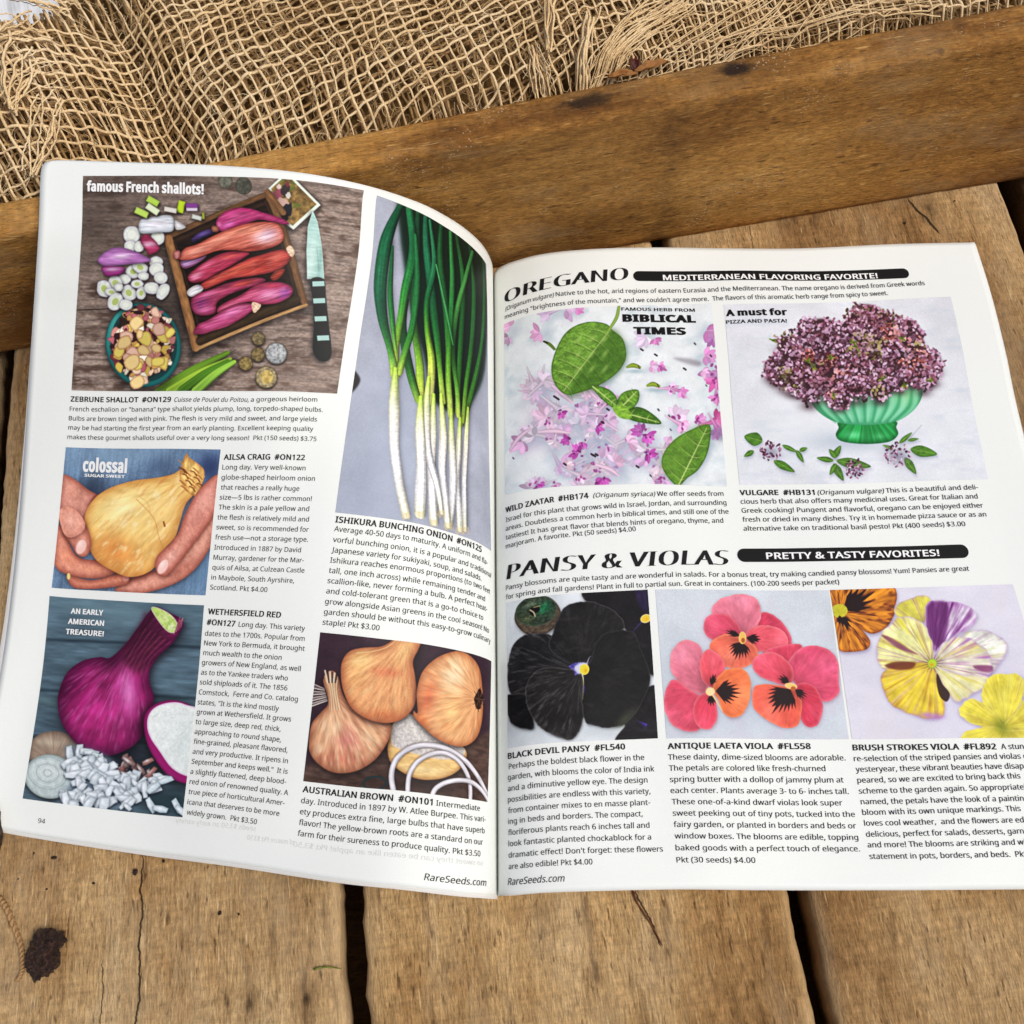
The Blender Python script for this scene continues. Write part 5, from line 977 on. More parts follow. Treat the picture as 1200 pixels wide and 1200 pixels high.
r_ = np.random.RandomState(5)
def chunk(x, y, w, h, an, c):
    a = radians(an); P = [(x + dx * w * cos(a) - dy * h * sin(a), y + dx * w * sin(a) + dy * h * cos(a)) for dx, dy in ((-1, -.7 - r_.rand() * .4), (r_.rand() * .5, -1.1), (1, -.6), (.8 + r_.rand() * .4, .8), (0, .8 + r_.rand() * .3), (-.9, .6))]
    p.shadow(P, 4, .55, 1, 5, (30, 34, 44)); p.fill(P, c, rim=(np.array(c) * .72, 7, .7), sp=[(x - w * .2, y - h * .3, w * .6, h * .6, an, (240, 246, 252), .7)], sm=False, tex=p.grain(12, 6, .08, 3))
for i in range(16): chunk(425 + r_.rand() * 110, 630 + r_.rand() * 60, 16 + r_.rand() * 14, 9, r_.rand() * 180, (124 + r_.rand() * 40, 104, 98))
P_ = [z for z in (np.array([214, 590]) + r_.rand(420, 2) * np.array([390, 215])) if sdf(np.array(zone, float), z[:1], z[1:])[0] > 0][:110]
for z in sorted(P_, key=lambda z: z[1]):
    b_ = r_.rand() * 44
    chunk(z[0], z[1], 15 + r_.rand() * 20, 8 + r_.rand() * 11, r_.rand() * 180, (176 + b_, 188 + b_ * .95, 196 + b_ * .9))
for (x, y, an) in [(530, 790, 60), (565, 805, 10), (622, 795, 60), (580, 705, -20), (540, 730, -40), (640, 812, 40)]: chunk(x, y, 28, 12, an, (190, 208, 216))
p.build()

# --- brown onions
p = Pic('brown_onions', LP, [(375.3, 741), (575.5, 775), (571, 940), (355.5, 915.5)], left, (62, 42, 54)); p.crop(340, 760, 4)
p.all(p.chain(p.grain(60, 60, .2, 3), p.grain(5, 5, .1, 4)))
p.fill([(40, 560), (480, 470), (760, 470), (900, 400), (960, 420), (960, 800), (40, 800)], (84, 64, 56), soft=9, tex=p.chain(p.grain(30, 14, .3, 8), p.grain(60, 20, .6, 4, (110, 90, 82), lo=.55)))
p.glow(500, 420, 120, 90, 0, (30, 18, 22), .6); p.glow(600, 640, 300, 40, 0, (48, 32, 30), .6)
for i in range(16): p.stroke([(165 + i, 190 + i * 4), (120 - i * 3, 170 + i * 8), (96 - i, 160 + i * 10)], 4.5, [(206, 196, 186), (120, 106, 100), (232, 226, 214), (50, 40, 44)][i % 4], a=.9)
hf = [(452, 470), (466, 400), (478, 352), (560, 305), (630, 350), (720, 400), (810, 460), (826, 505), (792, 570), (720, 608), (620, 616), (540, 592), (470, 540)]
p.shadow(hf, 14, .7, 0, 12); p.fill(hf, (218, 178, 118), rim=((136, 92, 56), 26, .7), sp=[(620, 570, 130, 24, 0, (236, 206, 150), .7)], tex=p.grain(30, 8, .15, 4))
p.fill([(470, 440), (480, 355), (560, 308), (640, 360), (740, 415), (818, 470), (800, 510), (720, 520), (600, 500), (500, 470)], (190, 184, 180), rim=((220, 196, 160), 14, .7), sp=[(560, 370, 80, 40, 25, (214, 208, 200), .7)], tex=p.chain(p.grain(7, 7, .2, 5)))
lo_ = [(94, 430), (108, 352), (150, 300), (182, 262), (176, 210), (160, 150), (186, 108), (214, 112), (232, 150), (244, 200), (262, 240), (300, 288), (360, 326), (462, 348), (470, 392), (442, 460), (384, 530), (300, 576), (210, 581), (140, 542), (100, 490)]
p.shadow(lo_, 14, .7, 4, 10); p.fill(lo_, (206, 152, 118), rim=((110, 62, 44), 44, .7), sp=[(270, 420, 70, 60, 0, (196, 116, 112), .7), (200, 380, 50, 60, 20, (230, 190, 150), .7), (250, 520, 110, 40, 0, (176, 100, 84), .6), (360, 400, 60, 40, 20, (220, 172, 130), .7), (200, 200, 30, 80, 10, (196, 158, 118), .8)],
       tex=p.chain(p.polar(205, 210, 18, .22, 4), p.polar(205, 210, 26, .5, 7, (236, 206, 170))))
for i in range(14): p.stroke([(190 + i * 4, 290), (186 + i * 3, 200), (166 + i * 5, 128 + (i * 13) % 30)], 3, [(226, 200, 160), (140, 100, 70), (240, 224, 196)][i % 3], a=.6)
for i in range(6): p.stroke([(180 + i * 7, 160), (168 + i * 11, 105 + (i * 17) % 14)], 7, [(214, 196, 170), (60, 46, 44)][i % 2], a=.9)
tp = [(240, 130), (246, 60), (282, 12), (345, -4), (420, -10), (470, -34), (505, -60), (620, -60), (606, 0), (578, 60), (588, 130), (596, 220), (572, 290), (520, 334), (450, 350), (362, 332), (290, 282), (252, 204)]
p.shadow(tp, 14, .75, 4, 10); p.fill(tp, (214, 150, 104), rim=((128, 66, 44), 46, .65), sp=[(330, 60, 60, 60, 0, (236, 196, 130), .75), (450, 110, 80, 26, 0, (200, 108, 80), .7), (400, 220, 110, 70, 10, (224, 158, 112), .8), (540, 10, 40, 70, 10, (226, 178, 122), .8), (300, 140, 40, 60, 0, (240, 176, 116), .6), (430, 310, 90, 30, 0, (190, 104, 66), .6)],
       tex=p.chain(p.polar(560, -60, 26, .14, 4), p.grain(5, 5, .07, 5), p.polar(560, -60, 30, .35, 8, (244, 206, 150))))
p.stroke([(310, 22), (390, 12), (450, -8), (500, -42)], 4, (232, 200, 140), a=.7)
rt = [(600, 300), (596, 205), (622, 112), (680, 52), (740, 22), (800, 14), (852, 50), (882, 112), (893, 220), (893, 320), (872, 410), (822, 456), (760, 452), (690, 420), (632, 372), (585, 325), (580, 292)]
p.shadow(rt, 12, .7, -6, 10); p.fill(rt, (214, 156, 112), rim=((134, 72, 42), 40, .65), sp=[(770, 130, 60, 90, 10, (248, 224, 182), .85), (760, 300, 60, 110, 0, (236, 186, 126), .8), (650, 230, 40, 90, 10, (206, 104, 72), .7), (620, 340, 40, 30, 40, (206, 120, 70), .7)],
       tex=p.chain(p.polar(876, 235, 14, .16, 4), p.polar(876, 235, 22, .4, 8, (206, 116, 70))))
p.fill(EL(876, 240, 20, 48, 5, j=.5, seed=2), (54, 36, 30), soft=1.5, tex=p.grain(8, 8, .6, 3))
for i in range(12): p.stroke([(876, 240), (876 + 26 * cos(i * .55), 240 + 58 * sin(i * .55))], 2.5, (40, 26, 22) if i % 2 else (150, 104, 70), a=.8)
p.stroke(np.vstack([EL(392, 632, 52, 30), EL(392, 632, 52, 30)[:1]]), 10, (34, 58, 62), a=.8, soft=1.5)
for pts, w in [([(482, 680), (470, 600), (492, 525), (560, 470), (650, 453), (740, 470), (820, 525), (880, 610), (930, 720)], 24), ([(548, 690), (556, 600), (596, 535), (670, 494), (740, 492), (800, 535), (838, 620), (842, 720)], 21), ([(664, 710), (690, 654), (760, 620), (840, 622), (896, 670), (930, 730)], 22)]:
    p.stroke(pts, w + 7, (40, 28, 26), a=.45, soft=3); p.stroke(pts, w, (212, 208, 214), shade=.35, hi=-.1, tex=lambda al, la, C: C * (1 + .2 * (vnoise(al * .05, la * 2) - .5))[..., None])
p.build()

# --- zaatar leaves and flowers
p = Pic('zaatar', RP, [(591, 380), (833.5, 355.5), (852, 570), (592.5, 580)], right, (222, 229, 231)); p.crop(560, 280, 4)
p.all(p.chain(p.grain(90, 60, .9, 3, (194, 208, 214), ang=-30, lo=.53), p.grain(60, 60, .06, 4), p.grain(3, 3, .04, 6)))
rs = np.random.RandomState(12)
def leaf(pts, col, mid, veins=6, seed=1, vc=(190, 206, 130), dark=(40, 66, 18), vlen=.42):
    p.shadow(pts, 12, .4, 10, 14, (90, 110, 120)); pts = np.array(pts, float)
    p.fill(pts, col, rim=(dark, 10, .6), tex=p.chain(p.grain(26, 16, .25, seed), p.grain(5, 5, .22, seed + 3)))
    a, b = np.array(mid[0], float), np.array(mid[1], float); ax = (b - a); L = np.hypot(*ax); ax /= L; nn = np.array([-ax[1], ax[0]])
    for s_ in (-1, 1):
        for k in range(veins):
            t = (k + .5) / veins; q0 = a + ax * L * t; w = max([(pp - q0) @ (nn * s_) for pp in pts if abs((pp - q0) @ ax) < L * .16] + [10])
            q1 = q0 + nn * s_ * w * .42 + ax * L * .03; q2 = q0 + nn * s_ * w * .74 + ax * L * .08
            p.stroke([q0, q1, q2], [3.5, 2.4, 1], vc, a=.7); p.stroke([q0 + ax * 6, q1 + ax * 6, q2 + ax * 5], 4, dark, a=.3, soft=2)
    p.stroke([a - ax * 4, b], [6, 3], vc, a=.95, sm=False)
def floret(x, y, an, z, c, tube=True, deep=None):
    tube = tube and rs.rand() > .5; z = z * 1.28
    a = radians(an); c = np.array(c, float); d = np.array([cos(a), sin(a)]); n_ = np.array([-d[1], d[0]]); q = np.array([x, y], float)
    p.glow(x + 8, y + 14, z * 1.1, z * .6, an, (160, 172, 190), .45)
    if tube: p.stroke([q - d * z * 1.5, q - d * z * .6, q], [z * .12, z * .26, z * .5], [c * .5 + 120, c * .8 + 46, c], shade=.3)
    for k in range(6):
        b_ = a + (k - 2.5) * .5 + rs.rand() * .3; e = np.array([cos(b_), sin(b_)]); L = z * (.6 + rs.rand() * .5); m_ = np.array([-e[1], e[0]]) * z * .2
        cc = np.clip(c * (.80 + rs.rand() * .32) + rs.rand() * 34, 0, 255)
        p.fill([q, q + e * L * .5 + m_, q + e * L, q + e * L * .55 - m_], cc, rim=(np.clip(cc * .78, 0, 255), z * .12, .4), n=4, soft=.6)
    if deep is not None:
        for k in range(4): p.fill(EL(x + rs.randn() * z * .2, y + rs.randn() * z * .2, z * .14, z * .09, rs.rand() * 180, 7), deep, n=3, a=.8)
    for k in range(3):
        b_ = a + rs.randn() * .8; p.stroke([q, q + np.array([cos(b_), sin(b_)]) * z * 1.3], 1.6, (214, 180, 206), a=.7, sm=False)
PK = (222, 160, 204); PM = (200, 116, 178); DP = (140, 40, 120)
for (x, y, an, z, c) in [(410, 335, 10, 50, (206, 160, 206)), (330, 350, 160, 40, (196, 170, 206)), (460, 330, 0, 34, PM), (160, 410, 200, 44, PK), (150, 460, 130, 36, (196, 160, 196)), (290, 440, 150, 44, PK), (790, 460, 120, 50, (206, 186, 216)), (830, 470, 60, 30, PM), (1070, 430, 20, 50, PM), (1100, 460, 60, 44, (170, 110, 170))]:
    floret(x, y, an, z, c, tube=x > 300)
p.stroke([(310, 482), (335, 495), (358, 518)], [8, 14, 12], (110, 140, 50), shade=.4); p.stroke([(308, 482), (325, 490)], 7, (60, 40, 30))
for (x, y, x2) in [(700, 602, 760), (795, 690, 850)]:
    p.glow(x + 40, y + 20, 50, 12, 0, (120, 150, 160), .6); p.stroke([(x, y), ((x + x2) / 2, y - 8), (x2, y + 2)], [10, 22, 14], (146, 168, 60), shade=.4); p.stroke([(x2 - 8, y - 8), (x2, y + 8)], 4, (60, 50, 30))
for (x, y, an, z, c) in [(810, 598, 0, 34, PK), (850, 600, 10, 30, PM), (900, 702, 0, 34, PK), (950, 715, 20, 34, PM), (1060, 550, 0, 50, PM), (1090, 620, 80, 60, PM), (1110, 660, 100, 50, (206, 90, 160)), (1050, 620, 20, 30, PK), (1115, 740, 90, 34, PM), (930, 840, -60, 60, (214, 186, 214)), (950, 870, 30, 44, PK), (1030, 860, -30, 46, PM), (1115, 850, -20, 52, (206, 84, 150)), (1120, 890, 60, 44, PM)]:
    floret(x, y, an, z, c, deep=DP if rs.rand() > .6 else None)
p.fill([(1090, 900), (1160, 880), (1175, 930), (1150, 945), (1100, 935)], (110, 100, 130), soft=6, a=.6); p.fill([(920, 560), (980, 560), (1040, 575), (1030, 598), (960, 580)], (120, 110, 120), soft=4, a=.6)
body = [(300, 690, 200, 60), (260, 720, 160, 54), (320, 760, 100, 56), (390, 700, 40, 50), (370, 820, 60, 54), (300, 860, 150, 60), (250, 900, 130, 46), (210, 950, 120, 60), (340, 930, 10, 60), (420, 900, 20, 50), (470, 850, -20, 60), (520, 830, 30, 70), (560, 870, 40, 50), (540, 740, 0, 60), (560, 760, 60, 44), (460, 790, 30, 44), (600, 970, 60, 56), (640, 1010, 80, 46), (560, 930, 0, 40), (700, 970, 20, 54), (760, 930, -40, 54), (800, 1000, 40, 56), (730, 1030, 100, 44), (470, 1000, 150, 56), (520, 1060, 60, 60), (560, 1110, 70, 60), (480, 1100, 120, 50), (600, 1080, 30, 54), (830, 1060, 60, 50), (850, 1110, 60, 40), (890, 960, -60, 40), (640, 1060, 20, 40), (500, 1150, 90, 40), (420, 1080, 170, 36), (280, 1150, 120, 34), (300, 1140, 40, 26), (860, 1010, 0, 36)]
for (x, y, rx, ry) in [(330, 860, 120, 110), (520, 860, 90, 90), (540, 1040, 130, 90), (760, 980, 100, 60), (240, 950, 70, 60), (300, 720, 60, 60)]: p.glow(x, y, rx, ry, 20, (214, 176, 208), .55)
for i in range(74):
    b0 = body[rs.randint(len(body) - 5)]; body.append((b0[0] + rs.randn() * 26, b0[1] + rs.randn() * 24, rs.rand() * 360, 34 + rs.rand() * 26))
for (x, y, an, z) in body: floret(x, y, an, z * .95, (226 - rs.rand() * 24, 158 + rs.rand() * 34, 206), deep=DP if rs.rand() > .55 else None)
for (x, y, an, z) in [(770, 905, 200, 44), (790, 925, 40, 40), (800, 1010, 30, 36), (420, 940, 160, 34), (490, 955, 90, 30), (470, 1000, 200, 40), (580, 1120, 80, 40), (290, 1150, 30, 24), (560, 880, 30, 30), (390, 812, 60, 28)]: floret(x, y, an, z, (176, 70, 160), tube=False, deep=(110, 20, 100))
for pts in [[(290, 905), (360, 900), (425, 908)], [(350, 690), (400, 730), (440, 765)], [(160, 990), (200, 930), (250, 890)], [(510, 680), (530, 720), (560, 750)], [(560, 1060), (620, 1080), (660, 1110)]]: p.stroke(pts, [16, 22, 10], (232, 196, 220), shade=.3)
for i in range(12):
    x, y = rs.rand() * 950 + 150, rs.rand() * 760 + 400; p.stroke([(x, y), (x + 5, y + 6)], 5 + rs.rand() * 3, (44, 44, 54), a=.85, sm=False)
for (x, y) in [(535, 1010), (545, 1015), (556, 1010), (360, 740), (372, 748), (610, 800), (750, 1070), (405, 1055), (585, 860), (835, 545), (968, 610), (770, 520)]: p.stroke([(x - 5, y - 3), (x + 5, y + 4)], 8, (44, 30, 40))
leaf([(345, 640), (348, 570), (388, 470), (440, 415), (520, 388), (600, 398), (634, 430), (680, 470), (696, 540), (682, 590), (640, 640), (560, 690), (500, 712), (420, 730), (372, 700)], (112, 152, 62), ((620, 425), (400, 712)), 7, 4)
p.fill([(620, 430), (680, 470), (696, 540), (682, 590), (640, 640), (560, 690), (500, 712), (420, 728), (500, 590)], (58, 94, 28), soft=9, a=.6)
for k in range(9): p.glow(470 + (k % 3) * 62, 470 + (k // 3) * 70, 26, 10, -50, (168, 198, 110), .5)
p.stroke([(662, 312), (650, 370), (610, 432)], [12, 16, 10], (142, 176, 76), shade=.35)
leaf([(530, 690), (600, 700), (645, 735), (655, 780), (628, 790), (575, 745)], (100, 146, 52), ((540, 694), (645, 780)), 3, 5)
leaf([(655, 770), (668, 735), (700, 714), (752, 710), (757, 752), (735, 790), (690, 810)], (106, 150, 52), ((670, 795), (745, 718)), 3, 6)
leaf([(690, 820), (740, 790), (800, 808), (862, 866), (780, 866), (715, 850)], (76, 118, 36), ((700, 822), (850, 862)), 4, 7)
p.fill([(632, 790), (680, 780), (720, 820), (712, 848), (660, 836)], (126, 168, 62), tex=p.grain(16, 10, .3, 3))
leaf([(940, 1158), (900, 1130), (866, 1075), (868, 1015), (918, 944), (1000, 892), (1080, 868), (1087, 930), (1070, 1010), (1030, 1080), (980, 1120)], (94, 134, 46), ((938, 1158), (1070, 885)), 5, 8)
p.fill([(866, 1075), (868, 1015), (918, 944), (1000, 892), (1060, 880), (960, 1080), (935, 1150)], (108, 146, 52), soft=8, a=.4)
p.build()

# --- oregano in a green footed bowl
p = Pic('oregano_bowl', RP, [(848, 357.3), (1114, 347.7), (1158, 561.7), (866.7, 568.3)], right, (216, 219, 226)); p.crop(800, 200, 3)
p.all(p.chain(p.grain(120, 90, .07, 3), p.grain(3, 3, .05, 6), p.grain(90, 30, .5, 8, (190, 200, 212), lo=.56)))
p.glow(560, 900, 420, 120, 0, (220, 226, 230), .6); p.glow(600, 950, 180, 40, 0, (150, 166, 182), .6)
def grn(X, Y, C, f): return C * f[..., None]
bw = [(452, 800), (475, 845), (540, 884), (640, 896), (740, 886), (802, 852), (838, 806), (842, 760), (800, 745), (500, 770)]
ft = [(560, 880), (548, 905), (538, 930), (560, 952), (640, 962), (724, 955), (756, 930), (750, 905), (738, 880)]
p.fill(ft, (40, 146, 76), rim=((16, 84, 40), 20, .7), sp=[(600, 930, 30, 14, 0, (110, 206, 140), .7), (690, 935, 24, 12, 0, (90, 190, 120), .7)], tex=p.polar(640, 820, 16, .28, 4, wob=.001))
p.fill(bw, (110, 196, 150), rim=((36, 120, 76), 30, .6), sp=[(560, 830, 40, 30, 0, (140, 216, 172), .7), (780, 790, 50, 40, 0, (150, 214, 150), .7)])
for i, x in enumerate(range(470, 840, 42)):
    dx = (x - 645) * .25; p.stroke([(x, 770), (x - dx * .25, 830), (645 + (x - 645) * .62, 884)], [10, 12, 8], (44, 134, 88), a=.5, soft=3); p.stroke([(x + 18, 770), (x + 16 - dx * .2, 830), (645 + (x + 14 - 645) * .62, 882)], [10, 14, 6], (160, 226, 186), a=.45, soft=3)
mass = [(288, 680), (330, 640), (340, 590), (400, 575), (425, 530), (500, 520), (560, 535), (600, 480), (660, 472), (720, 500), (750, 520), (810, 528), (840, 570), (850, 620), (900, 650), (905, 690), (890, 740), (860, 765), (790, 755), (730, 780), (700, 815), (650, 790), (590, 790), (580, 830), (520, 825), (490, 790), (440, 810), (400, 780), (330, 745), (300, 720)]
p.shadow(mass, 8, .35, 0, 14, (90, 70, 90)); p.fill(mass, (74, 44, 50), soft=3)
rs = np.random.RandomState(8)
cl = []
mp = np.array(mass, float); lo, hi2 = mp.min(0), mp.max(0)
tries = 0
while len(cl) < 120 and tries < 6000:
    tries += 1
    q = lo + rs.rand(2) * (hi2 - lo)
    if sdf(mp, q[:1], q[1:])[0] > 10 and all(math.hypot(q[0] - c[0], q[1] - c[1]) > 24 for c in cl): cl.append((q[0], q[1], 26 + rs.rand() * 14, rs.choice([0, 0, 1, 1, 2, 3])))
PAL = [[(160, 112, 132), (190, 148, 172), (112, 62, 78), (66, 34, 42), (136, 88, 100)], [(172, 134, 160), (196, 166, 190), (120, 78, 100), (78, 50, 56)], [(122, 110, 62), (160, 146, 100), (176, 150, 156), (80, 60, 40), (176, 140, 150)], [(150, 84, 74), (196, 132, 130), (90, 40, 46), (214, 160, 160)]]
for (x, y, r, k) in sorted(cl, key=lambda c: c[1] + rs.rand() * 60):
    p.glow(x, y + r * .9, r * .9, r * .5, 0, (50, 26, 32), .5)
    for j in range(30):
        a = rs.rand() * 2 * pi; d = r * math.sqrt(rs.rand()) * 1.05; px_, py_ = x + d * cos(a), y + d * sin(a) * .85
        up = .75 + .4 * (1 - (py_ - y + r) / (2 * r)); c = np.clip(np.array(PAL[k][rs.randint(len(PAL[k]))], float) * up, 0, 255)
        p.fill(EL(px_, py_, 4 + rs.rand() * 4.5, 3 + rs.rand() * 3, rs.rand() * 180, 6, .5, rs.randint(99)), c, n=2, soft=.5)
for i in range(260):
    q = mp[rs.randint(len(mp))] * .5 + mp[rs.randint(len(mp))] * .5
    t = rs.rand(); k = rs.randint(len(mp)); q = mp[k - 1] * (1 - t) + mp[k] * t + rs.randn(2) * 5
    p.fill(EL(q[0], q[1], 4 + rs.rand() * 4, 3 + rs.rand() * 2, rs.rand() * 180, 6, .5, i), [(196, 150, 180), (150, 96, 120), (214, 190, 210), (96, 60, 70)][i % 4], n=2, soft=.5)
for (x, y) in [(600, 605), (440, 670), (520, 660), (610, 620), (770, 590), (530, 790), (780, 755), (870, 740), (700, 735), (460, 690), (318, 598)]:
    for j in range(5): a = rs.rand() * 6.3; p.stroke([(x, y), (x + 14 * cos(a), y + 14 * sin(a))], [8, 3], [(120, 130, 40), (84, 100, 36), (150, 150, 60)][j % 3], sm=False)
def sprig(x, y, z, leaves):
    for (dx, dy, an, L, w) in leaves:
        a = radians(an); d = np.array([cos(a), sin(a)]); n_ = np.array([-d[1], d[0]]); q = np.array([x + dx, y + dy])
        P = [q, q + d * L * .4 + n_ * w, q + d * L, q + d * L * .4 - n_ * w]; p.shadow(P, 5, .35, 2, 8, (90, 100, 120)); p.fill(P, (84, 128, 44), rim=((40, 76, 20), 5, .6), tex=p.grain(10, 6, .25, 4)); p.stroke([q, q + d * L * .9], 2, (146, 176, 90), sm=False, a=.8)
    if z:
        p.glow(x, y + 8, z, z * .7, 0, (100, 96, 120), .6)
        for j in range(60):
            a = rs.rand() * 6.3; r = z * math.sqrt(rs.rand()); p.fill(EL(x + r * cos(a), y + r * sin(a), 4 + rs.rand() * 3, 3, rs.rand() * 180, 6, .5, j), [(90, 40, 66), (176, 130, 160), (56, 26, 44), (214, 190, 206), (120, 70, 100)][rs.randint(5)], n=2, soft=.5)
sprig(310, 985, 36, [(-30, -34, 195, 66, 24), (-60, 0, 150, 40, 10)]); sprig(330, 1020, 0, [(-10, 0, 28, 84, 14)]); sprig(350, 965, 0, [(0, 0, 25, 60, 8), (50, 18, 60, 50, 9), (60, 20, -20, 30, 8)])
sprig(540, 1020, 0, [(0, 0, 10, 124, 18), (-10, 10, 60, 70, 14), (-10, -10, -60, 50, 12), (-10, 0, 190, 60, 10), (0, -10, 230, 40, 10), (0, 10, 120, 46, 10)]); sprig(606, 1048, 36, [])
sprig(800, 980, 0, [(0, 0, 10, 96, 20), (-20, 30, 55, 70, 14), (-40, -20, -40, 60, 8), (-60, 0, 200, 40, 6), (-10, -30, -10, 40, 6)]); sprig(755, 1000, 44, [])
p.stroke([(800, 940), (840, 895)], 1.6, (120, 120, 130), a=.6)
p.build()

# --- black pansy
p = Pic('black_pansy', RP, [(593.8, 706.5), (759, 691), (771, 865.3), (595.7, 877)], right, (206, 213, 218)); p.crop(560, 540, 4)
p.all(p.chain(p.grain(90, 90, .10, 3), p.grain(4, 4, .04, 6))); p.glow(200, 1240, 120, 70, 0, (150, 160, 166), .5); p.glow(560, 1260, 140, 40, 0, (176, 186, 192), .5)
st = EL(280, 725, 108, 92, -12, 14, .06, 3); p.shadow(st, 8, .5, 4, 10); p.fill(st, (92, 80, 66), rim=((50, 40, 32), 14, .7), tex=p.grain(14, 10, .4, 3))
p.fill(EL(272, 705, 96, 70, -12, 14, .06, 4), (54, 66, 52), rim=((110, 116, 100), 10, .5), sp=[(310, 690, 40, 30, -20, (36, 120, 80), .85), (230, 740, 40, 26, 0, (110, 116, 80), .6), (250, 670, 50, 20, -15, (120, 130, 110), .5)], tex=p.chain(p.grain(12, 8, .5, 4)))
p.fill([(240, 710), (250, 690), (280, 680), (290, 700), (270, 716), (262, 730)], (30, 26, 22)); p.stroke([(245, 700), (262, 712), (268, 730)], 6, (186, 176, 140)); p.stroke([(262, 688), (292, 680)], 5, (150, 140, 104))
def petal(pts, col, ctr, seed, edge=(118, 114, 116), ew=8, va=.6, vt=(104, 98, 100), ea=.6):
    p.shadow(pts, 7, .6, 2, 4, (0, 0, 0)); p.fill(pts, np.array(col) + 6, rim=(edge, ew, ea), ruf=5, n=8, tex=p.chain(p.grain(60, 60, .35, seed), p.polar(ctr[0], ctr[1], 22, va * .7, seed, vt, wob=.02), p.grain(4, 4, .25, seed), p.grain(70, 30, .35, seed + 4, (70, 66, 66), lo=.58)))
K = (22, 21, 23)
petal([(498, 600), (620, 590), (830, 590), (830, 980), (780, 960), (740, 860), (690, 790), (660, 730), (590, 690), (500, 652)], (18, 16, 20), (790, 740), 2, va=.25, vt=(60, 54, 70))
p.fill([(735, 600), (790, 610), (800, 690), (765, 700)], (40, 26, 70), soft=5, a=.8, tex=p.polar(785, 735, 20, .7, 3, (90, 70, 130)))
for i in range(9): p.stroke([(785, 735), (760 - i * 6, 760 + i * 7)], [4, 1], (70, 54, 130), a=.7, sm=False)
p.fill(EL(786, 740, 26, 20, -20), (222, 186, 60), rim=((240, 236, 220), 7, .8), sp=[(790, 745, 8, 8, 0, (240, 160, 30), .8)])
petal([(144, 1030), (146, 950), (165, 870), (210, 822), (275, 808), (350, 826), (400, 900), (450, 975), (400, 1010), (300, 1010), (235, 1060), (215, 1110), (160, 1095)], (28, 27, 28), (460, 980), 4, va=.8, vt=(104, 100, 100))
petal([(140, 1110), (170, 1095), (230, 1100), (250, 1180), (262, 1254), (200, 1252), (152, 1215)], (14, 13, 14), (300, 1100), 5, va=.2)
petal([(334, 880), (352, 800), (390, 705), (450, 666), (540, 662), (622, 692), (676, 745), (680, 790), (600, 840), (560, 900), (500, 968), (430, 952)], (26, 25, 26), (480, 980), 6, va=.5, vt=(72, 68, 72))
petal([(700, 1200), (760, 1130), (800, 1060), (860, 1080), (860, 1320), (650, 1320), (690, 1240), (655, 1236)], (16, 14, 20), (830, 1270), 7, va=.2)
for i in range(8): p.stroke([(790, 1235), (740 + i * 6, 1215 + i * 7)], [3, 1], (84, 60, 170), a=.8, sm=False)
petal([(490, 1000), (530, 930), (560, 850), (600, 810), (680, 795), (735, 812), (762, 880), (800, 970), (806, 1040), (775, 1120), (735, 1190), (680, 1236), (610, 1250), (550, 1240), (505, 1222), (488, 1120)], (20, 19, 20), (485, 985), 8, va=.22, vt=(60, 58, 60), edge=(86, 82, 86))
p.glow(690, 1210, 60, 24, -40, (84, 92, 70), .6)
petal([(230, 1140), (226, 1060), (255, 1000), (310, 970), (420, 975), (486, 1000), (492, 1120), (492, 1220), (462, 1285), (427, 1308), (380, 1296), (320, 1270), (262, 1215)], (30, 28, 28), (480, 990), 9, va=.75, vt=(110, 106, 104), edge=(120, 116, 114), ea=.6)
p.fill([(330, 1258), (380, 1280), (430, 1308), (445, 1290), (400, 1300), (360, 1292)], (70, 66, 66), a=.5, soft=2)
for i in range(14): p.stroke([(485, 980), (440 + i * 5, 985 + (i - 7) * 6)], [3, 1], (96, 84, 170), a=.6, sm=False)
p.fill([(425, 965), (455, 948), (490, 945), (516, 955), (500, 975), (470, 1000), (455, 1005), (450, 985)], (70, 62, 140), soft=1.5, tex=p.polar(490, 975, 14, .8, 3, (230, 232, 240)))
p.fill([(452, 970), (480, 948), (510, 950), (505, 975), (475, 1000)], (222, 226, 236), soft=2, a=.8)
p.fill(EL(500, 978, 23, 26, 10), (226, 204, 60), rim=((240, 226, 140), 6, .6), sp=[(506, 984, 8, 12, 0, (206, 140, 20), .7)])
p.stroke([(510, 955), (522, 925), (532, 915)], [4, 2, 1], (206, 200, 230)); p.stroke([(490, 1000), (496, 1040), (492, 1120)], [6, 3, 1], (210, 206, 160)); p.stroke([(500, 1060), (498, 1090)], [8, 3], (60, 40, 110))
p.build()

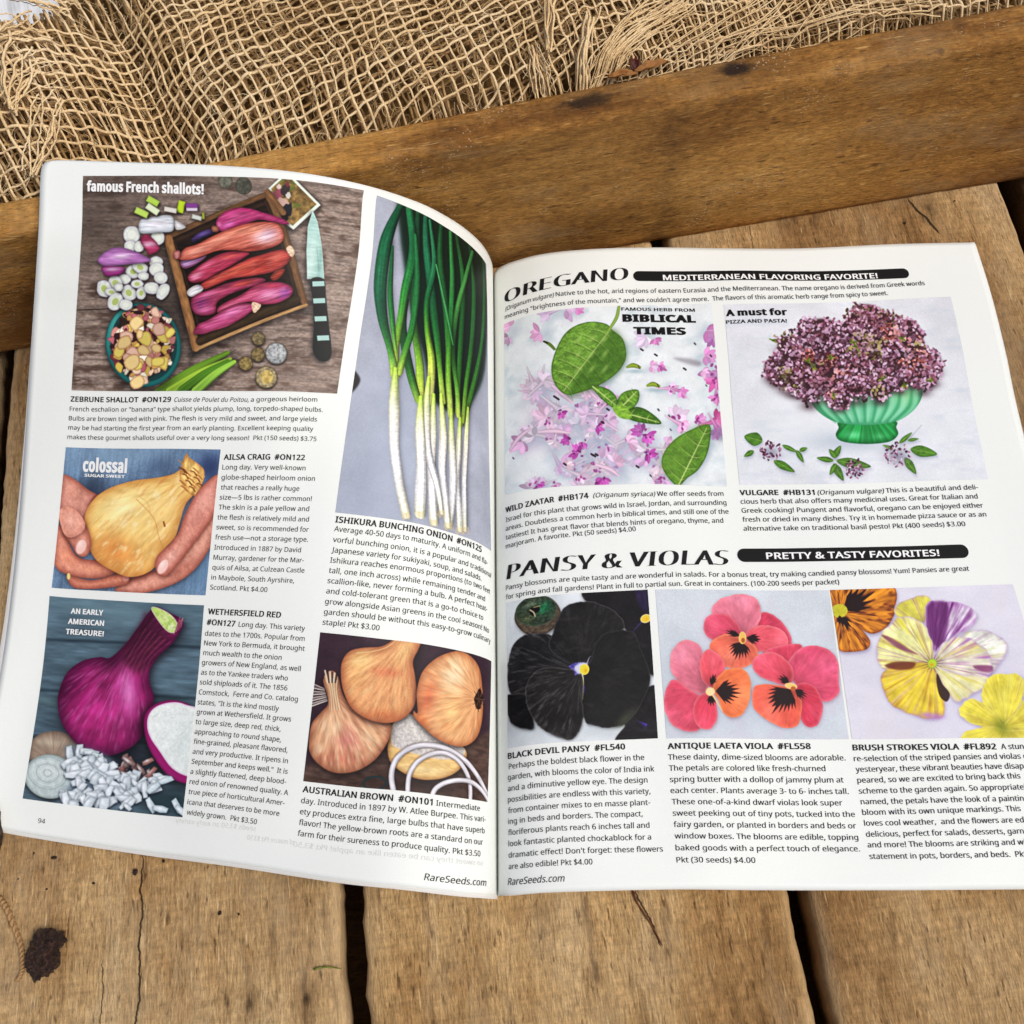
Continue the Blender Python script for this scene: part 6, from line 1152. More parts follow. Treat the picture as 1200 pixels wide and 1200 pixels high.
# --- three coral violas
p = Pic('coral_violas', RP, [(768, 691), (971, 691.8), (994.7, 866.4), (781, 865.6)], right, (198, 206, 214)); p.crop(760, 540, 2.727)
p.all(p.chain(p.grain(90, 90, .06, 3), p.grain(2.5, 2.5, .07, 6), p.grain(60, 60, .5, 9, (206, 196, 212), lo=.52)))
def pet(pts, col, ctr, seed, tint=None, edge=(240, 150, 150), va=.4, ea=.6, sp=(), ew=9):
    p.shadow(pts, 6, .4, 1, 3, (90, 30, 50)); P_ = np.array(pts, float); c_ = P_.mean(0); d_ = (c_ - np.array(ctr)) * .55 + c_; rr = np.ptp(P_, axis=0).mean() * .42
    p.fill(pts, col, rim=(edge, ew * 1.3, ea * .8), ruf=3.2, n=8, sp=list(sp) + [(ctr[0], ctr[1], rr * .9, rr * .9, 0, np.array(col) * .62, .75), (d_[0], d_[1], rr, rr * .6, 30 * seed, np.minimum(np.array(col) * 1.1 + 30, 255), .5)], tex=p.chain(p.grain(34, 34, .16, seed), p.polar(ctr[0], ctr[1], 16, .07, seed, wob=.03), p.polar(ctr[0], ctr[1], 24, va * .38, seed + 3, tint or (244, 150, 150), wob=.03)))
def blotch(cx, cy, ex, ey, w, L, n=11, seed=0):
    r = np.random.RandomState(seed); a0 = math.atan2(cy - ey, cx - ex); P = []
    for k in range(n * 2):
        a = a0 - w + 2 * w * k / (n * 2 - 1); rr = L * ((1.0 if k % 2 else .66) + r.rand() * .18) * (1 - .35 * abs(2 * k / (n * 2 - 1) - 1)); P.append((ex + rr * cos(a), ey + rr * sin(a)))
    P.append((ex + (cx - ex) * .15, ey + (cy - ey) * .15)); p.fill(P, (34, 8, 16), sm=False, soft=.9)
RED = (210, 72, 96); PNK = (222, 118, 138)
p.glow(300, 740, 260, 150, 0, (150, 164, 184), .45)
E0 = (300, 570)
pet([(345, 530), (360, 486), (395, 490), (430, 520), (456, 566), (450, 610), (410, 640), (360, 600)], (206, 62, 92), E0, 1)
pet([(300, 555), (230, 520), (200, 480), (222, 446), (262, 430), (310, 428), (348, 446), (360, 488), (345, 530)], PNK, E0, 2)
pet([(298, 560), (250, 576), (200, 572), (176, 540), (184, 502), (218, 487), (264, 498), (296, 540)], (206, 74, 100), E0, 3)
pet([(308, 560), (340, 530), (388, 526), (432, 546), (446, 580), (424, 606), (372, 612), (330, 600)], (216, 84, 98), E0, 4)
pet([(302, 572), (338, 588), (350, 618), (326, 650), (280, 662), (222, 652), (196, 618), (202, 576), (238, 555), (280, 560)], (228, 104, 84), E0, 5, (250, 170, 110), (248, 160, 120))
blotch(285, 620, 300, 572, .95, 64, 11, 3); blotch(350, 572, 305, 565, .5, 54, 6, 4); blotch(250, 545, 300, 562, .35, 54, 5, 5)
p.fill(EL(300, 566, 12, 20), (226, 176, 90), rim=((240, 214, 150), 5, .6)); p.fill(EL(302, 574, 6, 8), (170, 90, 30))
E1 = (196, 728)
pet([(180, 745), (130, 730), (82, 690), (68, 650), (78, 600), (116, 574), (156, 586), (176, 620), (190, 690)], PNK, E1, 6)
pet([(170, 760), (165, 820), (160, 862), (110, 862), (66, 832), (50, 770), (62, 716), (84, 698), (130, 730)], (218, 78, 104), E1, 7)
pet([(196, 745), (216, 780), (219, 826), (196, 857), (160, 850), (142, 810), (150, 765), (172, 745)], (210, 64, 88), E1, 8)
pet([(196, 725), (168, 690), (163, 640), (186, 604), (214, 612), (242, 645), (238, 690), (216, 715)], (214, 78, 92), E1, 9)
pet([(204, 735), (218, 692), (256, 666), (302, 668), (326, 708), (322, 766), (296, 812), (262, 822), (236, 800), (222, 765)], (232, 112, 70), E1, 10, (252, 176, 90), (252, 160, 100))
blotch(260, 738, 206, 736, .75, 84, 9, 6); blotch(210, 690, 198, 722, .5, 40, 5, 7); blotch(200, 775, 198, 740, .5, 46, 5, 8)
p.fill(EL(197, 738, 15, 14), (236, 206, 150), rim=((220, 150, 110), 5, .6)); p.stroke([(206, 752), (236, 800)], [5, 2], (240, 190, 120))
E2 = (455, 722)
pet([(372, 610), (430, 588), (490, 590), (470, 640), (420, 640)], (206, 66, 92), E2, 11)
pet([(470, 716), (444, 660), (470, 612), (520, 592), (570, 600), (604, 640), (609, 720), (604, 750), (565, 772), (524, 742)], (220, 80, 112), E2, 12)
pet([(450, 716), (400, 708), (350, 686), (331, 650), (348, 622), (394, 611), (440, 636), (464, 676)], (214, 74, 94), E2, 13)
pet([(470, 722), (512, 712), (546, 744), (556, 796), (540, 842), (504, 848), (480, 810)], (208, 56, 84), E2, 14)
pet([(450, 726), (486, 744), (488, 800), (474, 844), (428, 852), (380, 830), (338, 792), (330, 742), (350, 716), (400, 714)], (228, 92, 76), E2, 15, (252, 166, 100), (246, 150, 110))
blotch(425, 765, 458, 725, .95, 92, 12, 9); blotch(420, 690, 455, 715, .5, 46, 5, 10); blotch(500, 755, 462, 728, .5, 50, 6, 11)
p.fill(EL(455, 720, 20, 10, 10), (230, 184, 110), rim=((244, 220, 180), 4, .6)); p.fill(EL(462, 728, 8, 7), (180, 96, 40))
p.build()

# --- striped violas
p = Pic('striped_violas', RP, [(972.5, 691.5), (1187, 684.8), (1241, 864.5), (998.4, 866.4)], right, (214, 211, 225)); p.crop(760, 540, 2.727)
p.all(p.chain(p.grain(120, 60, .05, 3), p.grain(2.5, 2.5, .04, 6), p.grain(90, 90, .5, 9, (214, 208, 214), lo=.5))); p.glow(980, 700, 180, 150, 0, (176, 172, 200), .4)
C0 = (612, 486)
for pts, s_ in [([(612, 486), (560, 440), (580, 400), (640, 395), (650, 450)], 1), ([(612, 486), (640, 440), (660, 398), (780, 400), (784, 470), (720, 500), (650, 500)], 2), ([(620, 490), (690, 480), (782, 470), (770, 520), (730, 550), (690, 545)], 3), ([(612, 490), (660, 520), (705, 570), (700, 600), (660, 610), (610, 606), (590, 560)], 4), ([(612, 490), (600, 560), (560, 600), (560, 500)], 5)]:
    p.shadow(pts, 7, .5, 2, 6, (80, 60, 90)); p.fill(pts, (206, 128, 36), rim=((110, 50, 20), 10, .6), tex=p.chain(p.polar(*C0, 14, .3, s_, wob=.02), p.polar(*C0, 11, .95, s_ + 4, (84, 34, 16), wob=.03)))
blo = lambda c, e, w, L, n, s_: blotch(c[0], c[1], e[0], e[1], w, L, n, s_)
blo((680, 440), C0, .6, 120, 7, 2); blo((640, 540), C0, .5, 60, 5, 3); p.fill(EL(610, 480, 26, 22, 0), (200, 190, 50), tex=p.polar(*C0, 20, .6, 3, (110, 120, 30))); blo((612, 520), (610, 490), .6, 34, 5, 4)
Cc = (906, 648)
def stri(pts, col, ctr, seed, t1, a1, t2=None, a2=.5, edge=(180, 150, 200), fr=12):
    p.shadow(pts, 6, .4, 1, 5, (90, 70, 110)); ts = [p.polar(*ctr, 24, .10, seed, wob=.01), p.polar(*ctr, fr, a1, seed + 3, t1, wob=.008)]
    if t2: ts.append(p.polar(*ctr, fr * 1.6, a2, seed + 9, t2, wob=.012))
    P_ = np.array(pts, float); c_ = P_.mean(0); ts = [p.grain(30, 30, .2, seed)] + ts; p.fill(pts, col, rim=(edge, 10, .6), ruf=7, n=8, sp=[(ctr[0], ctr[1], 50, 50, 0, np.array(col) * .7, .5)], tex=p.chain(*ts))
stri([(862, 520), (800, 500), (785, 470), (830, 442), (880, 432), (905, 450), (900, 500)], (222, 214, 90), (890, 540), 3, (150, 90, 160), .7)
stri([(1000, 600), (1010, 550), (1070, 540), (1130, 568), (1146, 600), (1120, 650), (1090, 680), (1040, 650)], (226, 230, 214), (930, 640), 5, (206, 206, 90), .6, (140, 60, 140), .3)
stri([(905, 600), (890, 540), (886, 480), (904, 452), (960, 448), (1010, 460), (1052, 494), (1020, 540), (960, 570), (930, 605)], (214, 200, 220), Cc, 7, (104, 34, 110), .95, (120, 40, 120), .5, (206, 180, 220))
p.fill([(895, 560), (888, 490), (900, 455), (950, 452), (960, 500), (950, 560), (930, 600)], (96, 30, 98), soft=4, a=.85, tex=p.polar(*Cc, 22, .3, 3, (170, 100, 170)))
stri([(905, 645), (860, 660), (780, 670), (740, 650), (727, 600), (750, 545), (790, 505), (840, 497), (885, 530), (905, 590)], (226, 226, 150), Cc, 2, (214, 200, 50), .8, (150, 80, 150), .5)
p.fill([(745, 560), (775, 565), (830, 600), (860, 620), (800, 600)], (110, 40, 90), soft=2, a=.7); p.fill([(750, 575), (800, 600), (845, 622), (780, 590)], (90, 30, 60), soft=2, a=.6)
stri([(910, 650), (930, 600), (975, 562), (1030, 568), (1078, 606), (1096, 660), (1084, 690), (1020, 690), (960, 672)], (226, 220, 196), Cc, 11, (206, 190, 60), .5, (160, 90, 170), .7)
p.fill([(1040, 655), (1096, 655), (1092, 676), (1050, 668)], (110, 30, 90), soft=2, a=.7)
stri([(910, 655), (980, 680), (1085, 690), (1070, 725), (1020, 755), (985, 772), (940, 720)], (230, 226, 170), Cc, 13, (210, 196, 70), .7, (180, 140, 190), .3)
stri([(905, 655), (930, 700), (945, 760), (940, 812), (900, 826), (850, 812), (780, 780), (748, 730), (745, 680), (790, 650), (850, 642)], (224, 196, 56), Cc, 15, (150, 90, 40), .6, (206, 160, 190), .4, (170, 120, 160), 14)
p.fill([(755, 655), (790, 642), (850, 645), (840, 664), (790, 668)], (104, 44, 24), soft=2, a=.85); p.fill([(922, 680), (940, 715), (962, 745), (952, 770), (930, 752), (920, 710)], (50, 26, 24), soft=1.5, a=.9)
for (x, y) in [(890, 812), (920, 818)]: p.glow(x, y, 26, 10, 0, (176, 120, 206), .7)
for i in range(15):
    a = i * .42; p.stroke([Cc, (906 + 34 * cos(a), 648 + 30 * sin(a))], [3, 1], (60, 40, 20), sm=False, a=.6)
p.fill(EL(906, 648, 15, 15), (176, 206, 50), rim=((110, 150, 30), 5, .6), sp=[(904, 652, 6, 6, 0, (236, 120, 30), .8)])
Cy = (1140, 850)
for pts, s_ in [([(1140, 860), (1075, 800), (1070, 720), (1110, 684), (1170, 682), (1200, 700), (1190, 780)], 1), ([(1140, 860), (1190, 780), (1210, 700), (1290, 690), (1340, 760), (1330, 900)], 2), ([(1140, 860), (1060, 850), (1000, 820), (992, 790), (1030, 762), (1090, 790)], 3), ([(1150, 860), (1100, 850), (1030, 860), (1000, 880), (1000, 920), (1300, 920), (1300, 860)], 4)]:
    stri(pts, (226, 210, 72), Cy, s_, (176, 130, 60), .35, (240, 232, 130), .6, (232, 220, 120), 16)
p.glow(1128, 850, 26, 30, 0, (120, 130, 20), .8)
p.build()

# ------------------------------------------------------------------ white painted board behind, burlap, and small things
def wboard():
    t = NT('white_paint'); tc = t.node('ShaderNodeTexCoord').outputs['Object']
    st_ = t.noise(t.vscale(tc, (1, .05, 1)), 160, 4, .6); b2 = t.noise(tc, 40, 3)
    col = t.ramp(t.math('ADD', t.math('MULTIPLY', st_, .7), t.math('MULTIPLY', b2, .3)), [(.38, (176, 178, 180)), (.5, (226, 228, 230)), (.62, (243, 244, 245))])
    return t.out(col, .6, t.bump(st_, .4, .001), .3)
wb = board('white_board', -.12, .10, -.12, .12, 0, .02, wboard(), 77, None, rag=.0006, cell=.004)
c0 = at(20, 0, .035); wb.location = (c0[0] - .02, c0[1] + .09, .035); wb.rotation_euler = (0, 0, radians(16))
tag(wb, 'white painted board with grey streaks, showing past the frayed burlap corner', 'board')

burlap = tag(empty('burlap_cloth'), 'coarse tan burlap sacking bunched behind the side rail', 'burlap')
def jute(name, c):
    t = NT(name); tc = t.node('ShaderNodeTexCoord').outputs['Object']
    f = t.noise(tc, 900, 4, .7); g = t.noise(tc, 45, 3)
    col = t.ramp(t.math('ADD', t.math('MULTIPLY', f, .55), t.math('MULTIPLY', g, .45)), [(.34, c[0]), (.5, c[1]), (.66, c[2])])
    return t.out(col, .85, t.bump(f, .5, .0006), .15)
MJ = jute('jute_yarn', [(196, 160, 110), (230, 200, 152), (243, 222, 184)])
MJ2 = jute('jute_inner', [(124, 92, 52), (170, 136, 90), (204, 172, 124)])  # same jute tinted darker: shade inside the weave put into its colour
MJ3 = jute('jute_backing', [(78, 54, 26), (116, 88, 50), (150, 118, 74)])  # darkest tint of the jute, painting in the depth behind the holes
# cloth frame: s along the rail, t away from it
ob = np.array([0.0, lerp_x(Cf, Cb, 0.0)[1]])
ang_c = math.atan2(Cb[1] - Cf[1], Cb[0] - Cf[0]); er = np.array([cos(ang_c), sin(ang_c)]); et = np.array([-sin(ang_c), cos(ang_c)])
def cloth(s_, t_, level=0.0):
    """point on the bunched cloth; yarn coordinates are pulled about as in a loose weave"""
    sx = s_ + (fbm(s_ * 6 + 3, t_ * 6, 21 + int(level)) - .5) * .036 + (fbm(s_ * 22, t_ * 22, 22 + int(level)) - .5) * .005 - t_ * .22 + .012 * np.sin(s_ * 22 + 1)
    tx = t_ + (fbm(s_ * 7 + 9, t_ * 7 + 4, 31 + int(level)) - .5) * .032 + (fbm(s_ * 24, t_ * 24, 32 + int(level)) - .5) * .004 + .062 * np.clip((s_ + .15) / .17, 0, 1) ** 1.2 + .03 * np.clip(s_ - .03, 0, 1)
    fold = fbm(sx * 9 + 2, tx * 13, 41, 3)
    z = .0835 + .020 * (fold - .45) + .010 * np.clip(tx / .03, 0, 1) - .010 * np.clip(1 - tx / .006, 0, 1)
    tx = np.maximum(tx, -.0005)
    # the big rolled fold at the left, falling away past it
    z = z + .014 * np.exp(-((sx + .185 + tx * .25) / .030) ** 2) - .05 * np.clip((-.215 - sx) / .05, 0, 1.2) ** 1.3 - .012 * np.exp(-((sx + .135 + .2 * tx) / .012) ** 2)
    z = z - .014 * np.exp(-(np.clip(tx - .004, 0, 1) / .03) ** 2) * np.clip((-.10 - sx) / .03, 0, 1)
    P = ob[None] + sx[..., None] * er + tx[..., None] * et
    return np.concatenate([P, (z - level * .0048)[..., None]], -1)
def trim(P, q):          # frayed end of the cloth at the upper left, tucked edge behind the rail
    w = proj(P); side = w[:, 1] > np.interp(w[:, 0], [-300, 0, 40, 60, 68, 90], [70, 27, 21, 15, -8, -90]) - q * 900
    u = P[:, :2] - ob; ok = side & (u @ et > .0003)
    if ok.all(): return P, ok
    if not ok.any(): return None, ok
    i = np.flatnonzero(ok); runs = np.split(i, np.flatnonzero(np.diff(i) > 1) + 1); m = max(runs, key=len)
    return (P[m], m) if len(m) > 3 else (None, ok)
def tubes(paths, rads, mat, name, parent, sides=6, kind='stuff'):
    V = []; F = []; n = 0; an = np.linspace(0, 2 * pi, sides, endpoint=False)
    for P, r in zip(paths, rads):
        T = np.gradient(P, axis=0); T /= np.linalg.norm(T, axis=1, keepdims=True) + 1e-12
        up = np.array([.1, .2, 1.0]); A = np.cross(T, up); A /= np.linalg.norm(A, axis=1, keepdims=True) + 1e-12; Bq = np.cross(A, T)
        r = np.broadcast_to(r, (len(P),))
        ring = P[:, None] + (np.cos(an)[None, :, None] * A[:, None] + np.sin(an)[None, :, None] * Bq[:, None] * .8) * r[:, None, None]
        V.append(ring.reshape(-1, 3)); F.append(grid_faces(sides, len(P), n, closed=True)); n += len(P) * sides
    o = mesh(name, np.concatenate(V), np.concatenate(F), mat, parent)
    if kind: o['kind'] = kind
    return o
def weave(level, sp, rad, seed, keep=1.0, amp=1.0):
    r = np.random.RandomState(seed); paths = []; rads = []
    S0, S1, T0, T1 = -.42, .46, -.10, .150
    svals = np.arange(S0, S1, sp); tvals = np.arange(T0, T1, sp * 1.25)
    for i, s_ in enumerate(svals):
        if r.rand() > keep: continue
        t = np.arange(T0 - r.rand() * .008, T1 + r.rand() * .01, .0011); a = s_ + (fbm(t * 40, t * 0 + i * 3.7, seed, 3) - .5) * sp * .55 + r.randn() * sp * .07
        P = cloth(a, t, level); k = t / (sp * 1.25); P[:, 2] += amp * rad * .9 * np.cos(pi * k + pi * i)
        P += (np.stack([vnoise(t * 500, t * 0 + i, seed + k2) for k2 in range(3)], 1) - .5) * rad * .7
        paths.append(P); rads.append(rad * (.7 + .6 * fbm(t * 70, t * 0 + i * 5, seed + 1)) * (.8 + r.rand() * .45))
    for j, t_ in enumerate(tvals):
        if r.rand() > keep: continue
        s = np.arange(S0, S1, .0011); b = t_ + (fbm(s * 40, s * 0 + j * 2.9, seed + 7, 3) - .5) * sp * .7 + r.randn() * sp * .07
        P = cloth(s, b, level); k = s / sp; P[:, 2] -= amp * rad * .9 * np.cos(pi * k + pi * j)
        P += (np.stack([vnoise(s * 500, s * 0 + j, seed + 9 + k2) for k2 in range(3)], 1) - .5) * rad * .7
        paths.append(P); rads.append(rad * (.7 + .6 * fbm(s * 70, s * 0 + j * 5, seed + 2)) * (.8 + r.rand() * .45))
    op, orr = [], []
    for P, q in zip(paths, rads):
        P2, m = trim(P, r.rand() * .008)
        if P2 is not None: op.append(P2); orr.append(q[m])
    return op, orr
SPC = .0043
tubes(*weave(0, SPC, .00052, 1, amp=1.3), MJ, 'outer_yarn', burlap)
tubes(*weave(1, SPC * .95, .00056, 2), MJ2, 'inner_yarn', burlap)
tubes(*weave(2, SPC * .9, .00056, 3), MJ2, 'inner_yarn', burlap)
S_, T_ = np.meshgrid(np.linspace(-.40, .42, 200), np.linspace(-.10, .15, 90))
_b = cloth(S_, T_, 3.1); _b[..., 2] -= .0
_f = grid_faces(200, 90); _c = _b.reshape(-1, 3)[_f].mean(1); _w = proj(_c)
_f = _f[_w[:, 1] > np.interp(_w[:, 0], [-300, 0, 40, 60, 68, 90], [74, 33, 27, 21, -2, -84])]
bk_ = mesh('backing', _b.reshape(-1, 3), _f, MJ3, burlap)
# loose hairs
r = np.random.RandomState(9); hp = []; hr = []
for i in range(15000):
    s0, t0 = r.rand() * .76 - .36, r.rand() * .24 - .10; lv = r.choice([0, 0, 1, 1, 2]); L = .004 + r.rand() * .010; a = r.rand() * 2 * pi; cu = r.randn() * 1.6
    k = np.linspace(0, 1, 5); aa = a + cu * k; s = s0 + np.cumsum(np.cos(aa)) * L / 5; t = t0 + np.cumsum(np.sin(aa)) * L / 5
    P = cloth(s, t, lv); P[:, 2] += .0004 + r.rand() * .0016 * np.sin(k * pi * r.rand()) ; hp.append(P); hr.append(np.full(5, .00008 + r.rand() * .00009))
hh = [(trim(P, .002), q) for P, q in zip(hp, hr)]; hp = [a[0] for a, q in hh if a[0] is not None]; hr = [q[a[1]] for a, q in hh if a[0] is not None]
tubes(hp, hr, MJ, 'loose_fibre', burlap, sides=3)
# flat ribbons of unspun jute pulled out over the weave near the middle and along the right
hp = []; hr = []
def strands(pa, pb, n, spread, bow, z=.0035, seed=0, w=.00035):
    r = np.random.RandomState(seed); A, Bq = at(*pa, .095)[:2], at(*pb, .095)[:2]; d = Bq - A; nn = np.array([-d[1], d[0]]) / np.linalg.norm(d)
    for i in range(n):
        k = np.linspace(-.05 * r.rand(), 1 + .1 * r.randn(), 26); o1, o2 = r.randn() * spread, r.randn() * spread * 1.6; b = bow + r.randn() * spread
        xy = A + d * k[:, None] + nn * (o1 * (1 - k) + o2 * k + b * np.sin(np.clip(k, 0, 1) * pi) + (vnoise(k * 5, k * 0 + i, seed) - .5) * .002)[:, None]
        q = xy - ob; s = q @ er; t = q @ et
        Z = cloth_z(s, t) + .0012 + z * r.rand()
        hp.append(np.c_[xy, Z]); hr.append(np.full(26, w * (.4 + r.rand())))
_S, _T = np.meshgrid(np.linspace(-.42, .46, 400), np.linspace(-.10, .17, 150)); _C = cloth(_S, _T).reshape(-1, 3)
def cloth_z(s, t):
    q = ob + s[:, None] * er + t[:, None] * et
    return np.array([_C[np.argmin(((_C[:, :2] - w) ** 2).sum(1)), 2] for w in q])
strands((690, 98), (800, 10), 34, .003, .004, seed=1); strands((712, 84), (950, -30), 16, .004, -.006, seed=2); strands((622, 60), (655, 102), 9, .0015, 0, seed=3, w=.0005)
strands((684, 100), (692, 30), 7, .0012, .001, seed=4, w=.0005); strands((640, 60), (646, 0), 6, .001, 0, seed=5, w=.0005); strands((20, 140), (60, 90), 10, .003, 0, seed=6, w=.0005); strands((10, 80), (60, 60), 10, .003, 0, seed=7, w=.0005)
strands((30, 190), (70, 130), 8, .002, 0, seed=8, w=.0005); strands((850, 52), (1100, 0), 10, .003, .003, seed=9); strands((40, 12), (90, 4), 12, .002, 0, seed=10, w=.0005); strands((20, 24), (80, 22), 10, .002, 0, seed=11, w=.0005)
tubes(hp, hr, MJ, 'frayed_fibre', burlap, sides=4)

# brown leaf scrap caught between burlap and rail
def blob(name, cx, cy, z, r3, mat, seed, rot=0.0, n=(26, 18), rough=.35, parent=None):
    th, ph = np.meshgrid(np.linspace(0, 2 * pi, n[0], endpoint=False), np.linspace(0, pi, n[1])); x = np.sin(ph) * np.cos(th); y = np.sin(ph) * np.sin(th); zz = np.cos(ph)
    k = 1 + rough * (fbm(x * 2.2 + 5 + seed, y * 2.2 + zz * 2, seed, 4) - .5) * 2 + rough * .5 * (vnoise(x * 9 + 3, y * 9 + zz * 7, seed) - .5)
    V = np.stack([x * k * r3[0], y * k * r3[1], zz * k * r3[2]], -1).reshape(-1, 3); V[:, 2] = np.maximum(V[:, 2], -r3[2] * .75)
    o = mesh(name, V, grid_faces(n[0], n[1], closed=True)[:, ::-1], mat, parent); c = at(cx, cy, z) if not isinstance(cx, np.ndarray) else cx
    o.location = (c[0], c[1], z + r3[2] * .75); o.rotation_euler = (0, 0, rot); return o
bm_ = NT('dark_bark'); bt = bm_.node('ShaderNodeTexCoord').outputs['Object']; bn = bm_.noise(bt, 420, 5, .7); bn2 = bm_.noise(bt, 1500, 3, .7)
M_BARK = bm_.out(bm_.ramp(bn, [(.35, (24, 13, 9)), (.52, (58, 36, 26)), (.68, (112, 78, 60))]), .38, bm_.bump(bm_.math('ADD', bn, bn2), .9, .0012), .5)
M_LEAF = NT('dry_leaf').out((150, 100, 48), .6, None, .3); M_LEAFD = NT('dry_leaf_dark').out((74, 26, 16), .55, None, .4)
M_ROOT = NT('dry_root').out((170, 134, 92), .8, None, .2); M_GRN = NT('dry_grass').out((112, 118, 52), .7, None, .2); M_NEED = NT('pine_needle').out((104, 56, 28), .5, None, .3)
ck = tag(empty('bark_chunk', tuple(at(56, 1117, 0))), 'dark wet bark chunk lying on the left plank near the thin root', 'bark'); ck.scale = (.66, .66, .75)
o = blob('bark_body', 52, 1126, .0003, (.0085, .0095, .006), M_BARK, 3, .5, (60, 40), .5); o.parent = ck; o.location = (-.0012, -.003, .0046)
o = blob('bark_tip', 64, 1100, .0003, (.0075, .0068, .006), M_BARK, 8, -.3, (60, 40), .6); o.parent = ck; o.location = (.0022, .0058, .0046)
rr_ = np.random.RandomState(4); hp = []; hr = []
for i in range(40):
    a = rr_.rand() * 6.3; k = np.linspace(0, 1, 6); R0 = .0045 + rr_.rand() * .003; L = .001 + rr_.rand() * .004
    P = np.stack([np.cos(a) * (R0 + L * k) + .0015 * k * rr_.randn(), np.sin(a) * (R0 * 1.2 + L * k) + .0015 * k * rr_.randn(), .003 + .003 * rr_.rand() * (1 - k)], 1); hp.append(P); hr.append(np.linspace(.00013, .00005, 6))
tubes(hp, hr, M_BARK, 'fine_rootlet', ck, sides=4)
def ribbon(pts, w, mat, name, label, cat, z=.0012, twist=0, sides=6, n=60):
    P = csmooth(np.array([at(x, y, z) for x, y in pts]), 8, closed=False); k = np.linspace(0, 1, len(P))
    P[:, 2] += .0008 * np.sin(k * 9) ** 2; rad = w * (.75 + .35 * np.sin(k * 60 * (twist > 0))) * (1 - .5 * k)
    c = P.mean(0) * np.array([1, 1, 0]); o = tubes([P - c], [rad], mat, name, None, sides=sides, kind=None); o.location = tuple(c)
    return tag(o, label, cat)
rt_ = empty('dried_root', tuple(at(15, 1090, 0))); tag(rt_, 'thin twisted tan root curling along the left edge of the plank', 'root')
ctr = at(15, 1090, 0); base = csmooth(np.array([at(x, y, .0014) for x, y in [(-14, 1040), (0, 1053), (9, 1066), (18, 1088), (25, 1108), (27, 1126), (26, 1140), (20, 1150)]]), 14, closed=False) - ctr
k = np.linspace(0, 1, len(base)); hp = []; hr = []
for j in range(2):
    ph = k * 70 + pi * j; off = np.stack([np.cos(ph), np.sin(ph) * .3, np.sin(ph)], 1) * .0008 * (1 - .4 * k)[:, None]; hp.append(base + off + np.array([0, 0, .0004])); hr.append(.0008 * (1 - .55 * k))
tubes(hp, hr, M_ROOT, 'root_strand', rt_, sides=6, kind=None)
ribbon([(741, 1043), (748, 1060), (762, 1082), (776, 1108)], .0006, M_NEED, 'pine_needle', 'curved brown pine needle on the middle plank below the spine', 'needle', z=.0008)
ribbon([(368, 1136), (382, 1133), (400, 1135)], .0006, M_GRN, 'grass_blade', 'short dry green grass blade at the right edge of the left plank', 'grass blade', z=.0008)
lf = empty('leaf_scrap', tuple(at(745, 82, .09))); tag(lf, 'crumpled yellow brown leaf scrap caught under the burlap at the rail', 'leaf')
lc = at(745, 82, .09)
def leaf_sheet(px_, py_, L, w, rot, mat, seed):
    A_, B_ = np.meshgrid(np.linspace(0, 1, 22), np.linspace(-1, 1, 9)); wd = w * np.sin(np.pi * np.clip(A_, 0, 1)) ** .7 * (1 + .3 * (vnoise(A_ * 9, B_ * 0, seed) - .5))
    X_ = (A_ - .5) * L; Y_ = B_ * wd; Z_ = .0016 + (Y_ / w) ** 2 * w * .8 + .0035 * (fbm(A_ * 4, B_ * 2, seed) - .4)
    V_ = np.stack([X_ * cos(rot) - Y_ * sin(rot), X_ * sin(rot) + Y_ * cos(rot), Z_], -1).reshape(-1, 3); o = mesh('leaf_blade', V_, grid_faces(22, 9), mat, lf)
    md = o.modifiers.new('thickness', 'SOLIDIFY'); md.thickness = .0002; o.location = tuple(at(px_, py_, .0875) - lc); return o
leaf_sheet(762, 81, .014, .0016, .35, M_LEAF, 5); leaf_sheet(729, 92, .012, .0016, .15, M_LEAF, 9); leaf_sheet(743, 78, .009, .0018, 1.4, M_LEAFD, 7)
bb = blob('bark_strip', -2, 985, .0004, (.0040, .0105, .005), M_BARK, 12, .1, (40, 30), .35); bb.location = (at(-4, 978)[0], at(-4, 978)[1], .005)
tag(bb, 'rough reddish brown bark strip beside the catalog lower left corner', 'bark')
crumbs = [(64, 1005, .0011), (159, 1022, .0011), (110, 1035, .0006), (22, 1030, .0005), (192, 1009, .0006), (126, 993, .0005), (40, 1000, .0005), (55, 1042, .0004), (258, 1070, .0008), (280, 1071, .0005), (1118, 236, .0006), (1060, 262, .0007)]
names = ['largest dark soil crumb just below the page number corner', 'dark oval soil crumb in the middle of the left plank']
crumb_labels = {2: 'soil crumb above the thin crack on the left plank', 8: 'small dark soil crumb right of the crack, under the catalog edge', 10: 'dark crumb on the plank end at the upper right corner'}
proto = None
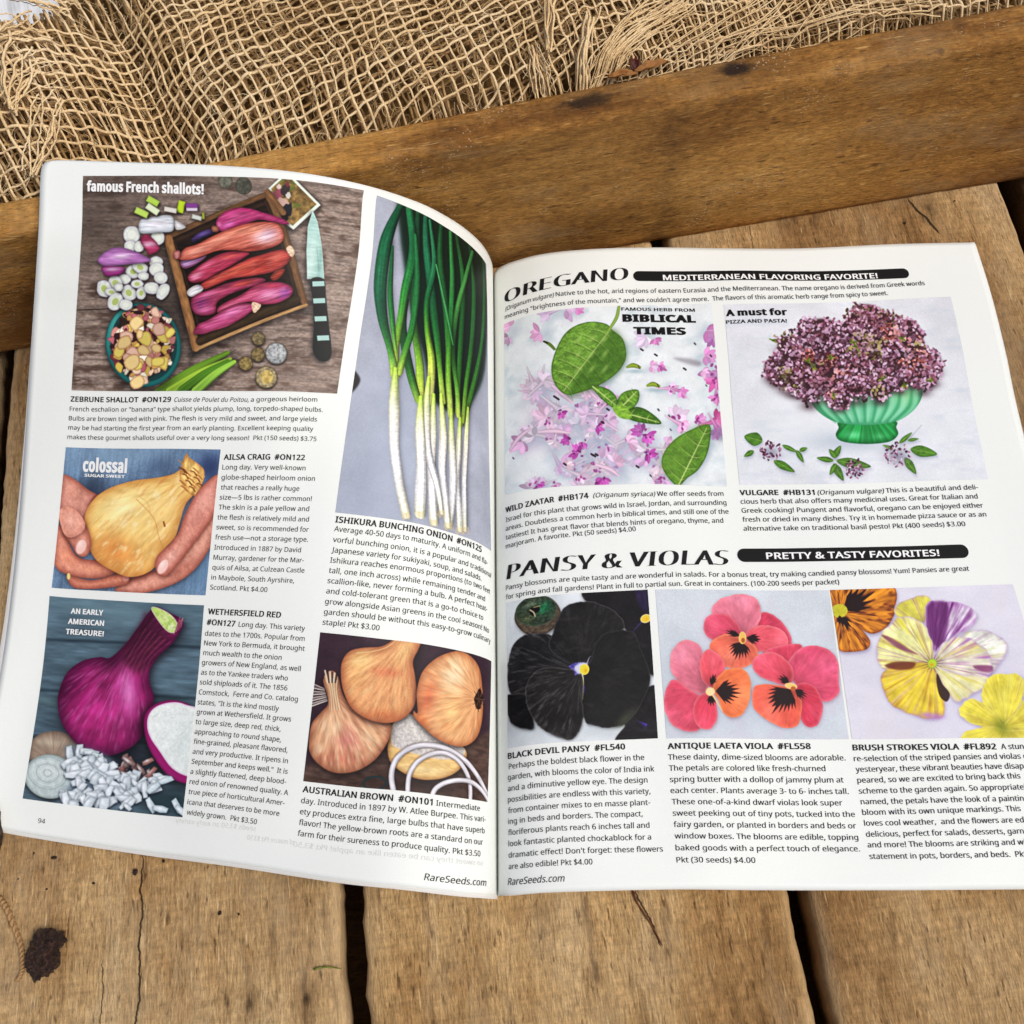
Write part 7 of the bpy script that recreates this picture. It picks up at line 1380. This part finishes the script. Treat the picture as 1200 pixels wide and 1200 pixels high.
for i, (x, y, s_) in enumerate(crumbs):
    if proto is None: o = proto = blob('soil_crumb', x, y, 0, (.0011, .0009, .0007), M_BARK, 20, 0, (10, 7), .4)
    else: o = proto.copy(); COL.objects.link(o)
    q = at(x, y, 0); kz = s_ / .0011; o.location = (q[0], q[1], .0007 * kz); o.scale = (kz, kz * (.8 + .5 * ((i * 37) % 10) / 10), kz); o.rotation_euler = (0, 0, i * 1.3)
    tag(o, names[i] if i < 2 else crumb_labels[i] if i in crumb_labels else 'tiny dark soil crumb scattered on the planks', 'soil crumb', 'soil crumbs scattered on the planks')

# splinters and raised fibres along the sawn plank edges
rr_ = np.random.RandomState(31); hp = []; hr = []
def sliver(p, q, L, a, h, w):
    c = pq(p, q); d = QD * cos(a) + PD * sin(a); k = np.linspace(0, 1, 7); bend = rr_.randn() * .25
    n_ = np.array([-d[1], d[0]]); xy = c + d * (L * (k - .5))[:, None] + n_ * (bend * L * (k - .5) ** 2)[:, None]
    hp.append(np.c_[xy, .0003 + h * k ** 2 + 0 * k]); hr.append(w * np.sin(np.pi * np.clip(k, .06, .96)))
for (pe, sg, n_) in ((G2a, -1, 150), (G2b, 1, 60), (G1a, -1, 70), (G1b, 1, 60)):
    for i in range(n_): sliver(pe + sg * abs(rr_.randn()) * .0022 - sg * .001, -.20 + rr_.rand() * .13, .003 + rr_.rand() * .006, rr_.randn() * .35, rr_.rand() * .0012, .00012 + rr_.rand() * .00018)
for i in range(900): sliver(-.24 + rr_.rand() * .48, (-.20 + rr_.rand() * .13) if i % 4 else .08 + rr_.rand() * .09, .0015 + rr_.rand() * .0035, rr_.randn() * .3, rr_.rand() * .0005, .00007 + rr_.rand() * .00009)
ok_ = [i for i, P in enumerate(hp) if all(not (a < (P[:, :2] @ PD).mean() < b) for a, b in ((G1a, G1b), (G2a, G2b), (G3a, G3b)))]
M_SPL = NT('pale_splinter').out((206, 168, 116), .8, None, .15)
tubes([hp[i] for i in ok_], [hr[i] for i in ok_], M_SPL, 'splinter', crate, sides=4)
